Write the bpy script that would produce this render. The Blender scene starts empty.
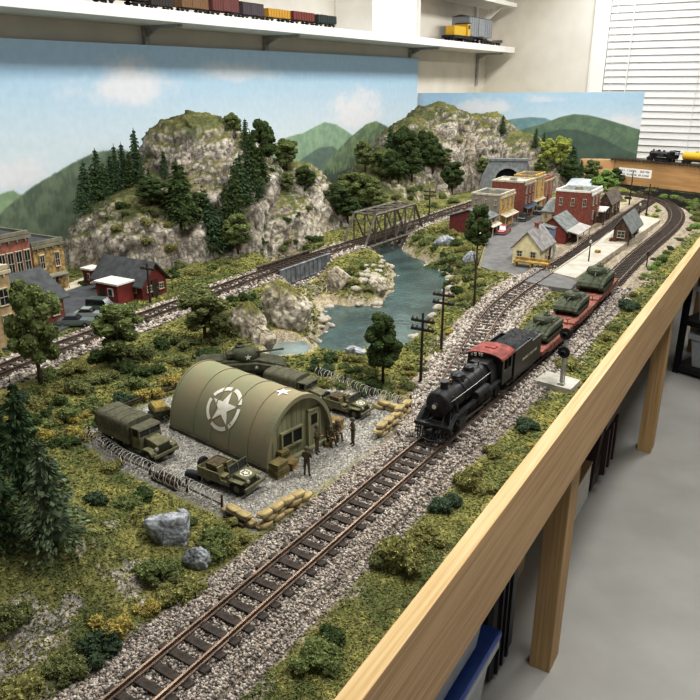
import bpy, bmesh, math, random
import numpy as np
from mathutils import Vector, Matrix
from mathutils.bvhtree import BVHTree
random.seed(7); RNG=np.random.default_rng(7)
PI=math.pi
COL=bpy.context.scene.collection
# ------------------------------------------------------------------ measuring (photo taken from 1.6 m, layout top at 0.9 m)
F=729.; PIT=math.atan(266/F); CH=1.6; ZT=.9
cp,sp=math.cos(PIT),math.sin(PIT)
def ray(px,py):
    u=px-350;v=py-350
    return np.array((u,F*cp-v*sp,-(F*sp+v*cp)))
def P(px,py,z=0.):
    d=ray(px,py);t=(CH-ZT-z)/-d[2]
    return np.array((d[0]*t,d[1]*t))
def P3(px,py,z=0.):
    x,y=P(px,py,z); return (x,y,ZT+z)
def mpp(x,y,z=0.):                       # metres per photo pixel at a world point
    return (y*cp-(z+ZT-CH)*sp)/F
WA,WB_,WC=P(0,258),P(480,160),P(700,172)
WL=(WB_-WA)/np.linalg.norm(WB_-WA); WN=np.array((WL[1],-WL[0]))       # left wall direction, inward normal
WR=np.array((WN[0],WN[1])); WRN=-WL                                      # rear wall direction, inward normal
def W2(s,r): return WA+s*WL+r*WN
def hit(px,py,o,d):                      # ray of a photo point on the upright plane through o along d -> (distance along, height)
    R=ray(px,py); n=np.array((d[1],-d[0])); t=(o@n)/(R[:2]@n)
    q=R[:2]*t-o; return float(q@d), float(CH+R[2]*t)
def hgt(x,y,py):                         # height above the layout of a point above (x,y) seen at photo row py
    k=(py-350)/F; Y=y; # yc=-(Y sp+Z cp)=k*(Y cp - Z sp)
    Z=-(Y*sp+k*Y*cp)/(cp-k*sp)
    return Z+CH-ZT
# ------------------------------------------------------------------ noise
_perm=np.random.default_rng(3).permutation(256); _perm=np.concatenate([_perm,_perm,_perm])
_g=np.random.default_rng(4).normal(size=(256,3)); _g/=np.linalg.norm(_g,axis=1)[:,None]
def pn(p):
    p=np.asarray(p,float); i=np.floor(p).astype(int); f=p-i; u=f*f*f*(f*(f*6-15)+10); i&=255
    r=0
    for a in (0,1):
        for b in (0,1):
            for c in (0,1):
                h=_perm[_perm[_perm[(i[...,0]+a)&255]+((i[...,1]+b)&255)]+((i[...,2]+c)&255)]
                g=_g[h]; d=f-np.array((a,b,c))
                w=(u[...,0] if a else 1-u[...,0])*(u[...,1] if b else 1-u[...,1])*(u[...,2] if c else 1-u[...,2])
                r=r+w*(g*d).sum(-1)
    return r*1.6
def fbm(p,o=4,lac=2.1,g=.5):
    a=1;r=0;s=0;p=np.asarray(p,float)
    for k in range(o): r=r+a*pn(p+k*17.3);s+=a;a*=g;p=p*lac
    return r/s
def rid(p,o=4,lac=2.1,g=.5):
    a=1;r=0;s=0;p=np.asarray(p,float)
    for k in range(o): r=r+a*(1-2*np.abs(pn(p+k*11.1)));s+=a;a*=g;p=p*lac
    return r/s
def ss(a,b,x): t=np.clip((x-a)/(b-a),0,1); return t*t*(3-2*t)
def lerp(a,b,t): return a+(b-a)*t
def sdf(poly,x,y):                       # signed distance, negative inside
    poly=np.asarray(poly,float); d=np.full(x.shape,1e9); ins=np.zeros(x.shape,bool); n=len(poly)
    for k in range(n):
        a=poly[k];b=poly[(k+1)%n];e=b-a
        t=np.clip(((x-a[0])*e[0]+(y-a[1])*e[1])/(e@e+1e-12),0,1)
        d=np.minimum(d,np.hypot(x-a[0]-t*e[0],y-a[1]-t*e[1]))
        c=((a[1]>y)!=(b[1]>y)); 
        if abs(e[1])>1e-12: ins^=c&(x<a[0]+(y-a[1])/e[1]*e[0])
    return np.where(ins,-d,d)
def pdist(path,x,y):                     # distance to a polyline and the distance along it
    d=np.full(x.shape,1e9); s=np.zeros(x.shape); acc=0
    for a,b in zip(path[:-1],path[1:]):
        e=b-a;L=np.linalg.norm(e); t=np.clip(((x-a[0])*e[0]+(y-a[1])*e[1])/(L*L),0,1)
        q=np.hypot(x-a[0]-t*e[0],y-a[1]-t*e[1]); m=q<d
        d=np.where(m,q,d); s=np.where(m,acc+t*L,s); acc+=L
    return d,s
def spline(pts,step=.02):
    p=[np.array(q,float) for q in pts]; p=[2*p[0]-p[1]]+p+[2*p[-1]-p[-2]]; out=[]
    for i in range(1,len(p)-2):
        for t in np.linspace(0,1,24,endpoint=False):
            a,b,c,d=p[i-1:i+3]; out.append(.5*((2*b)+(c-a)*t+(2*a-5*b+4*c-d)*t*t+(3*b-a-3*c+d)*t**3))
    out.append(p[-2]); out=np.array(out)
    return resample(out,step)
def resample(out,step):
    L=np.concatenate([[0],np.cumsum(np.linalg.norm(np.diff(out,axis=0),axis=1))])
    n=max(2,int(L[-1]/step)+1); s=np.linspace(0,L[-1],n)
    return np.stack([np.interp(s,L,out[:,k]) for k in range(out.shape[1])],1)
def smooth(p,k):
    p=p.copy()
    for _ in range(k): p[1:-1]=(p[:-2]+2*p[1:-1]+p[2:])/4
    return p
# ------------------------------------------------------------------ materials
def lin(c):
    if isinstance(c,str): c=[int(c[k:k+2],16)/255 for k in (0,2,4)]
    g=.3*c[0]+.59*c[1]+.11*c[2]; c=[v+(g-v)*.09 for v in c]
    return tuple((v/12.92 if v<=.04045 else ((v+.055)/1.055)**2.4) for v in c)
MATS={}
def mat(name,c,rough=.8,metal=0,var=.12,scale=40,bump=0,vc=False,spec=.3,bscale=None,c2=None,stretch=None,coat=0,trans=0,emit=0,cracks=0):
    if name in MATS: return MATS[name]
    m=bpy.data.materials.new(name); m.use_nodes=True; N=m.node_tree.nodes; K=m.node_tree.links
    b=N['Principled BSDF']; b.inputs['Roughness'].default_value=rough; b.inputs['Metallic'].default_value=metal
    b.inputs['Specular IOR Level'].default_value=spec
    if coat: b.inputs['Coat Weight'].default_value=coat
    if trans: b.inputs['Transmission Weight'].default_value=trans
    tc=N.new('ShaderNodeTexCoord'); co=tc.outputs['Object']
    if stretch:
        mp=N.new('ShaderNodeMapping'); mp.inputs['Scale'].default_value=stretch; K.new(co,mp.inputs['Vector']); co=mp.outputs['Vector']
    nz=N.new('ShaderNodeTexNoise'); nz.inputs['Scale'].default_value=scale; nz.inputs['Detail'].default_value=5; K.new(co,nz.inputs['Vector'])
    mx=N.new('ShaderNodeMix'); mx.data_type='RGBA'; mx.blend_type='MIX'
    if vc:
        at=N.new('ShaderNodeAttribute'); at.attribute_name='Col'
        mx.blend_type='MULTIPLY'; mx.inputs['Factor'].default_value=1
        cr=N.new('ShaderNodeMapRange'); cr.inputs['From Min'].default_value=.3;cr.inputs['From Max'].default_value=.7
        cr.inputs['To Min'].default_value=1-var*2; cr.inputs['To Max'].default_value=1+var*2; K.new(nz.outputs['Fac'],cr.inputs['Value'])
        if c is not None:
            mm=N.new('ShaderNodeMix'); mm.data_type='RGBA'; mm.blend_type='MULTIPLY'; mm.inputs['Factor'].default_value=1
            mm.inputs['A'].default_value=(*lin(c),1); K.new(at.outputs['Color'],mm.inputs['B']); src=mm.outputs['Result']
        else: src=at.outputs['Color']
        K.new(src,mx.inputs['A']); K.new(cr.outputs['Result'],mx.inputs['B'])
    else:
        l=lin(c); l2=lin(c2) if c2 else tuple(v*(1-var*2.2) for v in l); l1=l if c2 else tuple(min(1,v*(1+var)) for v in l)
        cr=N.new('ShaderNodeMapRange'); cr.inputs['From Min'].default_value=.35;cr.inputs['From Max'].default_value=.65; K.new(nz.outputs['Fac'],cr.inputs['Value'])
        K.new(cr.outputs['Result'],mx.inputs['Factor']); mx.inputs['A'].default_value=(*l2,1); mx.inputs['B'].default_value=(*l1,1)
    if cracks:                                 # dark fracture lines where the alpha of the paint says bare rock
        mp=N.new('ShaderNodeMapping'); mp.inputs['Scale'].default_value=(1,1,1.7); mp.inputs['Rotation'].default_value=(.5,.35,.3); K.new(tc.outputs['Object'],mp.inputs['Vector'])
        ds=N.new('ShaderNodeTexNoise'); ds.inputs['Scale'].default_value=14; ds.inputs['Detail'].default_value=4; K.new(tc.outputs['Object'],ds.inputs['Vector'])
        ad=N.new('ShaderNodeVectorMath'); ad.operation='MULTIPLY_ADD'; K.new(ds.outputs['Color'],ad.inputs[0]); ad.inputs[1].default_value=(.13,.13,.13); K.new(mp.outputs['Vector'],ad.inputs[2])
        tot=None
        for sc_,w_,d_ in ((15,.035,.45),(38,.06,.78)):
            vo=N.new('ShaderNodeTexVoronoi'); vo.feature='DISTANCE_TO_EDGE'; vo.inputs['Scale'].default_value=sc_; K.new(ad.outputs['Vector'],vo.inputs['Vector'])
            mr=N.new('ShaderNodeMapRange'); mr.inputs['From Min'].default_value=0; mr.inputs['From Max'].default_value=w_*2.2; mr.inputs['To Min'].default_value=d_; mr.inputs['To Max'].default_value=1; K.new(vo.outputs['Distance'],mr.inputs['Value'])
            if tot is None: tot=mr.outputs['Result']
            else:
                mu=N.new('ShaderNodeMath'); mu.operation='MULTIPLY'; K.new(tot,mu.inputs[0]); K.new(mr.outputs['Result'],mu.inputs[1]); tot=mu.outputs['Value']
        m3=N.new('ShaderNodeMix'); m3.data_type='RGBA'; m3.blend_type='MULTIPLY'; K.new(at.outputs['Alpha'],m3.inputs['Factor']); K.new(mx.outputs['Result'],m3.inputs['A']); K.new(tot,m3.inputs['B']); mx=m3
    K.new(mx.outputs['Result'],b.inputs['Base Color'])
    if emit:
        K.new(mx.outputs['Result'],b.inputs['Emission Color']); b.inputs['Emission Strength'].default_value=emit
    if bump:
        n2=N.new('ShaderNodeTexNoise'); n2.inputs['Scale'].default_value=bscale or scale*2; n2.inputs['Detail'].default_value=6; K.new(co,n2.inputs['Vector'])
        bp=N.new('ShaderNodeBump'); bp.inputs['Strength'].default_value=min(1,bump); bp.inputs['Distance'].default_value=.002 if bump<=1 else .002*bump
        K.new(n2.outputs['Fac'],bp.inputs['Height']); K.new(bp.outputs['Normal'],b.inputs['Normal'])
    MATS[name]=m; return m
# ------------------------------------------------------------------ mesh builder
class MB:
    def __init__(s): s.v=[];s.f=[];s.mi=[];s.n=0;s.c=[]
    def add(s,v,f,mi=0,c=None):
        v=np.asarray(v,float); s.v.append(v); s.f+= [tuple(int(i)+s.n for i in q) for q in f]; s.mi+=[mi]*len(f); s.n+=len(v)
        s.c.append(np.ones((len(v),3)) if c is None else np.broadcast_to(np.asarray(c,float),(len(v),3))); return s
    def box(s,x0,x1,y0,y1,z0,z1,mi=0,taper=0,rot=None,c=None):
        tx=(x1-x0)*taper/2;ty=(y1-y0)*taper/2
        v=np.array([(x0,y0,z0),(x1,y0,z0),(x1,y1,z0),(x0,y1,z0),(x0+tx,y0+ty,z1),(x1-tx,y0+ty,z1),(x1-tx,y1-ty,z1),(x0+tx,y1-ty,z1)])
        if rot is not None: v=v@np.array(rot).T
        return s.add(v,[(0,3,2,1),(4,5,6,7),(0,1,5,4),(1,2,6,5),(2,3,7,6),(3,0,4,7)],mi,c)
    def cbox(s,c,d,mi=0,rz=0,ry=0,col=None):    # centred box, bevelled feel by none
        h=np.array(d)/2; v=np.array([(i*h[0],j*h[1],k*h[2]) for k in (-1,1) for i,j in ((-1,-1),(1,-1),(1,1),(-1,1))])
        if ry: v=v@np.array(Matrix.Rotation(ry,3,'Y')).T
        if rz: v=v@np.array(Matrix.Rotation(rz,3,'Z')).T
        return s.add(v+np.array(c),[(0,3,2,1),(4,5,6,7),(0,1,5,4),(1,2,6,5),(2,3,7,6),(3,0,4,7)],mi,col)
    def tube(s,pts,r,n=8,mi=0,cap=True,c=None):
        pts=[np.array(p,float) for p in pts]; rs=r if hasattr(r,'__len__') else [r]*len(pts); V=[]
        up=None
        for i,p in enumerate(pts):
            t=pts[min(i+1,len(pts)-1)]-pts[max(i-1,0)]; t/=np.linalg.norm(t)+1e-12
            if up is None:
                up=np.array((0,0,1.)) if abs(t[2])<.9 else np.array((1.,0,0))
            a=up-t*(up@t); a/=np.linalg.norm(a)+1e-12; b=np.cross(t,a); up=a
            for k in range(n): V.append(p+rs[i]*(a*math.cos(2*PI*k/n)+b*math.sin(2*PI*k/n)))
        f=[(i*n+k,i*n+(k+1)%n,(i+1)*n+(k+1)%n,(i+1)*n+k) for i in range(len(pts)-1) for k in range(n)]
        if cap: f+= [tuple(range(n-1,-1,-1)),tuple((len(pts)-1)*n+k for k in range(n))]
        return s.add(V,f,mi,c)
    def lathe(s,prof,o=(0,0,0),ax='z',n=20,mi=0):  # prof: (radius, height)
        V=[]
        for r,h in prof:
            for k in range(n):
                a=2*PI*k/n; x,y=r*math.cos(a),r*math.sin(a)
                V.append({'z':(x,y,h),'x':(h,x,y),'y':(y,h,x)}[ax])
        f=[(i*n+k,i*n+(k+1)%n,(i+1)*n+(k+1)%n,(i+1)*n+k) for i in range(len(prof)-1) for k in range(n)]
        f+=[tuple(range(n-1,-1,-1)),tuple((len(prof)-1)*n+k for k in range(n))]
        return s.add(np.array(V)+np.array(o),f,mi)
    def prism(s,poly,z0,z1,mi=0,ax='z',c=None):     # poly of 2-D points extruded along ax
        n=len(poly); V=[]
        for z in (z0,z1):
            for a,b in poly: V.append({'z':(a,b,z),'y':(a,z,b),'x':(z,a,b)}[ax])
        f=[tuple(range(n-1,-1,-1)),tuple(range(n,2*n))]+[(k,(k+1)%n,n+(k+1)%n,n+k) for k in range(n)]
        return s.add(V,f,mi,c)
    def grid(s,V,nu,nv,mi=0,closed=False,c=None):
        f=[(i*nv+j,i*nv+(j+1)%nv,(i+1)*nv+(j+1)%nv,(i+1)*nv+j) for i in range(nu-1) for j in range(nv if closed else nv-1)]
        return s.add(V,f,mi,c)
    def mesh(s,name,mats,sm=False,recalc=True,vc=False):
        me=bpy.data.meshes.new(name); v=np.concatenate(s.v) if s.v else np.zeros((0,3)); me.from_pydata(v.tolist(),[],s.f)
        for m in (mats if isinstance(mats,(list,tuple)) else [mats]): me.materials.append(m)
        if any(s.mi): me.polygons.foreach_set('material_index',s.mi)
        if vc:
            ca=me.color_attributes.new('Col','FLOAT_COLOR','POINT'); c=np.concatenate(s.c); ca.data.foreach_set('color',np.concatenate([c,np.ones((len(c),1))],1).ravel())
        if recalc:
            bm=bmesh.new(); bm.from_mesh(me); bmesh.ops.recalc_face_normals(bm,faces=bm.faces); bm.to_mesh(me); bm.free()
        if sm: me.polygons.foreach_set('use_smooth',[True]*len(me.polygons))
        me.update(); return me
    def build(s,name,mats,parent=None,sm=False,bev=0,loc=None,rz=0,vc=False,recalc=True,auto=False,label=None):
        o=bpy.data.objects.new(name,s.mesh(name,mats,sm or auto,recalc,vc)); COL.objects.link(o)
        if parent is not None: o.parent=parent
        if loc is not None: o.location=loc
        if rz: o.rotation_euler[2]=rz
        if bev:
            md=o.modifiers.new('b','BEVEL'); md.width=bev; md.segments=2; md.limit_method='ANGLE'
        if auto:
            md=o.modifiers.new('e','EDGE_SPLIT'); md.split_angle=math.radians(38)
        if label: o['label']=label
        return o
USED={}
def tag(o,label=None,cat=None,group=None,kind=None):
    if label:
        o['label']=label
    if cat: o['category']=cat
    if group: o['group']=group
    if kind: o['kind']=kind
    return o
def thing(name,label,cat,loc=(0,0,0),rz=0,sc=1,group=None):
    o=bpy.data.objects.new(name,None); COL.objects.link(o); o.location=loc; o.rotation_euler=(0,0,rz); o.scale=(sc,sc,sc); o.empty_display_size=.01
    return tag(o,label,cat,group)
def struct(o): o['kind']='structure'; return o
def copy_tree(o,parent=None):
    c=o.copy(); COL.objects.link(c)
    if parent is not None: c.parent=parent
    for ch in o.children: copy_tree(ch,c)
    return c
def place(o,loc,rz=0,sc=None,label=None,group=None):
    o.location=loc; o.rotation_euler=(0,0,rz)
    if sc is not None: o.scale=(sc,sc,sc)
    if label: o['label']=label
    if group: o['group']=group
    return o
def ang(p,q): return math.atan2(q[1]-p[1],q[0]-p[0])
S=.0363                                   # model metres per full-size metre
# ================================================================== track routes (rail top at RZ)
RZ=.022; GA=.052
m0,m1=P(127,700,RZ),P(431,441,RZ); md=(m1-m0)/np.linalg.norm(m1-m0)
far=[P(*q,RZ) for q in ((626,265),(648,245),(668,229),(678,217),(675,207),(664,199),(645,194),(620,192))]
main=spline([m0-md*.35,m0,m0+md*.4,m1,P(560,331,RZ)]+far,.02)
k=[i for i in range(len(main)) if main[i][1]>2.2]; main[k[0]:]=smooth(main[k[0]:],150)
main=resample(main,.02)
sid=[P(*q,RZ) for q in ((469,350),(482,328),(497,306),(519,288),(535,278),(557,264),(579,250),(600,234),(636,208),(650,199))]
siding=smooth(spline([P(430,421,RZ),P(449,385,RZ)]+sid,.02),60)
bk=[P(*q,RZ) for q in ((-70,398),(0,364),(69,338),(108,327),(144,317),(180,302),(230,283),(280,266),(324,251),(361,239),(419,221),(440,213),(470,203),(497,195))]
back=smooth(spline(bk,.02),400)
# ================================================================== terrain
WZ=-.062
def PZ(l,z=0.): return [P(a,b,z) for a,b in l]
water_poly=PZ([(378,246),(392,247),(406,258),(425,266),(444,276),(441,292),(431,305),(418,324),(405,338),(385,352),(345,356),(328,350),(327,341),(341,327),(336,314),(322,308),(326,304),(345,309),(386,308),(402,290),(403,274),(394,262),(378,250)],WZ)
arm_poly=PZ([(322,306),(306,300),(292,290),(278,272),(266,258),(298,258),(314,270),(322,288),(334,300)],WZ)
pool_poly=PZ([(272,350),(282,344),(300,344),(308,352),(296,362),(276,364)],-.03)
fg_poly=PZ([(62,447),(100,465),(140,492),(178,512),(196,540),(178,580),(128,632),(78,676),(30,712),(-60,760),(-330,760),(-420,480),(-120,415),(0,425)])
camp_poly=PZ([(78,436),(150,403),(235,378),(330,388),(392,398),(417,410),(380,445),(255,532),(205,507),(118,468)])
town_poly=PZ([(482,268),(488,240),(470,240),(495,228),(515,215),(540,200),(600,190),(640,196),(612,222),(560,262),(545,283)])
fa,fb=P(-15+338,715+4),P(700,236); fd=(fb-fa)/np.linalg.norm(fb-fa); fnrm=np.array((fd[1],-fd[0]))
FI=P(338,700)                              # a point on the inner edge of the front board
fd=(P(667,280)-FI); fd/=np.linalg.norm(fd); fnrm=np.array((fd[1],-fd[0]))
bd0,bd1=P(618,184),P(700,194); 
Dm=None
def height(x,y):
    p=np.stack([x,y,np.zeros_like(x)],-1)
    h=.004*fbm(p*9,4)+.0022*fbm(p*45,3)
    camp=ss(.02,-.02,sdf(camp_poly,x,y)); town=ss(.03,-.03,sdf(town_poly,x,y))
    h=lerp(h,.0012*fbm(p*60,2),np.maximum(camp,town))
    # low rise by the poles right of the river, bushes bank
    w=sdf(water_poly,x,y)+.022*fbm(p*11,3)
    h=h+.02*ss(.1,.3,w)*ss(.55,.25,w)*(1-np.maximum(camp,town))*ss(1.5,1.9,y)*.6
    bank=ss(-.012,.14,w)**.8; rough=.016*rid(p*22,3)*ss(-.01,.03,w)*ss(.13,.05,w)
    h=lerp(-.1,h,bank)+rough*.8
    w2=sdf(pool_poly,x,y)+.008*fbm(p*30,2); h=lerp(-.05,h,ss(-.01,.035,w2))
    wa=sdf(arm_poly,x,y)+.014*fbm(p*16,3); h=lerp(-.052+.012*rid(p*25,3),h,ss(-.01,.09,wa))
    f=sdf(fg_poly,x,y)+.03*fbm(p*7,3)
    fh=.07*ss(.0,-.24,f)+.03*ss(-.1,-.4,f)
    fh=fh+(.010*rid(p*9,3)+.003*rid(p*50,3))*ss(.005,-.05,f)
    h=h+np.maximum(fh,0)
    d,_=pdist(main[::4],x,y); e,_=pdist(siding[::4],x,y); b,bs=pdist(back[::4],x,y)
    dd=np.minimum(d,e)
    h=lerp(np.where(dd<.075,.009+.0012*fbm(p*120,2),h),h,ss(.062,.098,dd))
    span=np.zeros_like(x)
    for s0,s1 in SPANS: span=np.maximum(span,ss(s0-.04,s0+.02,bs)*ss(s1+.04,s1-.02,bs))
    rb=lerp(.008,h,ss(.06,.12,b)); h=lerp(rb,h,span)
    return h
def along(path,px,py):
    q=P(px,py,RZ); _,s=pdist(path,np.array([q[0]]),np.array([q[1]])); return float(s[0])
SPANS=[(along(back,279,267)-.05,along(back,325,250)-.05),(along(back,361,239)-.05,along(back,417,222)-.045)]
ROCKP=[(32,615,.045),(20,640,.03),(128,560,.03),(140,548,.02),(122,606,.022),(112,520,.014),(70,590,.015),(60,600,.012),(148,575,.016)]
def region_col(x,y,h,nz):
    p=np.stack([x,y,np.zeros_like(x)],-1)
    n1=fbm(p*6,4); n2=fbm(p*30+5,4); n3=fbm(p*110,2)
    L=lambda c: np.array(lin(c))
    g=lerp(L('767440'),L('555d32'),ss(-.25,.3,n1)[...,None]); g=lerp(g,L('928a50'),(ss(.05,.45,n2)*.75)[...,None]); g=lerp(g,L('4d4b31'),(ss(.1,.5,-n2)*.6)[...,None])
    dirt=L('8d7a5c')*(1+.35*n3[...,None])
    c=g; c=lerp(c,dirt,(ss(.22,.5,fbm(p*14+9,3))*.6)[...,None])
    w=np.minimum(np.minimum(sdf(water_poly,x,y),sdf(pool_poly,x,y)+.01),sdf(arm_poly,x,y)+.035)
    sand=lerp(L('a89a7e'),L('7d7566'),ss(-.2,.3,n2)[...,None])*(1+.5*n3[...,None])
    c=lerp(c,sand,(ss(.075,.03,w+.03*n2))[...,None]); c=lerp(c,L('4a5550'),ss(.0,-.03,w)[...,None])
    rk=L('a09684')*(1+.5*n2[...,None]+.4*n3[...,None]); steep=ss(.80,.64,nz+.10*n2); c=lerp(c,rk,steep[...,None])
    for a_,b_,r_ in ROCKP:
        q_=P(a_,b_,.05); dq=np.hypot(x-q_[0],y-q_[1])/r_+.9*n2+.4*n3; rc=lerp(L('8f8880'),L('b7afa4'),ss(-.1,.35,fbm(p*60,3))[...,None]); c=lerp(c,rc,ss(1.1,.75,dq)[...,None])
    camp=sdf(camp_poly,x,y); c=lerp(c,L('85827a')*(1+.8*n3[...,None]),ss(.012,-.006,camp+.012*n2)[...,None])
    town=sdf(town_poly,x,y); c=lerp(c,L('a89a82')*(1+.25*n3[...,None]),ss(.02,-.01,town+.01*n2)[...,None])
    d,_=pdist(main[::4],x,y); e,_=pdist(siding[::4],x,y); b,bs=pdist(back[::4],x,y)
    far=ss(1.9,2.3,y)
    tb=np.minimum(np.minimum(d,e),b); bal=L('8d8272')*(1+.75*n3[...,None])
    bal=lerp(bal,L('62584e')*(1+.5*n3[...,None]),ss(.04,.024,tb)[...,None])
    wd=lerp(.098,.13,ss(0,.3,n1))*1.0
    c=lerp(c,bal,ss(wd+.012,wd-.012,np.minimum(np.minimum(d,e),b+.02)+.02*n2)[...,None])
    return np.clip(c,0.004,1)
def grid_obj(name,X,Y,Z,C,m,keep=None):
    nu,nv=X.shape; idx=np.arange(nu*nv).reshape(nu,nv)
    q=np.stack([idx[:-1,:-1],idx[:-1,1:],idx[1:,1:],idx[1:,:-1]],-1).reshape(-1,4)
    if keep is not None:
        kf=(keep[:-1,:-1]|keep[:-1,1:]|keep[1:,1:]|keep[1:,:-1]).ravel(); q=q[kf]
    V=np.stack([X,Y,Z],-1).reshape(-1,3); used,inv=np.unique(q,return_inverse=True); q=inv.reshape(-1,4); V=V[used]; Cc=C.reshape(-1,C.shape[-1])[used]
    a,b,c=V[q[:,0]],V[q[:,1]],V[q[:,2]]
    if np.cross(b-a,c-a)[:,2].sum()<0: q=q[:,::-1]
    me=bpy.data.meshes.new(name); me.vertices.add(len(V)); me.vertices.foreach_set('co',V.ravel())
    me.loops.add(q.size); me.loops.foreach_set('vertex_index',q.ravel()); me.polygons.add(len(q)); me.polygons.foreach_set('loop_start',np.arange(len(q))*4); 
    me.update(calc_edges=True); me.validate()
    ca=me.color_attributes.new('Col','FLOAT_COLOR','POINT'); ca.data.foreach_set('color',np.concatenate([Cc,np.ones((len(Cc),4-Cc.shape[1]))],1).ravel())
    me.polygons.foreach_set('use_smooth',np.ones(len(me.polygons),bool)); me.materials.append(m)
    o=bpy.data.objects.new(name,me); COL.objects.link(o); return o,V,q
def norms(X,Y,Z):
    Pp=np.stack([X,Y,Z],-1); du=np.gradient(Pp,axis=0); dv=np.gradient(Pp,axis=1); n=np.cross(du,dv); n/=np.linalg.norm(n,axis=-1)[...,None]+1e-12
    return np.where(n[...,2:3]<0,-n,n)
M_ground=mat('scenery_ground',None,.95,vc=True,var=.28,scale=260,bump=1,bscale=420,spec=.1)
NA,NR=640,540
aa=np.radians(np.linspace(-56,44,NA)); rr=np.exp(np.linspace(math.log(.33),math.log(7.3),NR))
Ag,Rg=np.meshgrid(aa,rr); GX,GY=Rg*np.sin(Ag),Rg*np.cos(Ag)
GH=height(GX,GY); nn=norms(GX,GY,GH)
GC=region_col(GX,GY,GH,nn[...,2])
fdist=(GX-FI[0])*fnrm[0]+(GY-FI[1])*fnrm[1]
wl=(GX-WA[0])*WN[0]+(GY-WA[1])*WN[1]
bdd=(bd1-bd0)/np.linalg.norm(bd1-bd0); bn=np.array((-bdd[1],bdd[0])); bdist=(GX-bd0[0])*bn[0]+(GY-bd0[1])*bn[1]
wr=(WB_-np.array((0,0)))[None,None,:]; wbd=(GX-WB_[0])*WRN[0]+(GY-WB_[1])*WRN[1]
keep=(fdist<.012)&(wl>.012)&(wbd>.02)&(bdist>-.0)|((fdist<.012)&(wl>.012)&(bdist<=0)&(GX<P(612,184)[0])&(wbd>.02))
terr,TV,TQ=grid_obj('terrain',GX,GY,GH+ZT,GC,M_ground,keep); struct(terr)
# ------------------------------------------------------------------ mountains
M_rock=mat('mountain_rock',None,.95,vc=True,var=.2,scale=70,bump=.8,bscale=120,spec=.15,cracks=1)
def mountain(name,s0,s1,r0,r1,bumps,label,step=.0065,seed=0,grassy=0.,cap0=0,cap1=0):
    ns,nr=int((s1-s0)/step)+1,int((r1-r0)/step)+1
    Sg,Rr=np.meshgrid(np.linspace(s0,s1,ns),np.linspace(r0,r1,nr),indexing='ij')
    X=WA[0]+Sg*WL[0]+Rr*WN[0]; Y=WA[1]+Sg*WL[1]+Rr*WN[1]
    p=np.stack([X,Y,np.full_like(X,seed)],-1)
    wob=fbm(p*3.2,4); wob2=rid(p*7,3)
    acc=np.zeros(X.shape); kk=26.
    for cs,cr,h,a,b,pw,rot in bumps:          # centre, height, half sizes along and across the wall, fullness, turn
        u=Sg-cs;v=Rr-cr; c_,s_=math.cos(rot),math.sin(rot); u,v=u*c_+v*s_,-u*s_+v*c_
        d=np.sqrt((u/a)**2+(v/b)**2)*(1+.34*wob+.12*wob2)
        hb=h*(1-np.clip(d,0,1.3)**pw); hb=np.where(d>1,np.minimum(hb,0)*.5,hb)
        acc=acc+np.exp(kk*np.maximum(hb,-.08))
    Hb=np.log(acc)/kk-math.log(len(bumps))/kk*np.exp(-np.maximum(np.log(acc)/kk,0)*6)
    Hb=np.where(Hb<.0,Hb*2.5,Hb)
    H=Hb; am=ss(0,.12,H)
    H=H+am*(.022*fbm(p*11,4)+.016*(rid(p*9,3)-.3))
    H=H+.005*fbm(p*40,3)*am
    f_w=fbm(p*6,3); n=norms(X,Y,H); st=ss(.93,.55,n[...,2])
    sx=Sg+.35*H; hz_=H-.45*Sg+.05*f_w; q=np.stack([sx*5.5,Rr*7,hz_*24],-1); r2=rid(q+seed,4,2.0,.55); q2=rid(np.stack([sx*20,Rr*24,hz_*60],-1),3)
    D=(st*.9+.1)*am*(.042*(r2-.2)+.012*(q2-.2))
    X2,Y2,Z2=X+n[...,0]*D,Y+n[...,1]*D,H+n[...,2]*D
    n2=norms(X2,Y2,Z2); nzs=.55*n[...,2]+.45*n2[...,2]
    L=lambda c: np.array(lin(c)); pv=np.stack([X2,Y2,Z2],-1)
    f1=fbm(pv*9,4);f2=fbm(pv*34,4);f3=fbm(pv*np.array((50,50,95)),3)
    rock=lerp(L('8f8577'),L('6e675d'),ss(-.2,.3,f1)[...,None]); rock=lerp(rock,L('bdb4a4'),(ss(.05,.45,f2)*.75)[...,None]); rock=lerp(rock,L('463f36'),(ss(.08,.45,f3)*.85)[...,None]); rock=lerp(rock,L('3a342c'),(st*ss(.22,-.2,r2))[...,None]); rock=lerp(rock,L('cbc3b5'),(st*ss(.4,.7,r2)*.6)[...,None]); rock=lerp(rock,L('8c7a5e'),(ss(.1,.4,fbm(pv*5+3,3))*.5)[...,None])  # shade painted into the hollows of the relief, ridges painted lighter
    gr=lerp(L('67663a'),L('4c5332'),ss(-.25,.3,f1)[...,None]); gr=lerp(gr,L('857c4a'),(ss(.1,.5,f2)*.7)[...,None])
    gm=np.maximum(ss(.53-grassy,.63-grassy,nzs+.16*f1+.10*f2),ss(cap0,cap1,Z2+.10*f1+.06*f2)) if cap0 else ss(.55-grassy,.65-grassy,nzs+.16*f1+.10*f2)
    C=lerp(rock,gr,gm[...,None])
    gx=.004*gm*am; Z2=Z2+gx*(.5+fbm(pv*160,2))
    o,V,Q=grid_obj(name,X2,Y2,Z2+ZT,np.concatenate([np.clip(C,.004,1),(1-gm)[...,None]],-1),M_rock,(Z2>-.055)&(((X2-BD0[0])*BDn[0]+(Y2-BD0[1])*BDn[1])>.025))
    tag(o,label,'mountain',kind='thing'); return o,V,Q
BD0,BD1=W2(3.74,.045),P(640,181); BDd=(BD1-BD0)/np.linalg.norm(BD1-BD0); BDn=np.array((BDd[1],-BDd[0]))
MT=[]
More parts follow.
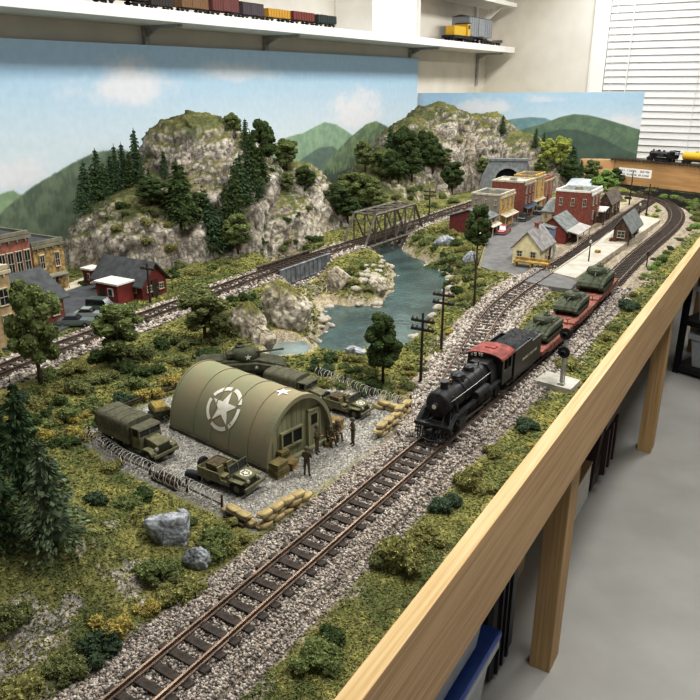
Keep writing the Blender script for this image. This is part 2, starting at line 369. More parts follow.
LM=[(.80,.42,.57,.42,.44,2.3,0),(.58,.40,.38,.28,.34,1.8,0),(.40,.48,.27,.34,.36,3.2,0),(.27,.48,.19,.24,.30,3.2,0),(1.06,.46,.43,.30,.36,2.,0),(1.28,.60,.33,.30,.34,2.6,0.2),(1.02,.72,.22,.24,.24,2,0)]
MT.append(mountain('mountain',-.06,1.75,.035,1.02,LM,'tall rocky model mountain with grassy crown and pines beside the left painted backdrop',seed=1.3,cap0=.46,cap1=.54))
RM=[(3.22,.45,.565,.52,.46,2.3,0),(2.93,.40,.47,.46,.44,2.,0),(3.45,.74,.50,.42,.36,2.2,0),(3.47,1.0,.37,.36,.32,2.6,0),(3.46,1.22,.23,.30,.26,2.4,0),(3.42,1.40,.12,.22,.2,2,0),(2.55,.42,.25,.60,.42,1.8,0),(2.2,.5,.15,.42,.40,1.8,0)]
MT.append(mountain('mountain',1.72,4.4,.035,2.0,RM,'pale cliff-faced model mountain with the railway tunnel behind the town',step=.0085,seed=5.7,grassy=.02))
allV=[];allQ=[];nb=0
for V,Q in [(TV,TQ)]+[(v,q) for _,v,q in MT]: allV.append(V);allQ.append(Q+nb);nb+=len(V)
BV=BVHTree.FromPolygons(np.concatenate(allV).tolist(),np.concatenate(allQ).tolist())
def G(px,py):                              # the point of the scenery seen at a photo point
    d=Vector(ray(px,py)).normalized(); h=BV.ray_cast(Vector((0,0,CH)),d)
    return np.array(h[0]) if h[0] is not None else np.array(P3(px,py))
def gz(x,y):
    h=BV.ray_cast(Vector((x,y,ZT+1.5)),Vector((0,0,-1))); return h[0].z if h[0] is not None else ZT
# water
M_water=mat('river_water','4e625f',.10,var=.25,scale=9,bump=.5,bscale=55,spec=.5,c2='364644')
def flat(name,poly,z0,z1,m): return MB().prism([tuple(q) for q in poly],z0,z1).build(name,m)
o=flat('river_water',[W2(.3,1.0),W2(1.0,.9),W2(2.6,.9),P(470,270,WZ),P(455,320,WZ),P(415,356,WZ),P(320,362,WZ),P(300,330,WZ)],ZT-.075,ZT+WZ,M_water); tag(o,None,None,kind='structure')
o=flat('pool_water',[P(*q,-.03) for q in ((264,350),(282,340),(304,340),(314,352),(298,368),(272,368))],ZT-.045,ZT-.028,mat('pool_water','7f8b89',.12,var=.15,scale=14,bump=.4,bscale=60,spec=.5)); tag(o,None,None,kind='structure')
# roads
M_asph=mat('asphalt','6a6967',.9,var=.10,scale=30,bump=.3,bscale=300); M_conc=mat('concrete','c9bfa8',.9,var=.10,scale=18,bump=.3,bscale=200)
struct(flat('road_town',PZ([(481,268),(484,248),(494,232),(512,218),(530,209),(546,199),(556,199),(548,212),(543,222),(536,238),(556,247),(552,262),(536,281),(522,281),(500,275)]),ZT-.005,ZT+.006,M_asph))
struct(flat('road_crossing',PZ([(536,274),(556,277),(577,286),(570,294),(548,291),(522,285)]),ZT-.005,ZT+.0175,M_asph))
struct(flat('road_yard',PZ([(-30,350),(0,326),(40,312),(66,290),(92,283),(130,291),(118,305),(92,318),(60,332),(20,350)]),ZT-.005,ZT+.006,mat('yard_asphalt','55575a',.9,var=.12,scale=30,bump=.3,bscale=300)))
struct(flat('path_yard',PZ([(62,288),(92,276),(100,279),(92,284),(66,293)]),ZT-.005,ZT+.008,M_conc))
# ================================================================== room
M_wall=mat('wall_paint','d9d3c7',.9,var=.03,scale=6); M_white=mat('white_paint','ece9e2',.55,var=.03,scale=10,spec=.4)
M_floor=mat('floor_epoxy','9d9b95',.42,var=.05,scale=3.5,bump=.1,bscale=60,spec=.45)
def wallbox(name,o,d,n,L0,L1,z0,z1,t,m):
    a=o+d*L0;b=o+d*L1; q=[a,b,b-n*t,a-n*t]
    return struct(MB().prism([tuple(v) for v in q],z0,z1).build(name,m))
wallbox('wall_left',WA,WL,WN,-2.6,5.14,0,2.7,.1,M_wall)
LB=5.1044
wallbox('wall_back',WB_,WR,WRN,-.1,5.2,0,2.7,.1,M_wall)
fl=[(-5,-1.6),(6.5,-1.6),(6.5,9),(-5,9)]
struct(MB().prism(fl,-.06,0).build('floor',M_floor))
struct(MB().prism(fl,2.7,2.76).build('ceiling',mat('ceiling_paint','e8e6e0',.9)))
# painted backdrops: fine grids painted in paint colours
def paint(name,o,d,n,L0,L1,zb,zt0,zt1,fn,label):
    nu,nv=int((L1-L0)/.009),150; U,V=np.meshgrid(np.linspace(L0,L1,nu),np.linspace(0,1,nv),indexing='ij')
    Zt=lerp(zt0,zt1,(U-L0)/(L1-L0)); Z=zb+(Zt-zb)*V
    X=o[0]+U*d[0];Y=o[1]+U*d[1]; C=fn(U,Z)
    root=thing(name,label,'backdrop',(0,0,0))
    ob,_,_=grid_obj('painting',X+n[0]*.003,Y+n[1]*.003,Z,C,mat('backdrop_paint',None,.7,vc=True,var=.02,scale=30,spec=.2)); ob.parent=root
    b=MB(); a=o+d*L0;e=o+d*L1
    b.prism([tuple(a),tuple(e),tuple(e-n*.004),tuple(a-n*.004)],zb,min(zt0,zt1)-.002); b.build('board',M_white,root)
def sil(pts,o,d):
    q=[hit(px,py,o,d) for px,py in pts]; q.sort(); u=[a for a,_ in q];z=[b for _,b in q]
    return lambda U: np.interp(U,u,z,left=0,right=0)
L_=lambda c: np.array(lin(c))
def skyc(U,Z,z0,z1,clouds):
    t=ss(z0,z1,Z)[...,None]; c=lerp(L_('c6d3d8'),L_('a3c0d6'),t)
    p=np.stack([U*2.2,Z*3.4,np.zeros_like(U)],-1)
    f=fbm(p*2,5)
    for (u,z,a,b,k) in clouds:
        e=1-np.sqrt(((U-u)/a)**2+((Z-z)/np.where(Z<z,b*.5,b))**2)+.55*f+.2*fbm(p*8,3)
        c=lerp(c,L_('d6d6d8'),(ss(.1,.75,e)*k)[...,None])
    return c
o1=W2(0,.03)
def cl(px,py,w,h,k,o,d):
    a,z=hit(px,py,o,d); b,_=hit(px+w,py,o,d); _,z2=hit(px,py-h,o,d); return (a,z,abs(b-a),abs(z2-z),k)
def f1(U,Z):
    c=skyc(U,Z,1.25,1.7,[cl(130,92,65,42,.9,o1,WL),(cl(18,178,42,34,.9,o1,WL)),cl(355,118,38,40,1.,o1,WL),cl(240,75,50,20,.6,o1,WL),cl(300,140,30,14,.5,o1,WL)])
    p=np.stack([U*14,Z*14,np.zeros_like(U)],-1); tx=fbm(p,4); tx2=fbm(p*np.array((2.5,1,1))*2,3)
    def hill(s,a,b,soft=.004,k=.9):
        nonlocal c
        h=s(U); col=lerp(L_(a),L_(b),ss(-.35,.35,tx+.6*tx2)[...,None]); m=ss(-soft,soft,h+.006*tx2-Z)
        c=lerp(c,col,m[...,None])
    hill(sil([(-60,215),(0,194),(12,190),(30,200),(60,240)],o1,WL),'92a884','849b79')
    hill(sil([(-80,250),(0,214),(10,204),(30,188),(50,176),(72,163),(95,152),(118,149),(145,155),(190,180),(240,250)],o1,WL),'5a6a56','74836a',.005)
    hill(sil([(250,170),(268,146),(290,136),(303,133),(312,128),(324,122),(335,124),(345,130),(356,138),(380,160)],o1,WL),'829b84','93aa8e')
    hill(sil([(280,190),(300,160),(318,148),(332,146),(350,160),(370,185)],o1,WL),'62756a','6c8070')
    hill(sil([(310,190),(330,158),(350,137),(366,124),(376,121),(386,126),(400,138),(425,150)],o1,WL),'5f7158','7d9068')
    h=sil([(290,178),(320,168),(350,160),(390,150),(420,150)],o1,WL)(U)
    spk=.05*np.maximum(0,1-np.abs(((U*26+2*fbm(np.stack([U*9,U*0,U*0],-1),2))%1)-.5)*4)*(U>0); m=ss(-.004,.006,h+spk-.06-Z)*(U>hit(265,200,o1,WL)[0])
    c=lerp(c,lerp(L_('49544a'),L_('5d6a58'),ss(-.3,.3,tx)[...,None]),m[...,None])
    return np.clip(c,0,1)
a0,z0=hit(0,38,o1,WL); a1,z1=hit(418,58,o1,WL); am=hit(-260,20,o1,WL)[0]
print('backdrop1',a0,z0,a1,z1)
zz=(z0+z1)/2
paint('painted_backdrop',o1,WL,WN,am,a1,ZT-.02,lerp(z0,z1,(am-a0)/(a1-a0)),z1,f1,'long sky-blue painted backdrop with clouds and green hills on the left wall under the long shelf')
# second backdrop
o2=BD0; d2=BDd; n2=BDn
b0,y0=hit(418,93,o2,d2); b1,y1=hit(645,92,o2,d2)
def f2(U,Z):
    c=skyc(U,Z,1.2,1.55,[cl(485,108,40,16,.8,o2,d2),cl(622,124,34,16,.9,o2,d2),cl(545,100,30,8,.5,o2,d2)])
    p=np.stack([U*14,Z*14,np.ones_like(U)],-1); tx=fbm(p,4); tx2=fbm(p*3,3)
    def hill(s,a,b):
        nonlocal c
        col=lerp(L_(a),L_(b),ss(-.35,.35,tx+.6*tx2)[...,None]); c=lerp(c,col,ss(-.004,.004,s(U)-Z)[...,None])
    hill(sil([(470,140),(495,123),(512,119),(530,117),(545,118),(560,124),(590,150)],o2,d2),'6f8f94','7d9c9c')
    hill(sil([(470,160),(500,140),(520,130),(545,123),(560,117),(574,114),(588,115),(605,119),(625,125),(650,133)],o2,d2),'5d735f','6d8469')
    hill(sil([(490,170),(520,145),(545,133),(562,129),(578,130),(600,137),(625,150),(650,158)],o2,d2),'4c6054','566a5a')
    return np.clip(c,0,1)
paint('painted_backdrop',o2,d2,n2,b0,b1,ZT-.02,y0,y1,f2,'shorter painted backdrop with blue-green hills on the rear wall behind the town, ending at the window blind')
# window and blind
oB=WB_+WRN*.0; 
def wb(px,py,q=0): return hit(px,py,WB_+WRN*q,WR)
wx0,_=wb(597,0);wx1,_=wb(613,0)
fr=thing('window','white window casing with blind behind','window'); 
del fr['label'],fr['category']; fr.name='window_1'; struct(fr)
fr.location=(WB_[0],WB_[1],0); fr.rotation_euler=(0,0,math.atan2(WR[1],WR[0]))
# local: x along the wall, -y into the room
MB().box(wx0,wx1,-.03,0,.6,2.62).box(wx0+.015,wx1-.03,-.038,-.03,.6,2.62).box(2.9,2.98,-.03,0,.6,2.62).box(wx1,2.9,-.03,0,2.54,2.62).box(wx1-.02,2.92,-.06,0,.58,.62).build('frame',M_white,fr,bev=.004)
MB().box(wx1,2.9,-.004,-.001,.62,2.54).build('pane',mat('window_glass','cfd8dc',.1,spec=.5),fr)
bl=thing('window_blind','white horizontal slatted blind over the rear window, right of the backdrop','blind',(WB_[0],WB_[1],0),math.atan2(WR[1],WR[0]))
sb=MB(); z=.66; pitch=abs(wb(650,60)[1]-wb(650,67.1)[1])
prof=[(-.022,-.014),(-.026,.0),(-.034,.013),(-.036,.013),(-.030,-.002),(-.024,-.015)]
zs=np.arange(.64,2.5,pitch)
for z in zs:
    w=pitch*.58; ys=np.array([-.020,-.027,-.034,-.0385]); zz_=np.array([-w,-w*.2,w*.55,w*.95])
    V=[];x0,x1=wx1+.008,2.88
    for yy,zq in zip(ys,zz_): V+= [(x0,yy,z-zq*1.0),(x1,yy,z-zq*1.0)]
    sb.grid(V,4,2)
sb.build('slats',mat('blind_white','dddcda',.5,var=.02,spec=.4),bl,recalc=False)
c_=MB()
for xx in (wx1+.06,wx1+.75,wx1+1.5): c_.box(xx,xx+.004,-.041,-.0395,.64,2.52)
c_.build('cord',M_white,bl); MB().box(wx1+.006,2.885,-.045,-.01,2.48,2.53).build('headrail',M_white,bl)
xx,_=wb(636,0,.05); MB().tube([(xx,-.05,2.5),(xx+.0,-.05,.95)],.006,6).build('tilt_wand',M_white,bl)
# long shelf on the left wall
SR=.30; oS=W2(0,SR)
s_e,z_t=hit(515,48,oS,WL); s2,z2=hit(420,37,oS,WL); s3,z3=hit(420,44.5,oS,WL); s4,z4=hit(140,9,oS,WL)
zT_,zB_=z2,z3
shelf=thing('long_shelf','long white lower wall shelf carrying model train cars above the left backdrop','shelf',(WA[0],WA[1],0),math.atan2(WL[1],WL[0]))
s_e=min(s_e,LB-.02)
MB().box(-1.3,s_e,-SR,-.002,zB_,zT_).build('shelf_board',M_white,shelf,bev=.003)
for px,py in ((147,35),(267,45),(412,52),(478,70)):
    sx,_=hit(px,py,W2(0,.02),WL)
    b=MB().box(sx-.016,sx+.016,-.02,-.002,zB_-.27,zB_).box(sx-.012,sx+.012,-SR+.05,-.002,zB_-.016,zB_)
    b.prism([(-.02,zB_-.05),(-.02,zB_-.012),(-.11,zB_-.012)],sx-.006,sx+.006,ax='x')
    b.build('bracket',mat('bracket_grey','a8a8a4',.5,metal=.2),shelf)
up=thing('upper_shelf','upper white wall shelf end above the yellow locomotive on the left wall','shelf',(WA[0],WA[1],0),math.atan2(WL[1],WL[0]))
s5,z5=hit(517,7,oS,WL)
sv,_=hit(421,20,oS,WL); sv0,_=hit(374,10,oS,WL)
MB().box(sv+.0,min(s5,LB-.02),-SR,-.002,z5-.005,z5+.03).build('shelf_board',M_white,up,bev=.003)
sx,_=hit(478,10,W2(0,.02),WL); b=MB().box(sx-.018,sx+.018,-.02,-.002,z5-.2,z5); b.prism([(-.02,z5-.2),(-.02,z5-.13),(-.2,z5-.012),(-.25,z5-.012)],sx-.012,sx+.012,ax='x'); b.build('bracket',M_white,up)
cab=thing('wall_cabinet','plain white cabinet standing on the long shelf left of the yellow locomotive','cabinet',(WA[0],WA[1],0),math.atan2(WL[1],WL[0]))
MB().box(sv0,sv-.012,-SR+.03,-.004,zT_,2.6).build('carcass',M_white,cab); MB().box(sv-.012,sv,-SR+.005,-.004,zT_,2.6).build('end_panel',M_white,cab,bev=.002)
MB().box(sv0,sv0+.014,-SR+.012,-SR+.03,zT_,2.6).build('door_edge',M_white,cab)
# layout table: front board, deck, legs
M_oak=mat('oak','c9a677',.55,var=.0,scale=9,c2='b08a58',stretch=(.35,14,14),bump=.3,bscale=18,spec=.35)
M_oak2=mat('oak_leg','bf9b68',.6,var=.0,scale=9,c2='a27f4c',stretch=(14,14,.35),bump=.3,bscale=18,spec=.3)
fa_=math.atan2(fd[1],fd[0]); FT=ZT+.010
# height of the front board from its lower edge in the photo
fo=FI+fnrm*.027; zb_=[hit(px,py,fo,fd)[1] for px,py in ((431,700),(470,640),(620,405),(675,314))]; zt_=[hit(px,py,fo,fd)[1] for px,py in ((363,700),(468,560),(600,380),(700,254))]
print('fascia',zb_,zt_); FB=float(np.mean(zb_))
Lf=4.62
o=MB().box(-.75,Lf,-.030,0,FB-FT,0).build('fascia_board',M_oak,bev=.0015,loc=(FI[0],FI[1],FT),rz=fa_); tag(o,'long oak front board along the open aisle side of the layout table','board')
tb=thing('layout_table','wooden frame table under the model railway layout','table',(FI[0],FI[1],0),fa_)
def tl(px,py):                            # floor point in the table's own axes
    q=P(px,py,-ZT)-FI; return float(q@fd),float(-(q@fnrm))
print('legs',tl(528,665),tl(555,675),tl(543,672),tl(636,451),tl(655,453))
l1=1.14; l2=2.70; pit=l2-l1
yl=-.030
for sx in (l1-pit,l1,l2,l2+pit,l2+2*pit):
    MB().box(sx,sx+.09,.001,.062,0,FB+.12).build('leg',M_oak2,tb,bev=.002,label='square oak table leg')
    MB().box(sx,sx+.09,1.1,1.19,0,FB+.1).build('leg',M_oak2,tb,bev=.002)
MB().box(-.7,Lf,.09,.13,FB+.02,ZT-.12).build('rail',M_oak2,tb)
MB().box(-.75,Lf,.005,1.7,ZT-.14,ZT-.115).build('deck',mat('deck_ply','a98457',.8),tb)
# rear upper deck with board
hb=thing('upper_deck','raised oak-fronted deck with a track on top at the far end before the window','deck')
A0=P(612,184);A1=P(700,194); dd=(A1-A0)/np.linalg.norm(A1-A0); nb_=np.array((dd[1],-dd[0])); zt1=hit(619,160,A0,dd)[1]; zt2=hit(700,165,A0,dd)[1]; zb1=hit(619,184,A0,dd)[1]
DZ=(zt1+zt2)/2; A2=P(574,186)
def pr(pts,z0,z1): return MB().prism([tuple(v) for v in pts],z0,z1)
Le=1.6
aw=-nb_
pr([A0,A0+dd*Le,A0+dd*Le+aw*.03,A0+aw*.03],ZT+.006,DZ).build('front_board',mat('deck_oak','c29a66',.55,c2='ae8754',scale=6,stretch=(1,1,8)),hb,bev=.002)
lb=P(578,183)
pr([lb,A0-dd*.004,A0+aw*.03-dd*.004,lb+aw*.03],ZT+.0,DZ-.006).build('side_board',mat('deck_oak_pale','cfa878',.55,c2='bd9464',scale=6,stretch=(1,1,8)),hb,bev=.002)
pr([lb+aw*.03,A0+aw*.03,A0+dd*Le+aw*.03,A0+dd*Le+aw*.24,A0+dd*.08+aw*.24,A0+dd*.02+aw*.11,lb+aw*.12],DZ-.03,DZ-.008).build('deck_top',mat('deck_soil','7b7466',.95,var=.2,scale=30,bump=.8,bscale=90),hb)
# ================================================================== tracks
M_rail=mat('rail_steel','7a6757',.35,metal=.7,var=.15,scale=30); M_tie=mat('sleeper_wood','463d35',.9,var=.25,scale=120,bump=.6,bscale=300,stretch=None)
M_tie2=mat('sleeper_wood_far','4a4038',.9,var=.25,scale=120)
def frames(path):
    t=np.gradient(path,axis=0); t/=np.linalg.norm(t,axis=1)[:,None]; return t,np.stack([t[:,1],-t[:,0]],1)
def track(name,label,path,pitch,skip=None,zt=RZ,guards=False):
    root=thing(name,label,'track',(path[0][0],path[0][1],ZT)); o0=np.array((path[0][0],path[0][1],0))
    t,n=frames(path)
    for sg in (-1,1):
        pr_=[(-.0032,-.0085),(.0032,-.0085),(.0032,-.0075),(.0009,-.0068),(.0009,-.0028),(.0017,-.002),(.0017,0),(-.0017,0),(-.0017,-.002),(-.0009,-.0028),(-.0009,-.0068),(-.0032,-.0075)]
        V=[]
        for p,nn_ in zip(path,n):
            c=p+nn_*sg*(GA/2)
            V+=[(c[0]+nn_[0]*a-o0[0],c[1]+nn_[1]*a-o0[1],zt+b) for a,b in pr_]
        MB().grid(V,len(path),len(pr_),closed=True).build('rail',M_rail,root)
    L=np.concatenate([[0],np.cumsum(np.linalg.norm(np.diff(path,axis=0),axis=1))]); ss_=np.arange(pitch/2,L[-1],pitch)
    ps=np.stack([np.interp(ss_,L,path[:,k]) for k in (0,1)],1); ts=np.stack([np.interp(ss_,L,t[:,k]) for k in (0,1)],1)
    vis=[i for i in range(len(ps)) if -10<350+F*ps[i][0]/(ps[i][1]*cp+.7*sp)<710 and ps[i][1]>.5 and not (skip and skip(ss_[i]))]
    vis.sort(key=lambda i: np.hypot(*ps[i])); near=vis[:100]; rest=[i for i in range(len(ps)) if i not in set(near) and not (skip and skip(ss_[i]))]
    mes=[]
    for k in range(4):
        m=MB(); l=.043+random.uniform(-.0015,.0015); w=.0062
        m.box(-w,w,-l,l,zt-.0165,zt-.0078,taper=.02)
        for s2 in (-1,1): m.box(-.0035,.0035,s2*GA/2-.006,s2*GA/2+.006,zt-.0079,zt-.0072)
        mes.append(m.mesh('sleeper',M_tie))
    for i in near:
        o=bpy.data.objects.new('sleeper',random.choice(mes)); COL.objects.link(o); o.parent=root
        o.location=(ps[i][0]-o0[0],ps[i][1]-o0[1],random.uniform(-.0006,.0003)); o.rotation_euler[2]=math.atan2(ts[i][1],ts[i][0])+random.gauss(0,.02)
    if rest:
        m=MB()
        for i in rest:
            a=math.atan2(ts[i][1],ts[i][0]); m.cbox((ps[i][0]-o0[0],ps[i][1]-o0[1],zt-.012),(.0124,.086,.0085),rz=a)
        q=m.build('sleepers_beyond',M_tie2,root); q['kind']='stuff'
    return root
trk_main=track('railway_track','main railway track under the steam locomotive beside the front board',main,.0285)
trk_sid=track('railway_track','second railway track curving between the town street and station platform',siding,.03,skip=lambda s:s<.22)
trk_back=track('railway_track','rear railway track running over both river bridges toward the tunnel',back,.03)
# ballast stones lie loose in the bed: nobody counts them
def stones(name,path,n,wid,ymax,pal,size,zfun,m):
    L=np.concatenate([[0],np.cumsum(np.linalg.norm(np.diff(path,axis=0),axis=1))]); t,nn_=frames(path)
    V=[];Fc=[];C=[];k=0
    w=1/np.maximum(np.hypot(path[:,0],path[:,1]),.6)**1.4; w=np.where(path[:,1]<ymax,w,0); cum=np.cumsum(w)/w.sum()
    s=np.interp(RNG.random(n),cum,np.arange(len(path))); i=s.astype(int); off=RNG.uniform(-1,1,n); off=np.sign(off)*np.abs(off)**.9*wid
    base=path[i]+nn_[i]*off[:,None]+t[i]*RNG.uniform(-.01,.01,n)[:,None]
    hz=height(base[:,0],base[:,1]); sz=RNG.uniform(*size,n)*np.clip(np.hypot(base[:,0],base[:,1])/1.1,.85,1.7)
    oct_=np.array([(1,0,0),(-1,0,0),(0,1,0),(0,-1,0),(0,0,1),(0,0,-1.)]); fo_=np.array([(0,2,4),(2,1,4),(1,3,4),(3,0,4),(2,0,5),(1,2,5),(3,1,5),(0,3,5)])
    vv=oct_[None]*RNG.uniform(.5,1.25,(n,6,1)); a=RNG.uniform(0,2*PI,n); b=RNG.uniform(0,PI,n)
    R=np.array([Matrix.Rotation(x,3,'Z')@Matrix.Rotation(y,3,'X') for x,y in zip(a,b)])
    vv=np.einsum('nij,nkj->nki',R,vv)*np.array((1,1,.75))*sz[:,None,None]
    hard=(np.abs(off)<.043); zz=hz+sz*.25; zz=np.where(hard,np.minimum(zz,RZ-.0105-sz*.2),zz)
    vv+=np.concatenate([base,(ZT+zz)[:,None]],1)[:,None,:]
    pc=np.array([L_(c) for c in pal])[RNG.integers(0,len(pal),n)]*RNG.uniform(.75,1.2,(n,1))
    me=bpy.data.meshes.new(name); q=(fo_[None]+6*np.arange(n)[:,None,None]).reshape(-1,3)
    me.vertices.add(6*n); me.vertices.foreach_set('co',vv.ravel()); me.loops.add(q.size); me.loops.foreach_set('vertex_index',q.ravel()); me.polygons.add(len(q)); me.polygons.foreach_set('loop_start',np.arange(len(q))*3); me.update(calc_edges=True)
    ca=me.color_attributes.new('Col','FLOAT_COLOR','POINT'); ca.data.foreach_set('color',np.concatenate([np.repeat(pc,6,0),np.ones((6*n,1))],1).ravel()); me.materials.append(m)
    o=bpy.data.objects.new(name,me); COL.objects.link(o); o['kind']='stuff'; return o
M_st=mat('ballast_stone',None,.95,vc=True,var=.08,scale=300,spec=.15)
pal=['a39a90','8a8279','b0a79b','706861','978c83','ab9d90','5b544e','b9b1a5']
stones('gravel',main,42000,.094,2.6,pal,(.0022,.0046),None,M_st)
stones('gravel',siding,9000,.085,2.9,pal,(.0028,.0048),None,M_st)
stones('gravel',back,9000,.085,9,pal,(.003,.0052),None,M_st)
# camp gravel
def chips(name,n,pick,size,pal,m,zoff=.0,tri=False,up=.0):
    V=[];C=[]
    x,y,c=pick(n); n=len(x); z=height(x,y); sz=RNG.uniform(*size,n)*np.clip(np.hypot(x,y)/1.1,.8,2.)
    if tri:
        v=np.zeros((n,6,3)); a=RNG.uniform(0,2*PI,n)
        for k in range(2):
            aa_=a+k*PI/2+RNG.uniform(-.4,.4,n); dx,dy=np.cos(aa_),np.sin(aa_); lean=RNG.normal(0,.7,(n,2))
            v[:,3*k]=np.stack([-dx*.7,-dy*.7,np.full(n,-.1)],1); v[:,3*k+1]=np.stack([dx*.7,dy*.7,np.full(n,-.1)],1); v[:,3*k+2]=np.stack([lean[:,0],lean[:,1],RNG.uniform(.22,.6,n)],1)
        f=np.array([(0,1,2),(3,4,5)]); kv=6
    else:
        v=np.array([(1,0,0),(-1,0,0),(0,1,0),(0,-1,0),(0,0,1)],float)[None]*RNG.uniform(.5,1.3,(n,5,1)); a=RNG.uniform(0,2*PI,n); ca_,sa_=np.cos(a),np.sin(a)
        v=np.stack([v[...,0]*ca_[:,None]-v[...,1]*sa_[:,None],v[...,0]*sa_[:,None]+v[...,1]*ca_[:,None],v[...,2]*.7-.1],-1); f=np.array([(0,2,4),(2,1,4),(1,3,4),(3,0,4)]); kv=5
    v=v*sz[:,None,None]+np.stack([x,y,ZT+z+zoff],1)[:,None,:]
    q=(f[None]+kv*np.arange(n)[:,None,None]).reshape(-1,3)
    me=bpy.data.meshes.new(name); me.vertices.add(kv*n); me.vertices.foreach_set('co',v.ravel()); me.loops.add(q.size); me.loops.foreach_set('vertex_index',q.ravel()); me.polygons.add(len(q)); me.polygons.foreach_set('loop_start',np.arange(len(q))*3); me.update(calc_edges=True)
    co_=me.color_attributes.new('Col','FLOAT_COLOR','POINT'); co_.data.foreach_set('color',np.concatenate([np.repeat(c,kv,0),np.ones((kv*n,1))],1).ravel()); me.materials.append(m)
    o=bpy.data.objects.new(name,me); COL.objects.link(o); o['kind']='stuff'; return o
def pick_poly(poly,pal,rmin=0):
    poly=np.asarray(poly); lo,hi=poly.min(0),poly.max(0)
    def f(n):
        x=RNG.uniform(lo[0],hi[0],n*2);y=RNG.uniform(lo[1],hi[1],n*2); m=sdf(poly,x,y)<-.004; x,y=x[m][:n],y[m][:n]
        return x,y,np.array([L_(c) for c in pal])[RNG.integers(0,len(pal),len(x))]*RNG.uniform(.8,1.2,(len(x),1))
    return f
chips('gravel',16000,pick_poly(camp_poly,['86837b','9a968d','716e68','aaa69c','5d5a54']),(.0013,.003),None,M_st)
M_tuft=mat('grass_tuft',None,.95,vc=True,var=.1,scale=200,spec=.05)
def pick_grass(n):
    r=np.exp(RNG.uniform(math.log(.6),math.log(4.6),n)); a=np.radians(RNG.uniform(-31,26,n)); x,y=r*np.sin(a),r*np.cos(a)
    fdv=(x-FI[0])*fnrm[0]+(y-FI[1])*fnrm[1]; wlv=(x-WA[0])*WN[0]+(y-WA[1])*WN[1]
    d,_=pdist(main[::4],x,y); e,_=pdist(siding[::4],x,y); b,_=pdist(back[::4],x,y)
    w=np.minimum(sdf(water_poly,x,y),sdf(pool_poly,x,y))
    p=np.stack([x,y,np.zeros_like(x)],-1); n1=fbm(p*6,4);n2=fbm(p*22+5,3)
    keep=(fdv<-.004)&(wlv>.05)&(np.minimum(d,np.minimum(e,b))>.098+.02*n2)&(w>.05)&(sdf(camp_poly,x,y)>.01)&(sdf(town_poly,x,y)>.02)&(n2>-.5)&(RNG.random(n)<.8)
    keep&=~((sdf(PZ([(0,330),(40,310),(62,286),(130,286),(118,306),(60,334),(0,350)]),x,y)<.01))
    x,y,n1,n2=x[keep],y[keep],n1[keep],n2[keep]
    f=sdf(fg_poly,x,y); h0=height(x,y); e_=.012; hx=height(x+e_,y);hy=height(x,y+e_); sl=np.hypot(hx-h0,hy-h0)/e_
    k=sl<1.2; x,y,n1,n2=x[k],y[k],n1[k],n2[k]
    c=lerp(L_('7b7a42'),L_('555e33'),ss(-.25,.3,n1)[:,None]); c=lerp(c,L_('989050'),(ss(.05,.4,n2)*.8)[:,None]); c=c*RNG.uniform(.75,1.45,(len(x),1))
    return x,y,c
chips('grass',230000,pick_grass,(.0026,.0056),None,M_tuft,tri=True)
# ================================================================== vegetation
def ico(sub=2):
    bm=bmesh.new(); bmesh.ops.create_icosphere(bm,subdivisions=sub,radius=1); v=np.array([x.co[:] for x in bm.verts]); f=[tuple(q.index for q in p.verts) for p in bm.faces]; bm.free(); return v,f
IC2=ico(2); IC3=ico(3); IC1=ico(1)
def foam(mb,blobs,nchip,chip,seed,rough=.28,sub=IC3):
    r=np.random.default_rng(seed)
    for (x,y,z,rx,ry,rz) in blobs:
        v,f=sub; n=fbm(v*2.3+seed*3.1+x*17+y*5,3); d=1+rough*n*1.6+.20*pn(v*5.5+seed+x*31)+.10*pn(v*11+seed+y*23)
        vv=v*d[:,None]*np.array((rx,ry,rz))*.9+np.array((x,y,z)); mb.add(vv,f,0,np.repeat((.62+.25*r.random())*np.ones((1,3)),len(vv),0)*(.55+.45*np.clip(.5+.9*n,0,1.3))[:,None]*r.uniform(.85,1.2,(len(vv),1))*1.1)
    B=np.array(blobs); w=B[:,3]*B[:,4]; pick=r.choice(len(B),nchip,p=w/w.sum()); dv=r.normal(size=(nchip,3)); dv/=np.linalg.norm(dv,axis=1)[:,None]
    nn=fbm(dv*2.3+seed*3.1+(B[pick,0]*17+B[pick,1]*5)[:,None],3); c=B[pick,:3]+dv*B[pick,3:]*(.92*(1+rough*1.6*nn)+r.uniform(-.06,.10,nchip))[:,None]
    a=r.normal(size=(nchip,3)); a/=np.linalg.norm(a,axis=1)[:,None]; b=np.cross(a,r.normal(size=(nchip,3))); b/=np.linalg.norm(b,axis=1)[:,None]
    s=chip*r.uniform(.6,1.4,nchip)[:,None]
    V=np.stack([c-a*s,c+b*s*.7,c+a*s,c-b*s*.7],1).reshape(-1,3)
    q=np.arange(4*nchip).reshape(-1,4); col=np.repeat(r.uniform(.6,1.75,(nchip,1))*np.ones((1,3)),4,0)
    mb.add(V,q,0,col)
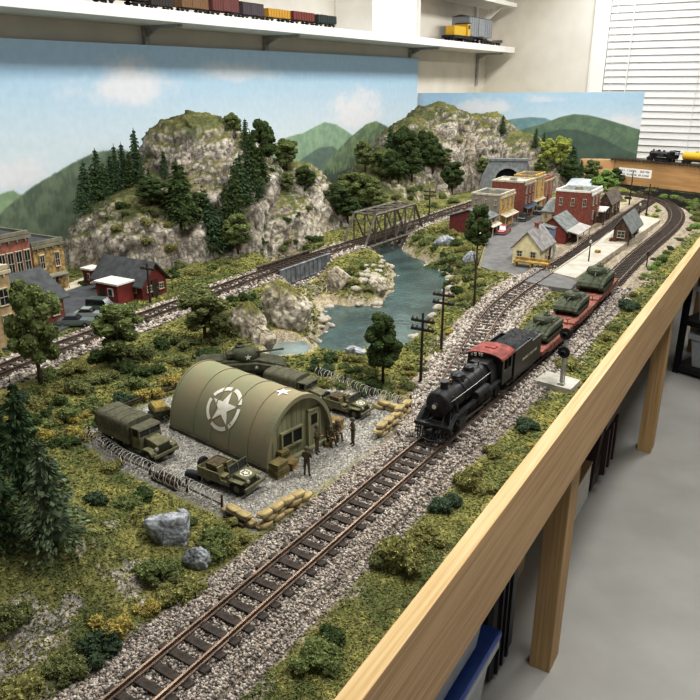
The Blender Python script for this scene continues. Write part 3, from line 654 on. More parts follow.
def deciduous(seed,n=17,flat=1.,chip=.030,nch=4200):
    r=random.Random(seed); bl=[]                       # unit tree: height 1
    for k in range(n):
        t=k/(n-1); z=.34+.58*t; R=.26*math.sin(PI*(.18+.74*t))**.7
        for j in range(2 if k%3==2 else 3):
            a=r.uniform(0,2*PI); q=R*r.uniform(.3,1.1)*flat; s=r.uniform(.062,.115)
            bl.append((q*math.cos(a),q*math.sin(a),z+r.uniform(-.04,.04),s*flat,s*flat,s*.85))
    m=MB(); foam(m,bl,nch,chip*.5,seed); 
    tr=MB(); tr.tube([(0,0,-.03),(.008,0,.2),(.0,.01,.45),(0,0,.75)],[.028,.022,.016,.006],7)
    for k in range(5):
        a=r.uniform(0,2*PI); z=r.uniform(.25,.42); tr.tube([(0,0,z),(.08*math.cos(a),.08*math.sin(a),z+.12),(.15*math.cos(a),.15*math.sin(a),z+.25)],[.012,.008,.004],5)
    return m,tr
def conifer(seed,layers=15,wid=.2,nch=2600):
    r=np.random.default_rng(seed); m=MB(); V=[];C=[]
    prof=lambda t: wid*(1-t)**.8*(1+.18*math.sin(t*37+seed))+.012
    bl=[(0,0,.16+.76*t,prof(t)*.62,prof(t)*.62,.075) for t in np.linspace(0,1,9)]
    foam(m,bl,10,.004,seed,sub=IC1)
    for k in range(layers):
        t=k/layers; z0=.13+.83*t; nb=max(5,int(13*(1-t)+4))
        for j in range(nb):
            a=r.uniform(0,2*PI); Rm=prof(t)*r.uniform(.75,1.2); pts=int(nch/layers/nb)
            for _ in range(pts):
                u=r.uniform(.15,1); rad=Rm*u; z=z0-.10*Rm/wid*u**1.5+r.normal(0,.006); c=np.array((rad*math.cos(a+r.normal(0,.16)),rad*math.sin(a+r.normal(0,.16)),z))
                d=np.array((math.cos(a),math.sin(a),-.5+r.normal(0,.35))); d/=np.linalg.norm(d); e=np.cross(d,r.normal(size=3)); e/=np.linalg.norm(e)+1e-9
                s=.021*r.uniform(.7,1.4); V+= [c-d*s,c+e*s*.5,c+d*s,c-e*s*.5]; C+= [np.full(3,r.uniform(.6,1.4))]*4
    m.add(np.array(V),np.arange(len(V)).reshape(-1,4),0,np.array(C))
    tr=MB().tube([(0,0,-.04),(0,0,.5),(0,0,.95)],[.018,.012,.003],6)
    return m,tr
def bushm(seed,n=5,nch=3200):
    r=random.Random(seed); bl=[]
    for k in range(n):
        a=r.uniform(0,2*PI); q=r.uniform(.08,.46); s=r.uniform(.12,.23); bl.append((q*math.cos(a),q*math.sin(a)*.8,s*.75+r.uniform(0,.24),s,s,s*.85))
    m=MB(); foam(m,bl,nch,.024,seed,rough=.5); return m
FC={'dark':'46562f','deep':'46573f','mid':'6c7744','olive':'84824a','yellow':'a4954c','pine':'445839','bright':'76914a','moss':'6f7546','greypine':'617152','lime':'979f4c'}
FM={k:mat('foliage_'+k,v,.95,vc=True,var=.18,scale=55 if 0 else 9,spec=.05) for k,v in FC.items()}
M_bark=mat('bark','4d3d2e',.95,var=.25,scale=20)
TM={}
def meshes(kind,var,colr):
    key=(kind,var,colr)
    if key not in TM:
        base=(kind,var)
        if base not in TM:
            if kind=='dec': m,t=deciduous(10+var)
            elif kind=='con': m,t=conifer(20+var,wid=(.17,.2,.23,.15)[var%4])
            elif kind=='bush': m,t=bushm(40+var,n=(10,13,11,14)[var%4]),None
            TM[base]=(m,t)
        m,t=TM[base]; TM[key]=(m.mesh('foliage',FM[colr],False,False,True), t.mesh('trunk',M_bark,True) if t else None)
    return TM[key]
WARM=[]
def tree(name,px,py,pytop,kind,colr,label,group=None,wide=1.,var=None,lean=0):
    for k_ in range(40):
        q=G(px,py+k_); mz=(q[1]*cp-(q[2]-CH)*sp)
        if q[1]<6.3 and (q[0]-BD0[0])*BDn[0]+(q[1]-BD0[1])*BDn[1]>.03 and (q[0]-WA[0])*WN[0]+(q[1]-WA[1])*WN[1]>.05: break
    h=hgt(q[0],q[1],pytop)-(q[2]-ZT); h=max(h,.02)
    if var is None: var=random.randrange(4)
    fm,tm=meshes(kind,var,colr)
    root=thing(name,label,'tree',tuple(q-np.array((0,0,.004))),random.uniform(0,6.28),1,group); wide*=1.3 if kind=='dec' else 1.1; root.scale=(h*wide,h*wide,h)
    for nm,me in (('foliage',fm),('trunk',tm)):
        o=bpy.data.objects.new(nm,me); COL.objects.link(o); o.parent=root
    return root
def bush(px,py,wpx,colr,label,group=None,hf=1.,var=None,loc=None):
    wpx*=1.12; q=G(px,min(py+.2*wpx,698)) if loc is None else np.array(loc); w=wpx*mpp(q[0],q[1],q[2]-ZT)
    if var is None: var=random.randrange(4)
    fm,_=meshes('bush',var,colr)
    o=bpy.data.objects.new('bush',fm); COL.objects.link(o); o.location=tuple(q-np.array((0,0,.08*w))); s=w/1.15; o.scale=(s,s,s*hf*random.uniform(.85,1.1)); o.rotation_euler=(0,0,random.uniform(0,6.28))
    tag(o,label,'bush',group); return o
CN={'dark':'dark green','deep':'deep bluish green','mid':'mid green','olive':'olive green','yellow':'yellow-green','bright':'bright green','moss':'mossy green','lime':'lime green'}
# --- big single trees
tree('deciduous_tree',41,384,279,'dec','mid','large full leafy tree in front of the dark-roofed brick shed, tallest leafy tree',wide=.62,var=0)
tree('deciduous_tree',121,364,304,'dec','mid','round leafy tree between the rear track and the covered truck',wide=.98,var=1)
tree('deciduous_tree',205,343,285,'dec','moss','leafy tree beside the rear track above the arched army hut',wide=1.05,var=2)
tree('scrub_tree',383,383,313,'dec','dark','dark windswept tree on the near river bank behind the army jeep',wide=.72,var=3)
tt=tree('tall_tree',474,306,206,'dec','dark','tall bare-trunked tree with a high crown beside the maroon shop',wide=.34,var=1)
fo=[c for c in tt.children if c.name.startswith('foliage')][0]; fo.scale=(1.0,1.0,.48); fo.location.z=.53
MB().tube([(0,0,0),(.01,0,.4),(0,0,.8)],[.03,.024,.015],7).build('trunk_core',M_bark,tt,sm=True)
for px,py,pt,w,lb in ((30,498,372,.8,'tall dark pine behind the left hill, rear one of the pair'),(55,545,432,1.05,'bushy grey-green pine standing at the front of the left hill'),(4,540,452,1.2,'dark pine cut by the left edge of the scene'),(8,470,395,1.1,'dark pine at the far left between the leafy tree and the pair of pines')):
    tree('pine_tree',px,py,pt,'con','greypine' if px in(55,) else 'pine',lb,wide=w,var=2)
# --- mountain trees
g='pines on the left mountain'
for px,py,pt,w in ((88,204,158,1.1),(100,198,145,1.0),(113,191,152,1.05),(118,190,142,.9),(125,187,140,1.),(138,180,125,1.),(165,178,148,1.2),(181,226,155,1.25),(208,226,190,1.3),(213,250,198,1.3),(222,252,205,1.2),(241,200,150,1.25),(232,205,176,1.2),(252,190,128,1.2),(246,150,116,1.1),(259,168,148,1.1),(172,212,180,1.2),(188,215,185,1.2),(225,200,180,1.1),(258,200,165,1.2),(150,190,165,1.1)):
    tree('pine_tree',px,py,pt,'con',random.choice(('pine','pine','dark')),'dark green pine growing on the left rocky mountain',g,wide=w*.98)
for px,py,pt,w in ((84,214,178,1.2),(95,200,162,1.3),(106,195,160,1.2),(131,186,150,1.2),(143,190,160,1.1),(236,214,160,1.2),(246,206,170,1.3),(228,228,185,1.2),(218,238,200,1.2),(262,185,140,1.3),(250,182,138,1.1),(195,222,196,1.2),(184,200,160,1.1)):
    tree('pine_tree',px,py,pt,'con',random.choice(('pine','dark')),'dark green pine growing on the left rocky mountain',g,wide=w)
g='leafy trees on the left mountain'
for px,py,pt,w in ((155,206,176,1.6),(233,138,112,.9),(263,170,120,.7),(287,170,138,1.05),(305,190,165,1.1),(288,192,172,1.0),(238,252,214,1.0),(175,205,188,1.4),(200,215,192,1.2),(265,150,128,.9)):
    tree('deciduous_tree',px,py,pt,'dec',random.choice(('dark','mid','dark')),'dark leafy tree growing on the left rocky mountain',g,wide=w)
g='trees on the lower slope of the right mountain'
for px,py,pt,w,c in ((365,172,141,.95,'mid'),(381,178,146,.9,'mid'),(390,183,150,.9,'dark'),(404,176,126,.7,'dark'),(412,181,150,1.,'dark'),(424,170,130,.75,'dark'),(433,172,143,1.,'dark'),(337,212,183,1.1,'dark'),(352,205,172,1.1,'mid'),(366,210,173,1.,'mid'),(348,222,196,1.2,'dark'),(452,192,162,1.0,'dark'),(398,182,160,1.1,'dark'),(443,168,150,1.1,'mid'),(376,212,190,1.2,'mid'),(341,196,180,1.2,'mid')):
    tree('deciduous_tree',px,py,pt,'dec',c,'leafy tree on the wooded lower slope of the right mountain',g,wide=w*1.1)
for px,py,pt in ((390,160,124),(396,158,128)): tree('pine_tree',px,py,pt,'con','pine','small pine behind the leafy trees of the right mountain slope','pines on the right mountain slope',wide=1.1)
for px,py,pt,c,k,w,lb in ((502,135,113,'pine','con',1.,'lone pine on the crest of the right mountain'),(535,148,126,'pine','con',1.,'left pine of the two above the tunnel mouth'),(543,152,130,'pine','con',1.,'right pine of the two above the tunnel mouth'),(546,166,138,'lime','dec',.9,'yellow-green leafy tree right above the tunnel mouth'),(560,170,136,'lime','dec',.8,'tall yellow-green leafy tree behind the yellow-front shops'),(571,176,142,'pine','con',1.1,'dark pine right of the yellow-green tree behind town'),(568,184,158,'dark','dec',1.1,'dark round tree behind the tall brick corner building'),(590,186,160,'mid','dec',.95,'leafy tree before the curved pale side board'),(607,192,170,'bright','dec',1.3,'bright leafy tree beside the far brown house'),(597,196,176,'bright','dec',1.2,'bright leafy tree between the tall brick building and far brown house'),(580,178,158,'pine','con',1.2,'small dark pine before the curved pale side board'),(616,186,168,'dark','dec',1.1,'dark leafy tree under the white sign board'),(482,178,158,'mid','dec',1.0,'leafy tree at the left side of the tunnel portal'),(541,176,158,'mid','dec',1.1,'leafy tree at the right shoulder of the tunnel portal')):
    tree('pine_tree' if k=='con' else 'deciduous_tree',px,py,pt,k,c,lb,wide=w)
# --- single bushes in the foreground
for px,py,w,c,lb in ((170,575,34,'moss','moss bush between the boulders and the front track'),(232,540,34,'olive','olive bush by the track below the left end of the front sandbag wall'),(128,500,30,'mid','mid green bush left of the olive bush below the wire fence'),(90,496,34,'deep','dark bluish bush alone on the hill crest above the jeep'),(113,463,26,'olive','olive bush at the top of the hill by the wire fence'),(148,512,44,'olive','olive bush below the wire fence, left of the grey boulder'),(142,491,30,'dark','dark bush by the wire fence posts left of the jeep'),(216,540,46,'mid','broad mid green bush right of the two grey boulders'),(222,524,36,'olive','olive bush below the front sandbag wall'),(182,520,26,'mid','small bush behind the larger grey boulder'),(158,566,42,'mid','mid green bush just below the two grey boulders'),(180,586,46,'olive','olive bush at the hill foot beside the front track'),(150,602,30,'yellow','yellow-green bush below the olive one at the hill foot'),(114,622,46,'yellow','broad yellow-green bush at the hill foot'),(98,640,50,'deep','deep green bush at the hill foot nearest the front track'),(66,664,40,'moss','moss green bush left of the deep green one'),(14,680,66,'olive','large olive bush at the lower left edge'),(316,652,60,'mid','mid green bush by the front board nearest the viewer'),(330,632,36,'dark','dark bush close behind the nearest strip bush'),(404,550,62,'olive','olive bush on the strip between track and board, largest there'),(424,532,40,'olive','smaller olive bush touching the largest strip bush'),(386,556,36,'moss','moss bush left of the largest strip bush'),(446,500,34,'deep','dark bluish bush on the strip below the locomotive'),(476,477,44,'olive','broad olive bush on the strip below the locomotive'),(492,449,24,'olive','small olive bush on the strip nearer the locomotive'),(526,423,30,'deep','dark bush in front of the concrete signal base'),(566,360,32,'olive','olive bush behind the signal mast'),(604,337,20,'olive','olive bush on the strip beside the first flatcar'),(614,325,18,'moss','moss bush on the strip beside the second flatcar'),(629,304,26,'deep','dark bluish bush on the strip beside the last tank'),(632,294,14,'olive','small olive bush behind the dark one by the last tank'),(660,258,16,'dark','dark bush where the track starts to curve'),(14,610,44,'moss','moss bush half way down the left hill by the rock face')):
    bush(px,py,w,c,lb,hf=.95)
# --- scattered repeats
def scatter(poly,n,size,cols,where,group,dmin=.56,hf=1.,ok=None):
    poly=np.array(poly,float); lo,hi=poly.min(0),poly.max(0); got=[];t=0
    while len(got)<n and t<n*60:
        t+=1; x,y=random.uniform(lo[0],hi[0]),random.uniform(lo[1],hi[1])
        if sdf(poly,np.array([x]),np.array([y]))[0]>0: continue
        w=random.uniform(*size)
        if any(math.hypot(x-a,(y-b)*1.5)<(w+c)*.5*dmin for a,b,c in got): continue
        q=G(x,y); X,Y=np.array([q[0]]),np.array([q[1]])
        if min(pdist(main[::6],X,Y)[0][0],pdist(siding[::6],X,Y)[0][0],pdist(back[::6],X,Y)[0][0])<.062+.3*w*mpp(q[0],q[1]): continue
        if sdf(water_poly,X,Y)[0]<.01 or (q[0]-FI[0])*fnrm[0]+(q[1]-FI[1])*fnrm[1]>-.3*w*mpp(q[0],q[1]): continue
        got.append((x,y,w)); c=random.choice(cols); bush(x,y,w,c,f'{CN[c]} bush {where}',f'{CN[c]} bushes {group}',hf=hf)
scatter([(0,392),(60,352),(105,352),(180,330),(232,322),(250,352),(235,366),(160,392),(105,412),(70,418),(40,400)],95,(23,38),['dark','olive','mid','moss','dark','yellow','mid','deep'],'in the thicket between the rear track and the army camp','in the thicket behind the camp',.85)
scatter([(0,400),(60,398),(105,414),(88,440),(60,445),(0,430)],18,(14,26),['dark','olive','yellow'],'at the left end of the thicket beside the covered truck','beside the covered truck',.8)
scatter([(180,300),(250,288),(268,300),(245,330),(205,326)],12,(10,20),['mid','moss','dark'],'on the slope below the rear track before the girder bridge','before the girder bridge',.7)
scatter([(305,362),(345,352),(372,362),(378,396),(350,392),(318,380)],17,(12,22),['deep','dark','mid','olive'],'on the river bank behind the parked camp trucks','on the bank behind the camp',.65)
scatter([(385,398),(400,372),(440,340),(452,330),(470,335),(440,372),(425,398)],10,(8,18),['olive','yellow','moss'],'on the yellow grass around the telegraph poles','around the telegraph poles',.8)
scatter([(425,262),(448,252),(482,270),(482,300),(464,308),(450,288),(440,272)],20,(11,19),['mid','moss','dark','olive'],'on the far river bank beside the town','on the far river bank',.62)
scatter([(412,232),(448,226),(470,246),(480,262),(448,256),(425,250)],16,(9,16),['moss','dark','mid','olive'],'between the truss bridge end and the maroon shop','by the truss bridge end',.65)
scatter([(345,258),(375,258),(380,288),(365,300),(352,285)],7,(8,18),['dark','olive','moss'],'on the grassy knoll between the two bridges','on the knoll between the bridges',.8)
scatter([(640,262),(668,246),(700,222),(700,205),(688,200),(684,232),(660,262),(640,280)],20,(7,13),['moss','dark','bright','olive'],'outside the curve of the front track','outside the track curve',.6)
scatter([(648,190),(700,200),(700,215),(690,205),(660,194)],10,(7,12),['moss','bright','mid'],'at the foot of the far oak board','at the far oak board',.6)
scatter([(640,212),(662,204),(668,214),(652,222)],6,(6,10),['bright','lime'],'inside the loop at the end of the station platform','inside the track loop',.7)
scatter([(612,190),(640,192),(645,198),(622,200)],6,(6,9),['mid','dark','lime'],'behind the far brown house by the far road','behind the far brown house',.6)
scatter([(70,268),(92,262),(170,264),(240,258),(250,262),(200,276),(80,284)],16,(9,18),['dark','mid','moss','olive'],'at the foot of the left mountain','at the left mountain foot',.65)
scatter([(250,240),(320,236),(335,232),(330,244),(260,256)],10,(7,13),['dark','mid','moss'],'under the spur cliff beside the rear track','under the spur cliff',.7)
scatter([(205,250),(225,150),(260,150),(315,185),(312,235),(240,230)],14,(8,16),['dark','moss','mid'],'growing on the ledges of the left mountain','on the ledges of the left mountain',.8)
scatter([(100,205),(150,188),(180,220),(170,250),(120,238)],10,(9,18),['moss','olive','dark'],'on the front shelf of the left mountain','on the left mountain shelf',.8)
scatter([(345,215),(352,195),(440,180),(460,200),(430,212)],14,(8,15),['dark','moss','mid'],'on the lower ledges of the right mountain','on the right mountain ledges',.75)
scatter([(415,150),(450,120),(500,135),(560,170),(560,182),(470,180)],8,(7,14),['moss','dark','olive'],'on the cliff face of the right mountain','on the right cliff face',.9)
scatter([(560,190),(610,192),(604,205),(570,200)],8,(7,12),['bright','mid','dark'],'behind the tall brick corner building','behind the tall brick building',.7)
scatter([(420,400),(424,382),(446,352),(462,345),(452,372),(434,404)],8,(7,13),['olive','moss'],'on the verge behind the locomotive','on the verge behind the locomotive',.8)
scatter([(520,420),(560,398),(640,290),(655,268),(664,272),(560,420),(505,470)],14,(6,12),['yellow','olive','moss'],'sparse and low on the grass strip along the front board','low on the front strip',1.,.6)
# ================================================================== buildings
TU=P(600,234)-P(557,266); TU/=np.linalg.norm(TU); TV=np.array((-TU[1],TU[0]))
BU=P(230,284)-P(108,328); BU/=np.linalg.norm(BU); BVv=np.array((-BU[1],BU[0]))
def projx(q,z=0): 
    X,Y,Z=q[0],q[1],z+ZT-CH; zc=Y*cp-Z*sp; return 350+F*X/zc
def reach(o,d,px):                         # how far along d from o until photo column px
    lo,hi=0,3.
    s=1 if projx(o+d*.05)>projx(o) else -1
    for _ in range(50):
        m=(lo+hi)/2
        if (projx(o+d*m)-px)*s<0: lo=m
        else: hi=m
    return lo
B_={}
def bm_(n,c,var=.12,sc=60,**k): return mat('wall_'+n,c,.9,var=var,scale=sc,**k)
M_pane=mat('window_pane','23262a',.15,var=.1,spec=.5); M_trimw=mat('trim_cream','bcb29a',.7); M_trimg=mat('trim_grey','7c7a68',.8)
M_roofg=mat('roof_grey','6c706e',.9,var=.18,scale=45); M_roofd=mat('roof_dark','4e5152',.9,var=.15,scale=40); M_roofw=mat('roof_white','d9d5cc',.8,var=.06); M_roofgg=mat('roof_green_grey','767a77',.9,var=.15,scale=40)
BRICK=bm_('brick_red','86493d',.16,90); BRICKP=bm_('brick_pink','96604f',.16,90); MAROON=bm_('maroon','6b2e2c',.1,60); TAUPE=bm_('taupe','8b8375',.1); YBR=bm_('yellow_stone','a58a55',.28,70); TAN=bm_('tan','b79f75',.1); CREAM=bm_('cream','d3c9a2',.06); BROWN=bm_('brown_wood','5f4a3b',.22,60); REDW=bm_('red_wood','7c342b',.12,50); YEL=bm_('yellow_brick','c29f5c',.12,80)
M_door=mat('door_dark','3b2c25',.7); M_blue=mat('blue_paint','6f8299',.7,var=.1,scale=30)
def bld(name,label,C,lx,rx,top,wall,face=None,roof='flat',ridge=None,wl_=(),wr_=(),u=None,rm=None,awn=None,door=None,parapet=.012,over=.01,doorL=None,chim=None,corn=None,base=0.006,dl=None,dr=None):
    u=TU if u is None else u; v=np.array((-u[1],u[0])); c=P(*C,base); lr=dr or reach(c,u,rx); ll=dl or reach(c,v,lx); h=hgt(c[0],c[1],top)-base-(parapet if roof=='flat' else 0)
    r=thing(name,label,'building',(c[0],c[1],ZT+base),math.atan2(u[1],u[0]))
    m=MB()
    if roof=='flat':
        m.box(0,lr,0,ll,-.02,h); m.build('walls',[wall],r)
        if face: MB().box(-.001,lr+.001,-.0025,.004,-.01,h+.001).build('facade',face,r)
        t=.006; pm=MB()
        pm.box(-.003,lr+.003,-.004,t,h,h+parapet).box(-.003,t,-.003,ll+.003,h,h+parapet*.8).box(lr-t,lr+.003,0,ll+.003,h,h+parapet*.8).box(0,lr,ll-t,ll+.003,h,h+parapet*.7)
        pm.build('parapet',corn or wall,r); MB().box(t,lr-t,t,ll-t,h,h+.002).build('roof',rm or M_roofd,r)
        cb=MB().box(-.006,lr+.006,-.009,-.002,h-.012,h-.003)
        for k in range(max(2,int(lr/.03))): x=(k+.5)*lr/max(2,int(lr/.03)); cb.box(x-.002,x+.002,-.009,-.001,h-.02,h-.012)
        cb.build('cornice',corn or M_trimw,r)
        if ll>.08: MB().box(lr*.35,lr*.55,ll*.4,ll*.6,h+.002,h+.016,taper=.3).build('roof_hatch',M_trimg,r)
    else:
        hr=(hgt(c[0],c[1],ridge[1]) if isinstance(ridge,tuple) else h+ridge)-0 if not isinstance(ridge,float) else h+ridge
        if roof=='gableL':                  # gable on the left wall, ridge along x
            m.box(0,lr,0,ll,-.02,h).prism([(0,h),(ll,h),(ll/2,hr-.003)],0,lr,ax='x'); m.build('walls',[wall],r)
            t=.005; rb=MB(); e=over; k=(hr-h)/(ll/2)
            for s,(y0,y1) in ((-1,(-e,ll/2)),(1,(ll+e,ll/2))): rb.add([(-e,y0,h-e*k),(lr+e,y0,h-e*k),(lr+e,y1,hr),(-e,y1,hr),(-e,y0,h-e*k+t),(lr+e,y0,h-e*k+t),(lr+e,y1,hr+t),(-e,y1,hr+t)],[(0,3,2,1),(4,5,6,7),(0,1,5,4),(1,2,6,5),(2,3,7,6),(3,0,4,7)])
            rb.build('roof',rm or M_roofg,r)
        else:
            m.box(0,lr,0,ll,-.02,h).prism([(0,h),(lr,h),(lr/2,hr-.003)],0,ll,ax='y'); m.build('walls',[wall],r)
            t=.005; rb=MB(); e=over; k=(hr-h)/(lr/2)
            for x0,x1 in ((-e,lr/2),(lr+e,lr/2)): rb.add([(x0,-e,h-e*k),(x0,ll+e,h-e*k),(x1,ll+e,hr),(x1,-e,hr),(x0,-e,h-e*k+t),(x0,ll+e,h-e*k+t),(x1,ll+e,hr+t),(x1,-e,hr+t)],[(0,3,2,1),(4,5,6,7),(0,1,5,4),(1,2,6,5),(2,3,7,6),(3,0,4,7)])
            rb.build('roof',rm or M_roofg,r)
    def win(side,a,z0,w,hh,fm=M_trimw):
        L=lr if side=='R' else ll; a=a*L; z=z0*h; hh=hh*h; w=w; f=MB();t=.0019
        def B(x0,x1,zz0,zz1,d,mb):
            if side=='R': mb.box(x0,x1,-d-.003,-.001,zz0,zz1)
            else: mb.box(-d,.002,x0,x1,zz0,zz1)
        for q in ((a-w/2-t,a-w/2,z-t,z+hh+t),(a+w/2,a+w/2+t,z-t,z+hh+t),(a-w/2,a+w/2,z-t,z),(a-w/2,a+w/2,z+hh,z+hh+t),(a-w/2,a+w/2,z+hh*.48,z+hh*.48+.0014),(a-.0007,a+.0007,z,z+hh)): B(*q,.0035,f)
        B(a-w/2-t*1.8,a+w/2+t*1.8,z-t*1.6,z-t*.6,.006,f); B(a-w/2-t*1.5,a+w/2+t*1.5,z+hh+t,z+hh+t*2.2,.005,f)
        o=f.build('window',fm,r); p=MB(); B(a-w/2,a+w/2,z,z+hh,.0014,p); p.build('pane',M_pane,o)
    for (n,z0,w,hh) in wl_:
        for k in range(n): win('L',(k+.5)/n if n>1 else .5,z0,w,hh)
    for (n,z0,w,hh) in wr_:
        for k in range(n): win('R',(k+.5)/n if n>1 else .5,z0,w,hh)
    if door:
        a,w,hh=door; a*=lr; d=MB().box(a-w/2,a+w/2,-.005,0,0,hh).build('door',M_door,r); MB().box(a+w*.3,a+w*.36,-.007,-.005,hh*.45,hh*.5).build('door_handle',M_trimw,d)
    if doorL:
        a,w,hh=doorL; a*=ll; d=MB().box(-.003,.001,a-w/2,a+w/2,0,hh).build('door',M_door,r); MB().box(-.005,-.003,a+w*.3,a+w*.36,hh*.45,hh*.5).build('door_handle',M_trimw,d)
    if awn:
        z,dp,am=awn; b=MB(); b.add([(.0,-dp,z*h),(lr,-dp,z*h),(lr,-.002,z*h+dp*.35),(0,-.002,z*h+dp*.35),(0,-dp,z*h+.003),(lr,-dp,z*h+.003),(lr,-.002,z*h+dp*.35+.004),(0,-.002,z*h+dp*.35+.004)],[(0,3,2,1),(4,5,6,7),(0,1,5,4),(1,2,6,5),(2,3,7,6),(3,0,4,7)])
        o=b.build('awning',am,r)
        for x in (.006,lr/2,lr-.006): MB().tube([(x,-dp+.004,-.01),(x,-dp+.004,z*h+.002)],.0017,6).build('post',M_trimw,r)
    if chim:
        x,y,hc=chim; q=MB().box(x*lr-.008,x*lr+.008,y*ll-.007,y*ll+.007,h-.01,h+hc); q.box(x*lr-.01,x*lr+.01,y*ll-.009,y*ll+.009,h+hc,h+hc+.004); q.build('chimney',BRICK,r)
    return r,lr,ll,h
# street row, from the near end
bld('shop','small maroon shop with grey lean roof and red brick front, nearest of the street row',(487,236),449,496,219,MAROON,BRICK,'gableL',.035,wr_=((2,.55,.012,.3),),awn=(.5,.03,M_trimw),door=(.5,.016,.05),chim=(.5,.75,.03),rm=M_roofg)
bld('shop','taupe-sided shop with yellow front and cream awning beside the maroon shop',(499,229),470,512,194,TAUPE,YEL,'flat',wl_=((3,.72,.009,.14),),wr_=((3,.62,.012,.22),),awn=(.36,.035,M_trimw),door=(.5,.018,.055),corn=M_trimw)
bld('shop','large red brick store with dark blue canopy and flat grey roof on the street',(522,219),490,532,181,BRICK,BRICK,'flat',wr_=((3,.70,.012,.17),(3,.42,.012,.17)),awn=(.28,.03,mat('canopy_blue','3e5266',.7)),door=(.5,.018,.06),rm=mat('roof_pale','a8a59d',.9),corn=M_trimw)
bld('shop','narrow yellow-front shop beyond the large red brick store',(532,211),512,542,175,YEL,YEL,'flat',wr_=((2,.68,.014,.18),(2,.40,.014,.18)),awn=(.26,.02,M_trimw),door=(.5,.018,.055))
bld('shop','last brick shop of the street row beyond the yellow front',(542,205),526,551,178,BRICKP,BRICKP,'flat',wr_=((2,.66,.014,.2),(2,.36,.014,.2)),door=(.5,.018,.05))
# buildings between street and track
bld('brick_building','tall red brick corner building with white-edged flat roof beside the track',(588,227),553,598,191,BRICK,None,'flat',wl_=((3,.6,.014,.2),),wr_=((3,.62,.012,.2),(2,.2,.014,.22)),corn=M_roofw,rm=M_roofg,door=(.5,.02,.06))
bld('glass_roof_house','low house with pale blue-grey sheet roof behind the tall brick corner building',(588,196),567,597,186,TAUPE,None,'gableR',.025,wl_=((3,.3,.012,.4),),rm=mat('roof_pale_blue','a9b2b6',.6))
bld('brown_house','far dark brown timber house with gabled roof beyond the brick corner building',(609,219),597,619,203,BROWN,None,'gableL',.05,wl_=((2,.4,.014,.3),),wr_=((3,.4,.014,.3),),rm=mat('roof_brown','6b6057',.9,var=.2,scale=40),door=(.5,.02,.05))
r,lr,ll,h=bld('trackside_shed','low timber shed with white canopy roof against the brick corner building',(602,222),594,609,212,BROWN,None,'gableR',.012,rm=M_roofw,door=(.5,.02,.04))
bld('cottage','tan cottage with grey-green hipped roof behind the red gabled house',(563,223),542,578,213,TAN,None,'gableR',.045,wl_=((3,.35,.014,.4),),rm=M_roofgg,chim=(.5,.6,.05))
r,lr,ll,h=bld('red_house','red wooden gabled house with grey-green roof and porch by the track',(565,243),537,577,231,REDW,None,'gableL',.055,wl_=((1,.3,.016,.5),),wr_=((2,.35,.016,.4),),rm=M_roofgg,door=(.8,.02,.05))
b=MB().add([(-.0,-.06,h*.72),(lr+.02,-.06,h*.72),(lr+.02,-.001,h*.98),(0,-.001,h*.98),(-.0,-.06,h*.72+.004),(lr+.02,-.06,h*.72+.004),(lr+.02,-.001,h*.98+.004),(0,-.001,h*.98+.004)],[(0,3,2,1),(4,5,6,7),(0,1,5,4),(1,2,6,5),(2,3,7,6),(3,0,4,7)]); b.build('porch_roof',mat('roof_tin','9f9a94',.8,var=.12,scale=50),r)
for x in (.005,lr/2,lr+.012): MB().box(x-.002,x+.002,-.057,-.053,-.01,h*.73).build('porch_post',M_trimw,r)
r,lr,ll,h=bld('yellow_house','small pale yellow house with steep grey roof at the near corner of town',(539,266),512,552,249,CREAM,None,'gableL',.062,wl_=((2,.45,.018,.3),),wr_=((1,.4,.018,.35),),rm=mat('roof_slate','8b8886',.9,var=.15,scale=45),doorL=None,door=(.7,.02,.055),chim=(.6,.5,.08))
# blue tall shed
c=P(551,253); r=thing('blue_shed','narrow tall blue-grey shed between the yellow house and red gabled house','shed',(c[0],c[1],ZT+.004),math.atan2(TU[1],TU[0]))
MB().box(0,.045,0,.05,-.01,.10).build('walls',M_blue,r); MB().add([(-.004,-.004,.10),(.049,-.004,.10),(.049,.054,.112),(-.004,.054,.112),(-.004,-.004,.104),(.049,-.004,.104),(.049,.054,.116),(-.004,.054,.116)],[(0,3,2,1),(4,5,6,7),(0,1,5,4),(1,2,6,5),(2,3,7,6),(3,0,4,7)]).build('roof',M_roofg,r)
MB().box(-.003,0,.01,.04,0,.085).build('door',mat('blue_door','5d7088',.7),r)
# bench / baggage wagon in front of the yellow house
M_ywood=mat('yellow_wood','a98a45',.85,var=.2,scale=60)
c=P(513,268); r=thing('bench','long yellow-brown wooden bench in front of the yellow house','bench',(c[0],c[1],ZT+.006),math.atan2(-TV[1],-TV[0]))
L=.14
MB().box(0,L,0,.03,.02,.026).build('seat',M_ywood,r); MB().box(0,L,.028,.034,.026,.036).build('backrest',M_ywood,r)
for x in (.006,L/2,L-.006): MB().box(x-.003,x+.003,.002,.032,-.004,.02).build('leg',M_ywood,r); 
for x in (.006,L-.006): MB().box(x-.002,x+.002,.028,.034,.02,.034).build('back_post',M_ywood,r)
# platform and depot
pl=PZ([(551,277),(575,283),(660,223),(641,219),(612,234)])
o=flat('station_platform',pl,ZT-.005,ZT+.020,mat('platform_concrete','b3ab99',.9,var=.1,scale=20)); tag(o,'long pale concrete station platform between the two front tracks','platform')
M_cream=mat('platform_edge','e3dcc8',.8)
r,lr,ll,h=bld('station_depot','small brown wooden depot with grey-green gabled roof standing on the platform',(628,242),612,638,229,BROWN,None,'gableL',.05,wl_=((1,.3,.03,.45),),wr_=((2,.3,.02,.45),),rm=M_roofgg,door=(.5,.022,.055),base=.02,over=.016)
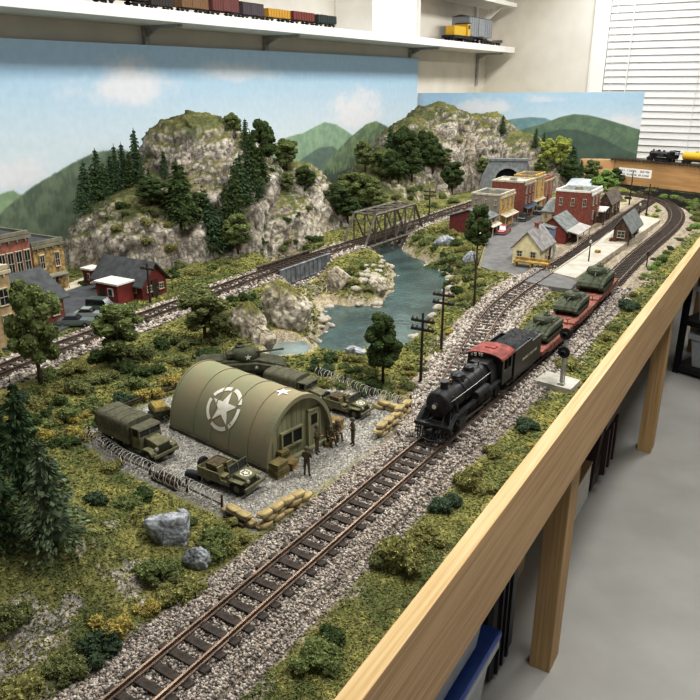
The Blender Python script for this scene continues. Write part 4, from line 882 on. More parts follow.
# left side buildings
def lb(*a,**k): return bld(*a,u=BU,**k)
lb('brick_storefront','pinkish brick two-storey storefront with green cornice at the left rear',(-12,318),-60,38,240,BRICKP,BRICKP,'flat',wr_=((6,.5,.020,.28),(6,.1,.022,.26)),corn=M_trimg,dl=.3,awn=None,door=(.82,.03,.07))
lb('stone_storefront','yellow stone storefront with grey timber shopfront beside the pinkish brick one',(39,296),-60,68,243,YBR,YBR,'flat',wr_=((2,.52,.016,.26),),corn=M_trimg,dl=.25,awn=(.32,.02,M_trimg),door=(.6,.024,.06))
lb('tan_building','tan building with white sash windows cut by the left edge',(-14,353),-80,19,272,TAN,TAN,'flat',wr_=((2,.55,.026,.2),(2,.2,.026,.2)),corn=M_trimw,dl=.22)
lb('brick_shed','brick shed with large dark grey gabled roof in front of the storefronts',(6,338),-40,66,312,BRICK,None,'gableL',.07,wr_=((3,.3,.02,.45),),rm=M_roofd,dl=.20,over=.015)
r,lr,ll,h=bld('freight_house','long red freight house with dark grey gabled roof at the mountain foot',(143,299),98,167,283,REDW,None,'gableR',.058,wl_=((3,.35,.018,.3),),wr_=((2,.35,.018,.3),),rm=M_roofd,u=TU,over=.016,door=(.5,.03,.055))
for C,w,d,hh,lbq in (((119,305),.10,.07,.062,'larger red lean-to box with white roof before the freight house'),((93,287),.045,.045,.058,'smaller red box with white roof at the far end of the freight house')):
    c=P(*C); r=thing('red_shed',lbq,'shed',(c[0],c[1],ZT+.004),math.atan2(TU[1],TU[0]))
    MB().box(0,d,0,w,-.01,hh).build('walls',mat('red_shed','87332c',.8,var=.1),r); MB().box(-.006,d+.006,-.006,w+.006,hh,hh+.006).build('roof',M_roofw,r)
    wd=MB().box(-.003,.0,w*.2,w*.45,hh*.35,hh*.8).build('window',M_roofw,r); MB().box(-.004,-.002,w*.24,w*.41,hh*.4,hh*.75).build('pane',M_pane,wd); MB().box(-.003,0,w*.6,w*.85,0,hh*.8).build('door',M_door,r)
c=P(97,291); r=thing('round_table','small white round table before the freight house','table',(c[0],c[1],ZT+.006)); MB().lathe([(.02,.024),(.02,.027)],n=16).build('tabletop',M_roofw,r); MB().lathe([(.012,0),(.003,.003),(.003,.024)],n=8).build('pedestal',M_trimg,r)
# far shop cars etc
# ================================================================== bridges
def pathpt(path,s):
    L=np.concatenate([[0],np.cumsum(np.linalg.norm(np.diff(path,axis=0),axis=1))]); return np.array([np.interp(s,L,path[:,k]) for k in (0,1)])
M_gird=mat('girder_grey','858a8d',.7,metal=.2,var=.2,scale=40); M_girdb=mat('girder_rust','5f5348',.8,metal=.1,var=.25,scale=40); M_truss=mat('truss_steel','6b645a',.75,metal=.2,var=.2,scale=50); M_stone=mat('pier_stone','958b7b',.95,var=.2,scale=60,bump=.8,bscale=120)
def bridge_root(name,label,span,e0=.0,e1=.0):
    a=pathpt(back,span[0]-e0);b=pathpt(back,span[1]+e1); L=float(np.linalg.norm(b-a)); return thing(name,label,'bridge',(a[0],a[1],ZT),ang(a,b)),L
r,L=bridge_root('girder_bridge','short grey plate girder railway bridge over the narrow river arm',SPANS[0],.01,-.01)
for y,m in ((-.055,M_gird),(.055,M_girdb)):
    b=MB().box(0,L,y-.002,y+.002,-.035,.026); b.box(0,L,y-.006,y+.006,.024,.028).box(0,L,y-.006,y+.006,-.036,-.033)
    for k in range(12): x=.004+(L-.008)*k/11; b.box(x-.0015,x+.0015,y-.006,y+.006,-.035,.026)
    b.build('girder',m,r)
b=MB()
for k in range(8): x=.01+(L-.02)*k/7; b.box(x-.004,x+.004,-.053,.053,-.02,-.004)
b.build('floor_beams',M_gird,r)
for x in (-.02,L-.02): MB().box(x,x+.04,-.08,.08,-.11,-.034,taper=.08).build('abutment',M_stone,r)
r,L=bridge_root('truss_bridge','brown-grey through truss railway bridge over the main river',SPANS[1],.02,.02)
W=.058; Ht=.135; n=6; e=L/n; rr_=.0045
for y in (-W,W):
    def bar(p,q,t=rr_,nm='truss_member'): 
        MB().tube([(p[0],y,p[1]),(q[0],y,q[1])],t*1.15,4).build(nm,M_truss,r)
    bar((0,-.006),(L,-.006),.0065,'bottom_chord'); bar((e,Ht),(L-e,Ht),.006,'top_chord'); bar((0,-.006),(e,Ht),.0065,'end_post'); bar((L,-.006),(L-e,Ht),.0065,'end_post')
    for k in range(1,n): bar((k*e,-.006),(k*e,Ht),.0036,'vertical_post')
    for k in range(1,n-1):
        bar((k*e,Ht) if k<n/2 else (k*e,-.006),((k+1)*e,-.006) if k<n/2 else ((k+1)*e,Ht),.0036,'diagonal')
for k in range(1,n): MB().tube([(k*e,-W,Ht),(k*e,W,Ht)],.004,4).build('cross_brace',M_truss,r)
for k in range(1,n-1):
    for s in (-1,1): MB().tube([(k*e,-W*s,Ht),((k+1)*e,W*s,Ht)],.0024,4).build('lateral_brace',M_truss,r)
for x in (e*.8,L-e*.8): MB().box(x-.003,x+.003,-W,W,Ht*.78,Ht*.80).build('portal_brace',M_truss,r)
b=MB()
for k in range(2*n+1): x=L*k/(2*n); b.box(x-.003,x+.003,-W,W,-.014,-.003)
b.build('floor_beams',M_truss,r)
for x in (-.03,L-.02): MB().box(x,x+.05,-.09,.09,-.13,-.013,taper=.1).build('abutment',M_stone,r)
# ================================================================== tunnel portal
c=P(506,194); fd2=np.array((-.12,-.99)); fd2/=np.linalg.norm(fd2); ux=np.array((-fd2[1],fd2[0]))
k_=mpp(c[0],c[1],.1); w=18.5*k_; tp=hgt(c[0],c[1],161)
r=thing('tunnel_portal','grey stone arched tunnel portal in the cliff behind the brick store','tunnel portal',(c[0],c[1],ZT),math.atan2(ux[1],ux[0]))
ow=12*k_; oh=hgt(c[0],c[1],168.5); aw=oh-ow
N=16; arc=[(ow*math.cos(PI*k/N),aw+ow*math.sin(PI*k/N)) for k in range(N+1)]
for s in (1,):
    pts_in=[(ow,-.02)]+arc+[(-ow,-.02)]; out_=[(w,-.02)]+[(w,aw+(tp-aw)*min(1,k/4)) if k<4 else ((-w,aw+(tp-aw)*min(1,(N-k)/4)) if k>N-4 else (w*math.cos(PI*(k-4)/(N-8)),tp)) for k in range(N+1)]+[(-w,-.02)]
    V=[];n_=len(pts_in)
    for y in (0,.05):
        for q in (pts_in,out_):
            for a,b2 in q: V.append((a,y,b2))
    f=[]
    for k in range(n_-1): f+= [(k,k+1,n_+k+1,n_+k),(2*n_+k,3*n_+k,3*n_+k+1,2*n_+k+1),(k,2*n_+k,2*n_+k+1,k+1),(n_+k,n_+k+1,3*n_+k+1,3*n_+k)]
    MB().add(V,f).build('face',mat('portal_stone','83888a',.9,var=.12,scale=40,bump=.5,bscale=90),r)
MB().box(-w-.01,w+.01,-.008,.055,tp,tp+.014).build('coping',mat('portal_coping','74797b',.9),r)
vr=MB()
for k in range(15):
    a0,a1=PI*k/15+.02,PI*(k+1)/15-.02; q=[(ow*math.cos(a),aw+ow*math.sin(a)) for a in (a0,a1)]+[(ow*1.2*math.cos(a),aw+ow*1.2*math.sin(a)) for a in (a1,a0)]
    vr.prism(q,-.005,.0,ax='y')
vr.build('arch_stones',mat('arch_stone','969a9a',.9),r)
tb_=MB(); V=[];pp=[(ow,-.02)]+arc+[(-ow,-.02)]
tb_.prism(pp,.018,.024,ax='y'); tb_.build('tunnel_dark_panel',mat('tunnel_black','0b0b0b',1,var=0),r)  # black panel stands in for the darkness inside the tunnel
for s in (-1,1): MB().add([(s*w,0,-.02),(s*(w+.05),-.06,-.02),(s*(w+.05),-.06,tp*.55),(s*w,0,tp),(s*(w-.008),.02,-.02),(s*(w+.042),-.05,-.02),(s*(w+.042),-.05,tp*.55),(s*(w-.008),.02,tp)],[(0,1,2,3),(4,7,6,5),(0,4,5,1),(1,5,6,2),(2,6,7,3),(3,7,4,0)]).build('wing_wall',mat('portal_stone','83888a'),r)
# ================================================================== poles, lamps, signs
M_pole=mat('pole_wood','3a2c22',.9,var=.2,scale=60)
def pole(px,py,pt,label,arms=2,rz=None,wid=.03,name='telegraph_pole',r0=.0042):
    q=G(px,py); h=hgt(q[0],q[1],pt)-(q[2]-ZT)
    r=thing(name,label,'pole',tuple(q-np.array((0,0,.008))),math.atan2(TU[1],TU[0])+PI/2 if rz is None else rz)
    MB().tube([(0,0,0),(0,0,h+.008)],[r0,r0*.7],8).build('post',M_pole,r)
    for k in range(arms):
        z=h-.012-k*.022; ar=MB().box(-wid,wid,-.004,-.0015+.004,z-.003,z+.003).build('crossarm',M_pole,r)
        for x in (-.9,-.5,.5,.9): MB().lathe([(.0022,z+.003),(.0028,z+.006),(.0018,z+.010)],o=(x*wid,0,0),n=6).build('insulator',mat('insulator','5d6a60',.3),ar)
    return r
pole(441,353,288,'telegraph pole on the yellow grass between river and second track, right one of two')
pole(420.5,384,313,'telegraph pole just behind the locomotive, left one of two')
pole(150.5,303,263,'telegraph pole before the red freight house',1)
pole(429,217,188,'telegraph pole beside the rear track past the truss bridge',2,wid=.035)
pole(629,205,172,'bare dark pole left of the twin-arm pole by the loop',0)
pole(646,216,184,'twin-arm telegraph pole inside the track loop',2,wid=.045)
M_iron=mat('dark_iron','2c2e30',.5,metal=.5)
def lamp(px,py,pt,label):
    q=G(px,py); h=hgt(q[0],q[1],pt)-(q[2]-ZT); r=thing('street_lamp',label,'lamp',tuple(q-np.array((0,0,.003))))
    MB().lathe([(.006,0),(.006,.006),(.003,.01),(.0022,h*.9)],n=8).build('post',M_iron,r); MB().lathe([(.003,h*.9),(.0065,h*.93),(.005,h),(.001,h+.004)],n=8).build('lantern',mat('lamp_glass','b9b7a8',.4),r)
lamp(588,266,240,'dark lamp post on the platform behind the last tank'); lamp(603,225,210,'dark lamp post at the track before the low timber shed'); lamp(637,230,203,'dark lamp post behind the platform depot')
# small things on platform
def crate(px,py,w,d,h,label,m,rz=0,name='crate',z=0,loc=None,group=None,lid=True):
    q=G(px,py) if loc is None else np.array(loc); r=thing(name,label,'crate',(q[0],q[1],q[2]+z-.001),rz,group=group)
    b=MB().box(-w/2,w/2,-d/2,d/2,0,h); b.build('body',m,r,bev=.0006)
    s=MB(); t=.0012
    for zz in (h*.12,h*.72):
        s.box(-w/2-t,w/2+t,-d/2-t,-d/2,zz,zz+h*.16).box(-w/2-t,w/2+t,d/2,d/2+t,zz,zz+h*.16).box(-w/2-t,-w/2,-d/2,d/2,zz,zz+h*.16).box(w/2,w/2+t,-d/2,d/2,zz,zz+h*.16)
    s.build('battens',m,r)
    if lid: MB().box(-w/2-t,w/2+t,-d/2-t,d/2+t,h,h+.002).build('lid',m,r)
    return r
M_crate=mat('crate_wood','8a7444',.85,var=.2,scale=60); M_crateo=mat('crate_olive','75683c',.85,var=.2,scale=60); M_crater=mat('cart_red','6d3a2c',.8,var=.15)
crate(613,245,.04,.03,.03,'reddish brown baggage box beside the platform depot',M_crater,1.)
crate(606,248,.022,.022,.016,'small grey box on the platform left of the baggage box',mat('box_grey','77736c',.8),.6)
crate(597,257,.016,.016,.03,'yellow-brown upright box on the platform behind the lamp post',M_ywood,.6)
crate(600,258,.014,.014,.010,'tiny dark box on the platform beside the yellow-brown upright box',M_crater,.3)
# ================================================================== road vehicles in town
M_glassd=mat('car_glass','1d2328',.1,spec=.6); M_tyre=mat('tyre_rubber','1d1c1b',.85); M_chrome=mat('chrome','b9b9b6',.25,metal=.9)
def wheelmb(r,w,y,x,z):
    return MB().lathe([(r*.55,-w/2),(r*.95,-w/2),(r,-w/4),(r,w/4),(r*.95,w/2),(r*.55,w/2)],o=(x,y,z),ax='y',n=14)
def sweep_sections(secs,closed=True):      # secs: list of (x, [(y,z)...])
    n=len(secs[0][1]); V=[(x,y,z) for x,pr_ in secs for y,z in pr_]; m=MB(); m.grid(V,len(secs),n,closed=True); m.f.append(tuple(range(n-1,-1,-1))); m.f.append(tuple((len(secs)-1)*n+k for k in range(n))); m.mi+=[0,0]; return m
def sedan(name,label,px,py,colr,rz,cat='car',style='sedan',sc_=.82):
    q=G(px,py); r=thing(name,label,cat,(q[0],q[1],q[2]),rz,S*sc_)
    m=mat('car_'+colr,colr,.3,var=.04,spec=.6,coat=.4)
    W=.88
    def sec(x,zb,zt,w): return (x,[(-w,zb),(w,zb),(w*1.02,zb+.28),(w*.9,zt),(-w*.9,zt),(-w*1.02,zb+.28)])
    body=[sec(-2.35,.45,.78,.7),sec(-2.1,.3,.95,W),sec(-1.2,.28,1.0,W),sec(.6,.28,1.02,W),sec(1.6,.3,1.0,W*.97),sec(2.2,.32,.9,W*.9),sec(2.35,.45,.75,.7)]
    sweep_sections(body).build('body',m,r,bev=.03)
    if style=='sedan': top=[(-1.5,.98,.72,.02),(-1.0,1.5,.62,0),(.2,1.55,.62,0),(.75,1.0,.72,0)]
    else: top=[(-2.1,.98,.78,0),(-2.0,1.75,.74,0),(.3,1.78,.74,0),(.8,1.02,.76,0)]
    secs=[(x,[(-W*.86,.95),(W*.86,.95),(w,z),(-w,z)]) for x,z,w,_ in top]
    sweep_sections([(x,[(-.76,.95),(.76,.95),(w,max(z,.99)),(-w,max(z,.99))]) for x,z,w,_ in top]).build('cabin',M_glassd,r)
    x0,z0,w0,_=top[1];x1,z1,w1,_=top[2]; MB().box(x0-.05,x1+.05,-w0-.03,w0+.03,z0-.03,z1+.05,taper=.08).build('car_roof',m if style=='sedan' or colr!='cfcabd' else m,r,bev=.03)
    for x in (-1.4,1.4):
        for y in (-.78,.78):
            w=wheelmb(.36,.2,y,x,.36).build('wheel',M_tyre,r); wheelmb(.17,.22,y,x,.36).build('hubcap',M_chrome,w)
    for x in (-2.4,2.36): MB().box(x-.06,x+.06,-.8,.8,.4,.52).build('bumper',M_chrome,r)
    for y in (-.55,.55): MB().lathe([(.11,2.2),(.12,2.36),(.02,2.4)],o=(0,y,.72),ax='x',n=10).build('headlight',M_chrome,r)
    return r
ta=math.atan2(TU[1],TU[0])
sedan('sedan_car','red sedan parked on the street before the taupe shop',503,234,'93363a',ta+.1)
sedan('sedan_car','dark green sedan parked before the large red brick store',524,221,'26302c',ta)
sedan('sedan_car','dark green sedan farther up the street near the yellow-front shop',539,214,'2f3b35',ta,style='sedan')
sedan('delivery_van','cream panel van parked by the trees at the near end of the street',482,243,'cfcabd',ta+.3,'van','van')
sedan('delivery_van','dark green van in the yard before the freight house',105,312,'46544a',ta-1.2,'van','van',.72)
sedan('sedan_car','grey-green sedan with white roof beside the rear track in the yard',90,318,'8c938c',ta-1.1,sc_=.6)
sedan('sedan_car','grey sedan beside the track behind the leafy trees in the yard',76,326,'565e5c',ta-1.0,sc_=.66)
# ================================================================== locomotive and train (built in full-size metres, scaled by S; x points forward)
M_blk=mat('loco_black','1b1b1c',.45,metal=.3,var=.25,scale=2.,spec=.5); M_blk2=mat('loco_sooty','2a2a2b',.6,metal=.2,var=.3,scale=3.); M_smk=mat('smokebox_graphite','2e2d2c',.55,metal=.4,var=.2,scale=3)
M_red=mat('cab_roof_red','86423a',.7,var=.2,scale=2); M_steel=mat('rod_steel','6f6d6a',.35,metal=.9); M_coal=mat('coal','17171a',.7,var=.5,scale=14,bump=1,bscale=18,spec=.5)
M_wh=mat('wheel_black','242221',.6,metal=.3)
def onpath(s): 
    p=pathpt(main,s); q=pathpt(main,s+.05); return p,ang(q,p)        # heading toward the viewer end
def trainroot(name,label,cat,s,group=None):
    p,a=onpath(s); r=thing(name,label,cat,(p[0],p[1],ZT+RZ),a,S,group); r.scale=(S,S*.9,S*.92) if 'loco' in name else (S,S*.86,S*.88); return r
def spoked(r,n,x,y,z,w=.14):
    m=MB(); m.lathe([(r*.84,-w/2),(r,-w/2),(r,w/2),(r*.84,w/2)],o=(x,y,z),ax='y',n=22); m.lathe([(r*.22,-w*.6),(r*.22,w*.6)],o=(x,y,z),ax='y',n=10)
    for k in range(n):
        a=2*PI*k/n; m.tube([(x+r*.18*math.cos(a),y,z+r*.18*math.sin(a)),(x+r*.9*math.cos(a),y,z+r*.9*math.sin(a))],.035,4)
    return m
def steam(root,L=9.1):
    r=root; bz=2.12
    MB().lathe([(.80,-6.3),(.86,-5.2),(.84,-3.2),(.80,-2.0)],o=(0,0,bz),ax='x',n=28).build('boiler',M_blk,r,auto=True)
    sm=MB().lathe([(.81,-2.0),(.83,-1.98),(.83,-.62),(.80,-.55)],o=(0,0,bz),ax='x',n=28).build('smokebox',M_smk,r,auto=True)
    d=MB().lathe([(.79,-.56),(.76,-.50),(.62,-.44),(.3,-.36),(.05,-.33)],o=(0,0,bz),ax='x',n=28).build('smokebox_door',M_smk,r,auto=True)
    h=MB(); 
    for k in range(8): a=2*PI*k/8; h.cbox((-.47,.68*math.cos(a),bz+.68*math.sin(a)),(.08,.08,.08))
    h.build('door_clamp',M_blk2,d)
    MB().lathe([(.14,-.42),(.2,-.38),(.2,-.12),(.17,-.1)],o=(0,0,bz+.05),ax='x',n=14).build('headlight',M_smk,r); MB().lathe([(.15,-.1),(.1,-.085)],o=(0,0,bz+.05),ax='x',n=14).build('headlight_lens',mat('lamp_lens','d7d2c0',.1),r)
    for x in (-2.7,-3.6,-4.5,-5.4): MB().lathe([(.868,x-.05),(.868,x+.05)],o=(0,0,bz),ax='x',n=28).build('boiler_band',M_blk2,r,auto=True)
    MB().lathe([(.3,bz+.72),(.25,bz+.85),(.23,bz+1.2),(.3,bz+1.25),(.3,bz+1.3),(.2,bz+1.3)],o=(-1.3,0,0),n=18).build('smokestack',M_blk,r,auto=True)
    MB().lathe([(.5,bz+.6),(.44,bz+.85),(.42,bz+1.12),(.3,bz+1.24),(.08,bz+1.28)],o=(-3.0,0,0),n=20).build('sand_dome',M_blk,r,auto=True)
    MB().box(-3.5,-2.5,-.42,.42,bz+.6,bz+1.02,taper=.15).build('dome_saddle',M_blk,r,bev=.05)
    MB().lathe([(.42,bz+.6),(.36,bz+.85),(.34,bz+1.08),(.22,bz+1.18),(.05,bz+1.2)],o=(-4.6,0,0),n=20).build('steam_dome',M_blk,r,auto=True)
    bl=MB().lathe([(.13,bz+.95),(.11,bz+1.08),(.04,bz+1.14)],o=(-2.1,0,0),n=12).build('bell',mat('bell_brass','6f5c34',.4,metal=.7),r); MB().box(-2.13,-2.07,-.16,.16,bz+.82,bz+.86).box(-2.13,-2.07,-.16,-.13,bz+.82,bz+1.1).box(-2.13,-2.07,.13,.16,bz+.82,bz+1.1).build('bell_yoke',M_blk2,bl)
    MB().tube([(-5.6,.2,bz+.8),(-5.6,.2,bz+1.12)],.05,8).build('whistle',mat('bell_brass','6f5c34'),r)
    # firebox, cab
    MB().prism([(-.98,1.0),(.98,1.0),(1.0,1.9),(.9,2.6),(.6,2.95),(-.6,2.95),(-.9,2.6),(-1.0,1.9)],-7.2,-6.0,ax='x').build('firebox',M_blk,r,bev=.03)
    c=MB(); x0,x1=-8.75,-7.1; w=1.28
    for y in (-w,w):
        yy=(y-.03,y+.03)
        c.box(x0,x1,*yy,1.15,2.1).box(x0,x0+.25,*yy,2.1,3.0).box(x1-.3,x1,*yy,2.1,3.0).box(x0+.25,x1-.3,*yy,2.85,3.0).box((x0+x1)/2-.04,(x0+x1)/2+.04,*yy,2.1,2.85)
    c.box(x1-.05,x1,-w,w,1.15,2.9).build('cab',M_blk,r)
    N=10; arc=[((w+.1)*math.cos(PI*k/N),2.98+.42*math.sin(PI*k/N)) for k in range(N+1)]; inn=[((w+.04)*math.cos(PI*k/N),2.94+.38*math.sin(PI*k/N)) for k in range(N,-1,-1)]
    MB().prism(arc+inn,x0-.25,x1+.25,ax='x').build('cab_roof',M_red,r,label='dull red curved cab roof'); MB().box(x0+.5,x0+1.0,-.35,.35,3.36,3.46).build('roof_hatch',M_red,r)
    for y in (-.7,.7): MB().box(x1+.0,x1+.01,y-.25,y+.25,2.35,2.75).build('front_window',M_glassd,r)
    MB().box(-8.7,-7.15,-.9,.9,.9,1.2).build('cab_floor',M_blk2,r)
    # running boards, pipes, handrails
    for s in (-1,1):
        MB().box(-7.1,-.9,s*1.28-.30 if s>0 else -1.28,s*1.28 if s>0 else -.98,1.52,1.58).build('running_board',M_blk2,r)
        MB().prism([(-.9,1.52),(-.9,1.58),(-.1,1.05),(-.1,.98)],s*1.1-.14,s*1.1+.14,ax='y').build('front_step_plate',M_blk2,r)
        MB().tube([(-.7,s*.86,bz+.35),(-3,s*.93,bz+.35),(-6.2,s*.95,bz+.35)],.03,6).build('handrail',M_steel,r)
        MB().lathe([(.26,-5.2),(.28,-5.1),(.28,-3.6),(.26,-3.5)],o=(0,s*1.08,1.78),ax='x',n=14).build('air_tank',M_blk2,r)
        MB().tube([(-1.1,s*.7,2.6),(-1.25,s*.95,1.9),(-1.3,s*1.0,1.2)],.11,8).build('steam_pipe',M_blk2,r)
        cy=MB().lathe([(.3,-1.75),(.38,-1.7),(.38,-.85),(.3,-.78)],o=(0,s*1.05,.78),ax='x',n=16); cy.lathe([(.2,-1.75),(.22,-.8)],o=(0,s*1.0,1.28),ax='x',n=12); cy.box(-1.65,-.9,s*1.05-.3,s*1.05+.3,.8,1.3)
        cy.build('cylinder',M_blk,r,auto=True)
        xs=(-2.75,-3.95,-5.15,-6.35)
        for x in xs:
            wl_=spoked(.56,12,x,s*.72,.56).build('driving_wheel',M_wh,r); MB().lathe([(.1,s*.80-.06),(.1,s*.80+.06)],o=(x,0,.40),ax='y',n=8).build('crank_pin',M_steel,wl_)
        MB().box(xs[-1]-.12,xs[0]+.12,s*.84-.03,s*.84+.03,.34,.46).build('side_rod',M_steel,r); 
        MB().add([(-5.15,s*.93-.03,.36),(-1.9,s*.98-.03,.70),(-1.9,s*.98-.03,.82),(-5.15,s*.93-.03,.48),(-5.15,s*.93+.03,.36),(-1.9,s*.98+.03,.70),(-1.9,s*.98+.03,.82),(-5.15,s*.93+.03,.48)],[(0,3,2,1),(4,5,6,7),(0,1,5,4),(1,2,6,5),(2,3,7,6),(3,0,4,7)]).build('main_rod',M_steel,r)
        MB().tube([(-3.0,s*.96,1.25),(-2.3,s*.98,.9),(-1.75,s*1.0,1.28)],.05,5).build('valve_gear',M_steel,r)
        spoked(.36,9,-.75,s*.72,.36,.12).build('pilot_wheel',M_wh,r); spoked(.42,9,-7.7,s*.72,.42,.12).build('trailing_wheel',M_wh,r)
        for z in (.35,.62,.9): MB().box(-.12,.02,s*1.0-.16,s*1.0+.16,z,z+.04).build('pilot_step',M_blk2,r)
        MB().tube([(.02,s*1.12,.3),(.02,s*1.12,1.0),(-.35,s*1.0,1.35),(-.7,s*.85,1.75)],.03,6).build('pilot_handrail',M_blk2,r)
        MB().tube([(-.1,s*.55,1.02),(-.55,s*.5,1.55)],.05,6).build('smokebox_brace',M_blk2,r)
        for z in (.4,.75): MB().box(-8.6,-8.2,s*1.15-.12,s*1.15+.12,z,z+.04).build('cab_step',M_blk2,r)
        MB().box(-8.42,-8.36,s*1.25-.02,s*1.25+.02,.4,1.2).build('step_hanger',M_blk2,r)
    MB().box(-7.2,-.3,-.5,.5,.75,1.15).box(-2.0,-.9,-.6,.6,.9,1.5).build('frame',M_blk2,r)
    MB().box(-.3,.06,-1.25,1.25,.85,1.08).build('pilot_beam',M_blk,r,bev=.02)
    p=MB()
    for k in range(11):
        y=-1.0+.2*k; p.tube([(-.05,y,.85),(.35-.25*abs(y),y*.95,.16)],.045,5)
    p.tube([(.1,-.95,.16),(.37,0,.16),(.1,.95,.16)],.05,5); p.build('pilot',M_blk2,r)
    MB().box(.05,.4,-.09,.09,.68,.86).box(.36,.46,-.14,.14,.66,.9).build('coupler',M_blk2,r)
s0=along(main,449,437)-.0
loco=trainroot('steam_locomotive','black steam locomotive with dull red cab roof at the head of the train','steam locomotive',1.138); steam(loco)
# tender
t=trainroot('tender','black coal tender coupled behind the locomotive cab','tender',1.138+9.1*S); Lt=5.2
MB().box(-Lt,-.15,-1.3,1.3,1.0,2.75).build('tank',M_blk,t,bev=.04)
b=MB(); b.box(-Lt*.62,-.15,-1.32,-1.22,2.7,3.05).box(-Lt*.62,-.15,1.22,1.32,2.7,3.05).box(-.25,-.15,-1.3,1.3,2.7,3.05).box(-Lt*.64,-Lt*.62,-1.3,1.3,2.7,3.0).build('coal_bunker',M_blk,t)
nx,ny=26,16; V=[]
for i in range(nx):
    for j in range(ny):
        x=-Lt*.97+Lt*.94*i/(nx-1);y=-1.2+2.4*j/(ny-1); e=min(1,min(i,nx-1-i,j,ny-1-j)/3); V.append((x,y,2.72+e*(.38+.14*float(pn(np.array([[x*3.1,y*3.3,1.]]))[0])+.1*float(pn(np.array([[x*7,y*7,2.]]))[0]))))
MB().grid(V,nx,ny).build('coal',M_coal,t)
MB().box(-Lt-.02,-.1,-1.3,1.3,.8,1.02).build('frame',M_blk2,t)
lt=mat('pale_lettering','b8b49c',.7)
for s in (-1,1):                            # a worn, unreadable line of small pale lettering on each side
    m=MB(); rr=random.Random(5); x=-4.3
    while x<-1.5:
        w=rr.uniform(.07,.14)
        for z0,z1 in (((1.78,1.84),(1.92,1.96)) if rr.random()<.7 else ((1.78,1.96),)): m.box(x,x+w,s*1.30-.012,s*1.30+.012,z0,z1)
        m.box(x,x+.035,s*1.30-.012,s*1.30+.012,1.78,1.96); x+=w+.05+(.12 if rr.random()<.15 else 0)
    m.build('side_lettering',lt,t,label='pale line of small lettering')
    for bx in (-1.2,-4.2):
        for dx in (-.45,.45): MB().lathe([(.25,-.06),(.4,-.05),(.4,.05),(.2,.07)],o=(bx+dx,s*.74,.40),ax='y',n=16).build('wheel',M_wh,t)
        MB().box(bx-.85,bx+.85,s*.92-.05,s*.92+.05,.36,.6).box(bx-.2,bx+.2,s*.92-.07,s*.92+.07,.3,.78).build('truck_frame',M_blk2,t)
MB().box(-5.6,-5.35,-.4,.4,1.2,1.26).build('end_step',M_blk2,t); MB().lathe([(.25,2.75),(.25,2.95),(.1,3.0)],o=(-Lt*.84,0,0),n=12).build('water_hatch',M_blk2,t)
la=MB()
for y in (.5,.95): la.box(-Lt-.05,-Lt-.01,y-.03,y+.03,1.0,2.9)
for k in range(6): la.box(-Lt-.05,-Lt-.01,.5,.95,1.15+.28*k,1.2+.28*k)
la.build('ladder',M_blk2,t)
# flatcars
M_flat=mat('flatcar_red','7d4538',.8,var=.2,scale=3); M_deck=mat('flatcar_deck','8f5b4b',.85,var=.2,scale=4,stretch=(.5,3,1))
def flatcar(r,L):
    MB().box(-L,0,-1.36,1.36,1.0,1.12).build('deck',M_deck,r,label='red-brown plank deck')
    for s in (-1,1):
        b=MB().prism([(-L,1.05),(0,1.05),(0,.8),(-.9,.78),(-1.8,.55),(-L+1.8,.55),(-L+.9,.78),(-L,.8)],s*1.34-.04,s*1.34+.04,ax='y')
        for k in range(9): b.box(-L+.35+k*(L-.7)/8-.06,-L+.35+k*(L-.7)/8+.06,s*1.38-.05,s*1.38+.05,.8,1.06)
        b.build('side_sill',M_flat,r)
        for bx in (-1.35,-L+1.35):
            for dx in (-.45,.45): MB().lathe([(.25,-.06),(.38,-.05),(.38,.05),(.2,.07)],o=(bx+dx,s*.74,.38),ax='y',n=14).build('wheel',M_wh,r)
            MB().box(bx-.8,bx+.8,s*.9-.05,s*.9+.05,.36,.58).box(bx-.2,bx+.2,s*.9-.07,s*.9+.07,.28,.75).build('truck_frame',M_blk2,r)
    MB().box(-L,0,-.25,.25,.7,1.0).box(-L,-L+.15,-1.3,1.3,.7,1.0).box(-.15,0,-1.3,1.3,.7,1.0).build('centre_sill',M_flat,r)
    [MB().box(a_,b_,-.09,.09,.62,.82).build('coupler',M_blk2,r) for a_,b_ in ((-.02,.3),(-L-.3,-L+.02))]
    w=MB().tube([(-L+.25,.9,1.12),(-L+.25,.9,1.7)],.03,6); w.lathe([(.22,1.68),(.22,1.73)],o=(-L+.25,.9,0),n=10); w.build('brake_wheel',M_flat,r)
fs=[(1.668,1.93),(1.945,2.215),(2.23,2.54)]
FL=[]
for (a,b),lbq in zip(fs,('first red-brown flatcar behind the tender, carrying the small first tank','middle red-brown flatcar carrying the second tank','last red-brown flatcar carrying the largest tank')):
    r=trainroot('flatcar',lbq,'flatcar',a,'red-brown flatcars of the train'); flatcar(r,(b-a)/S); FL.append(r)
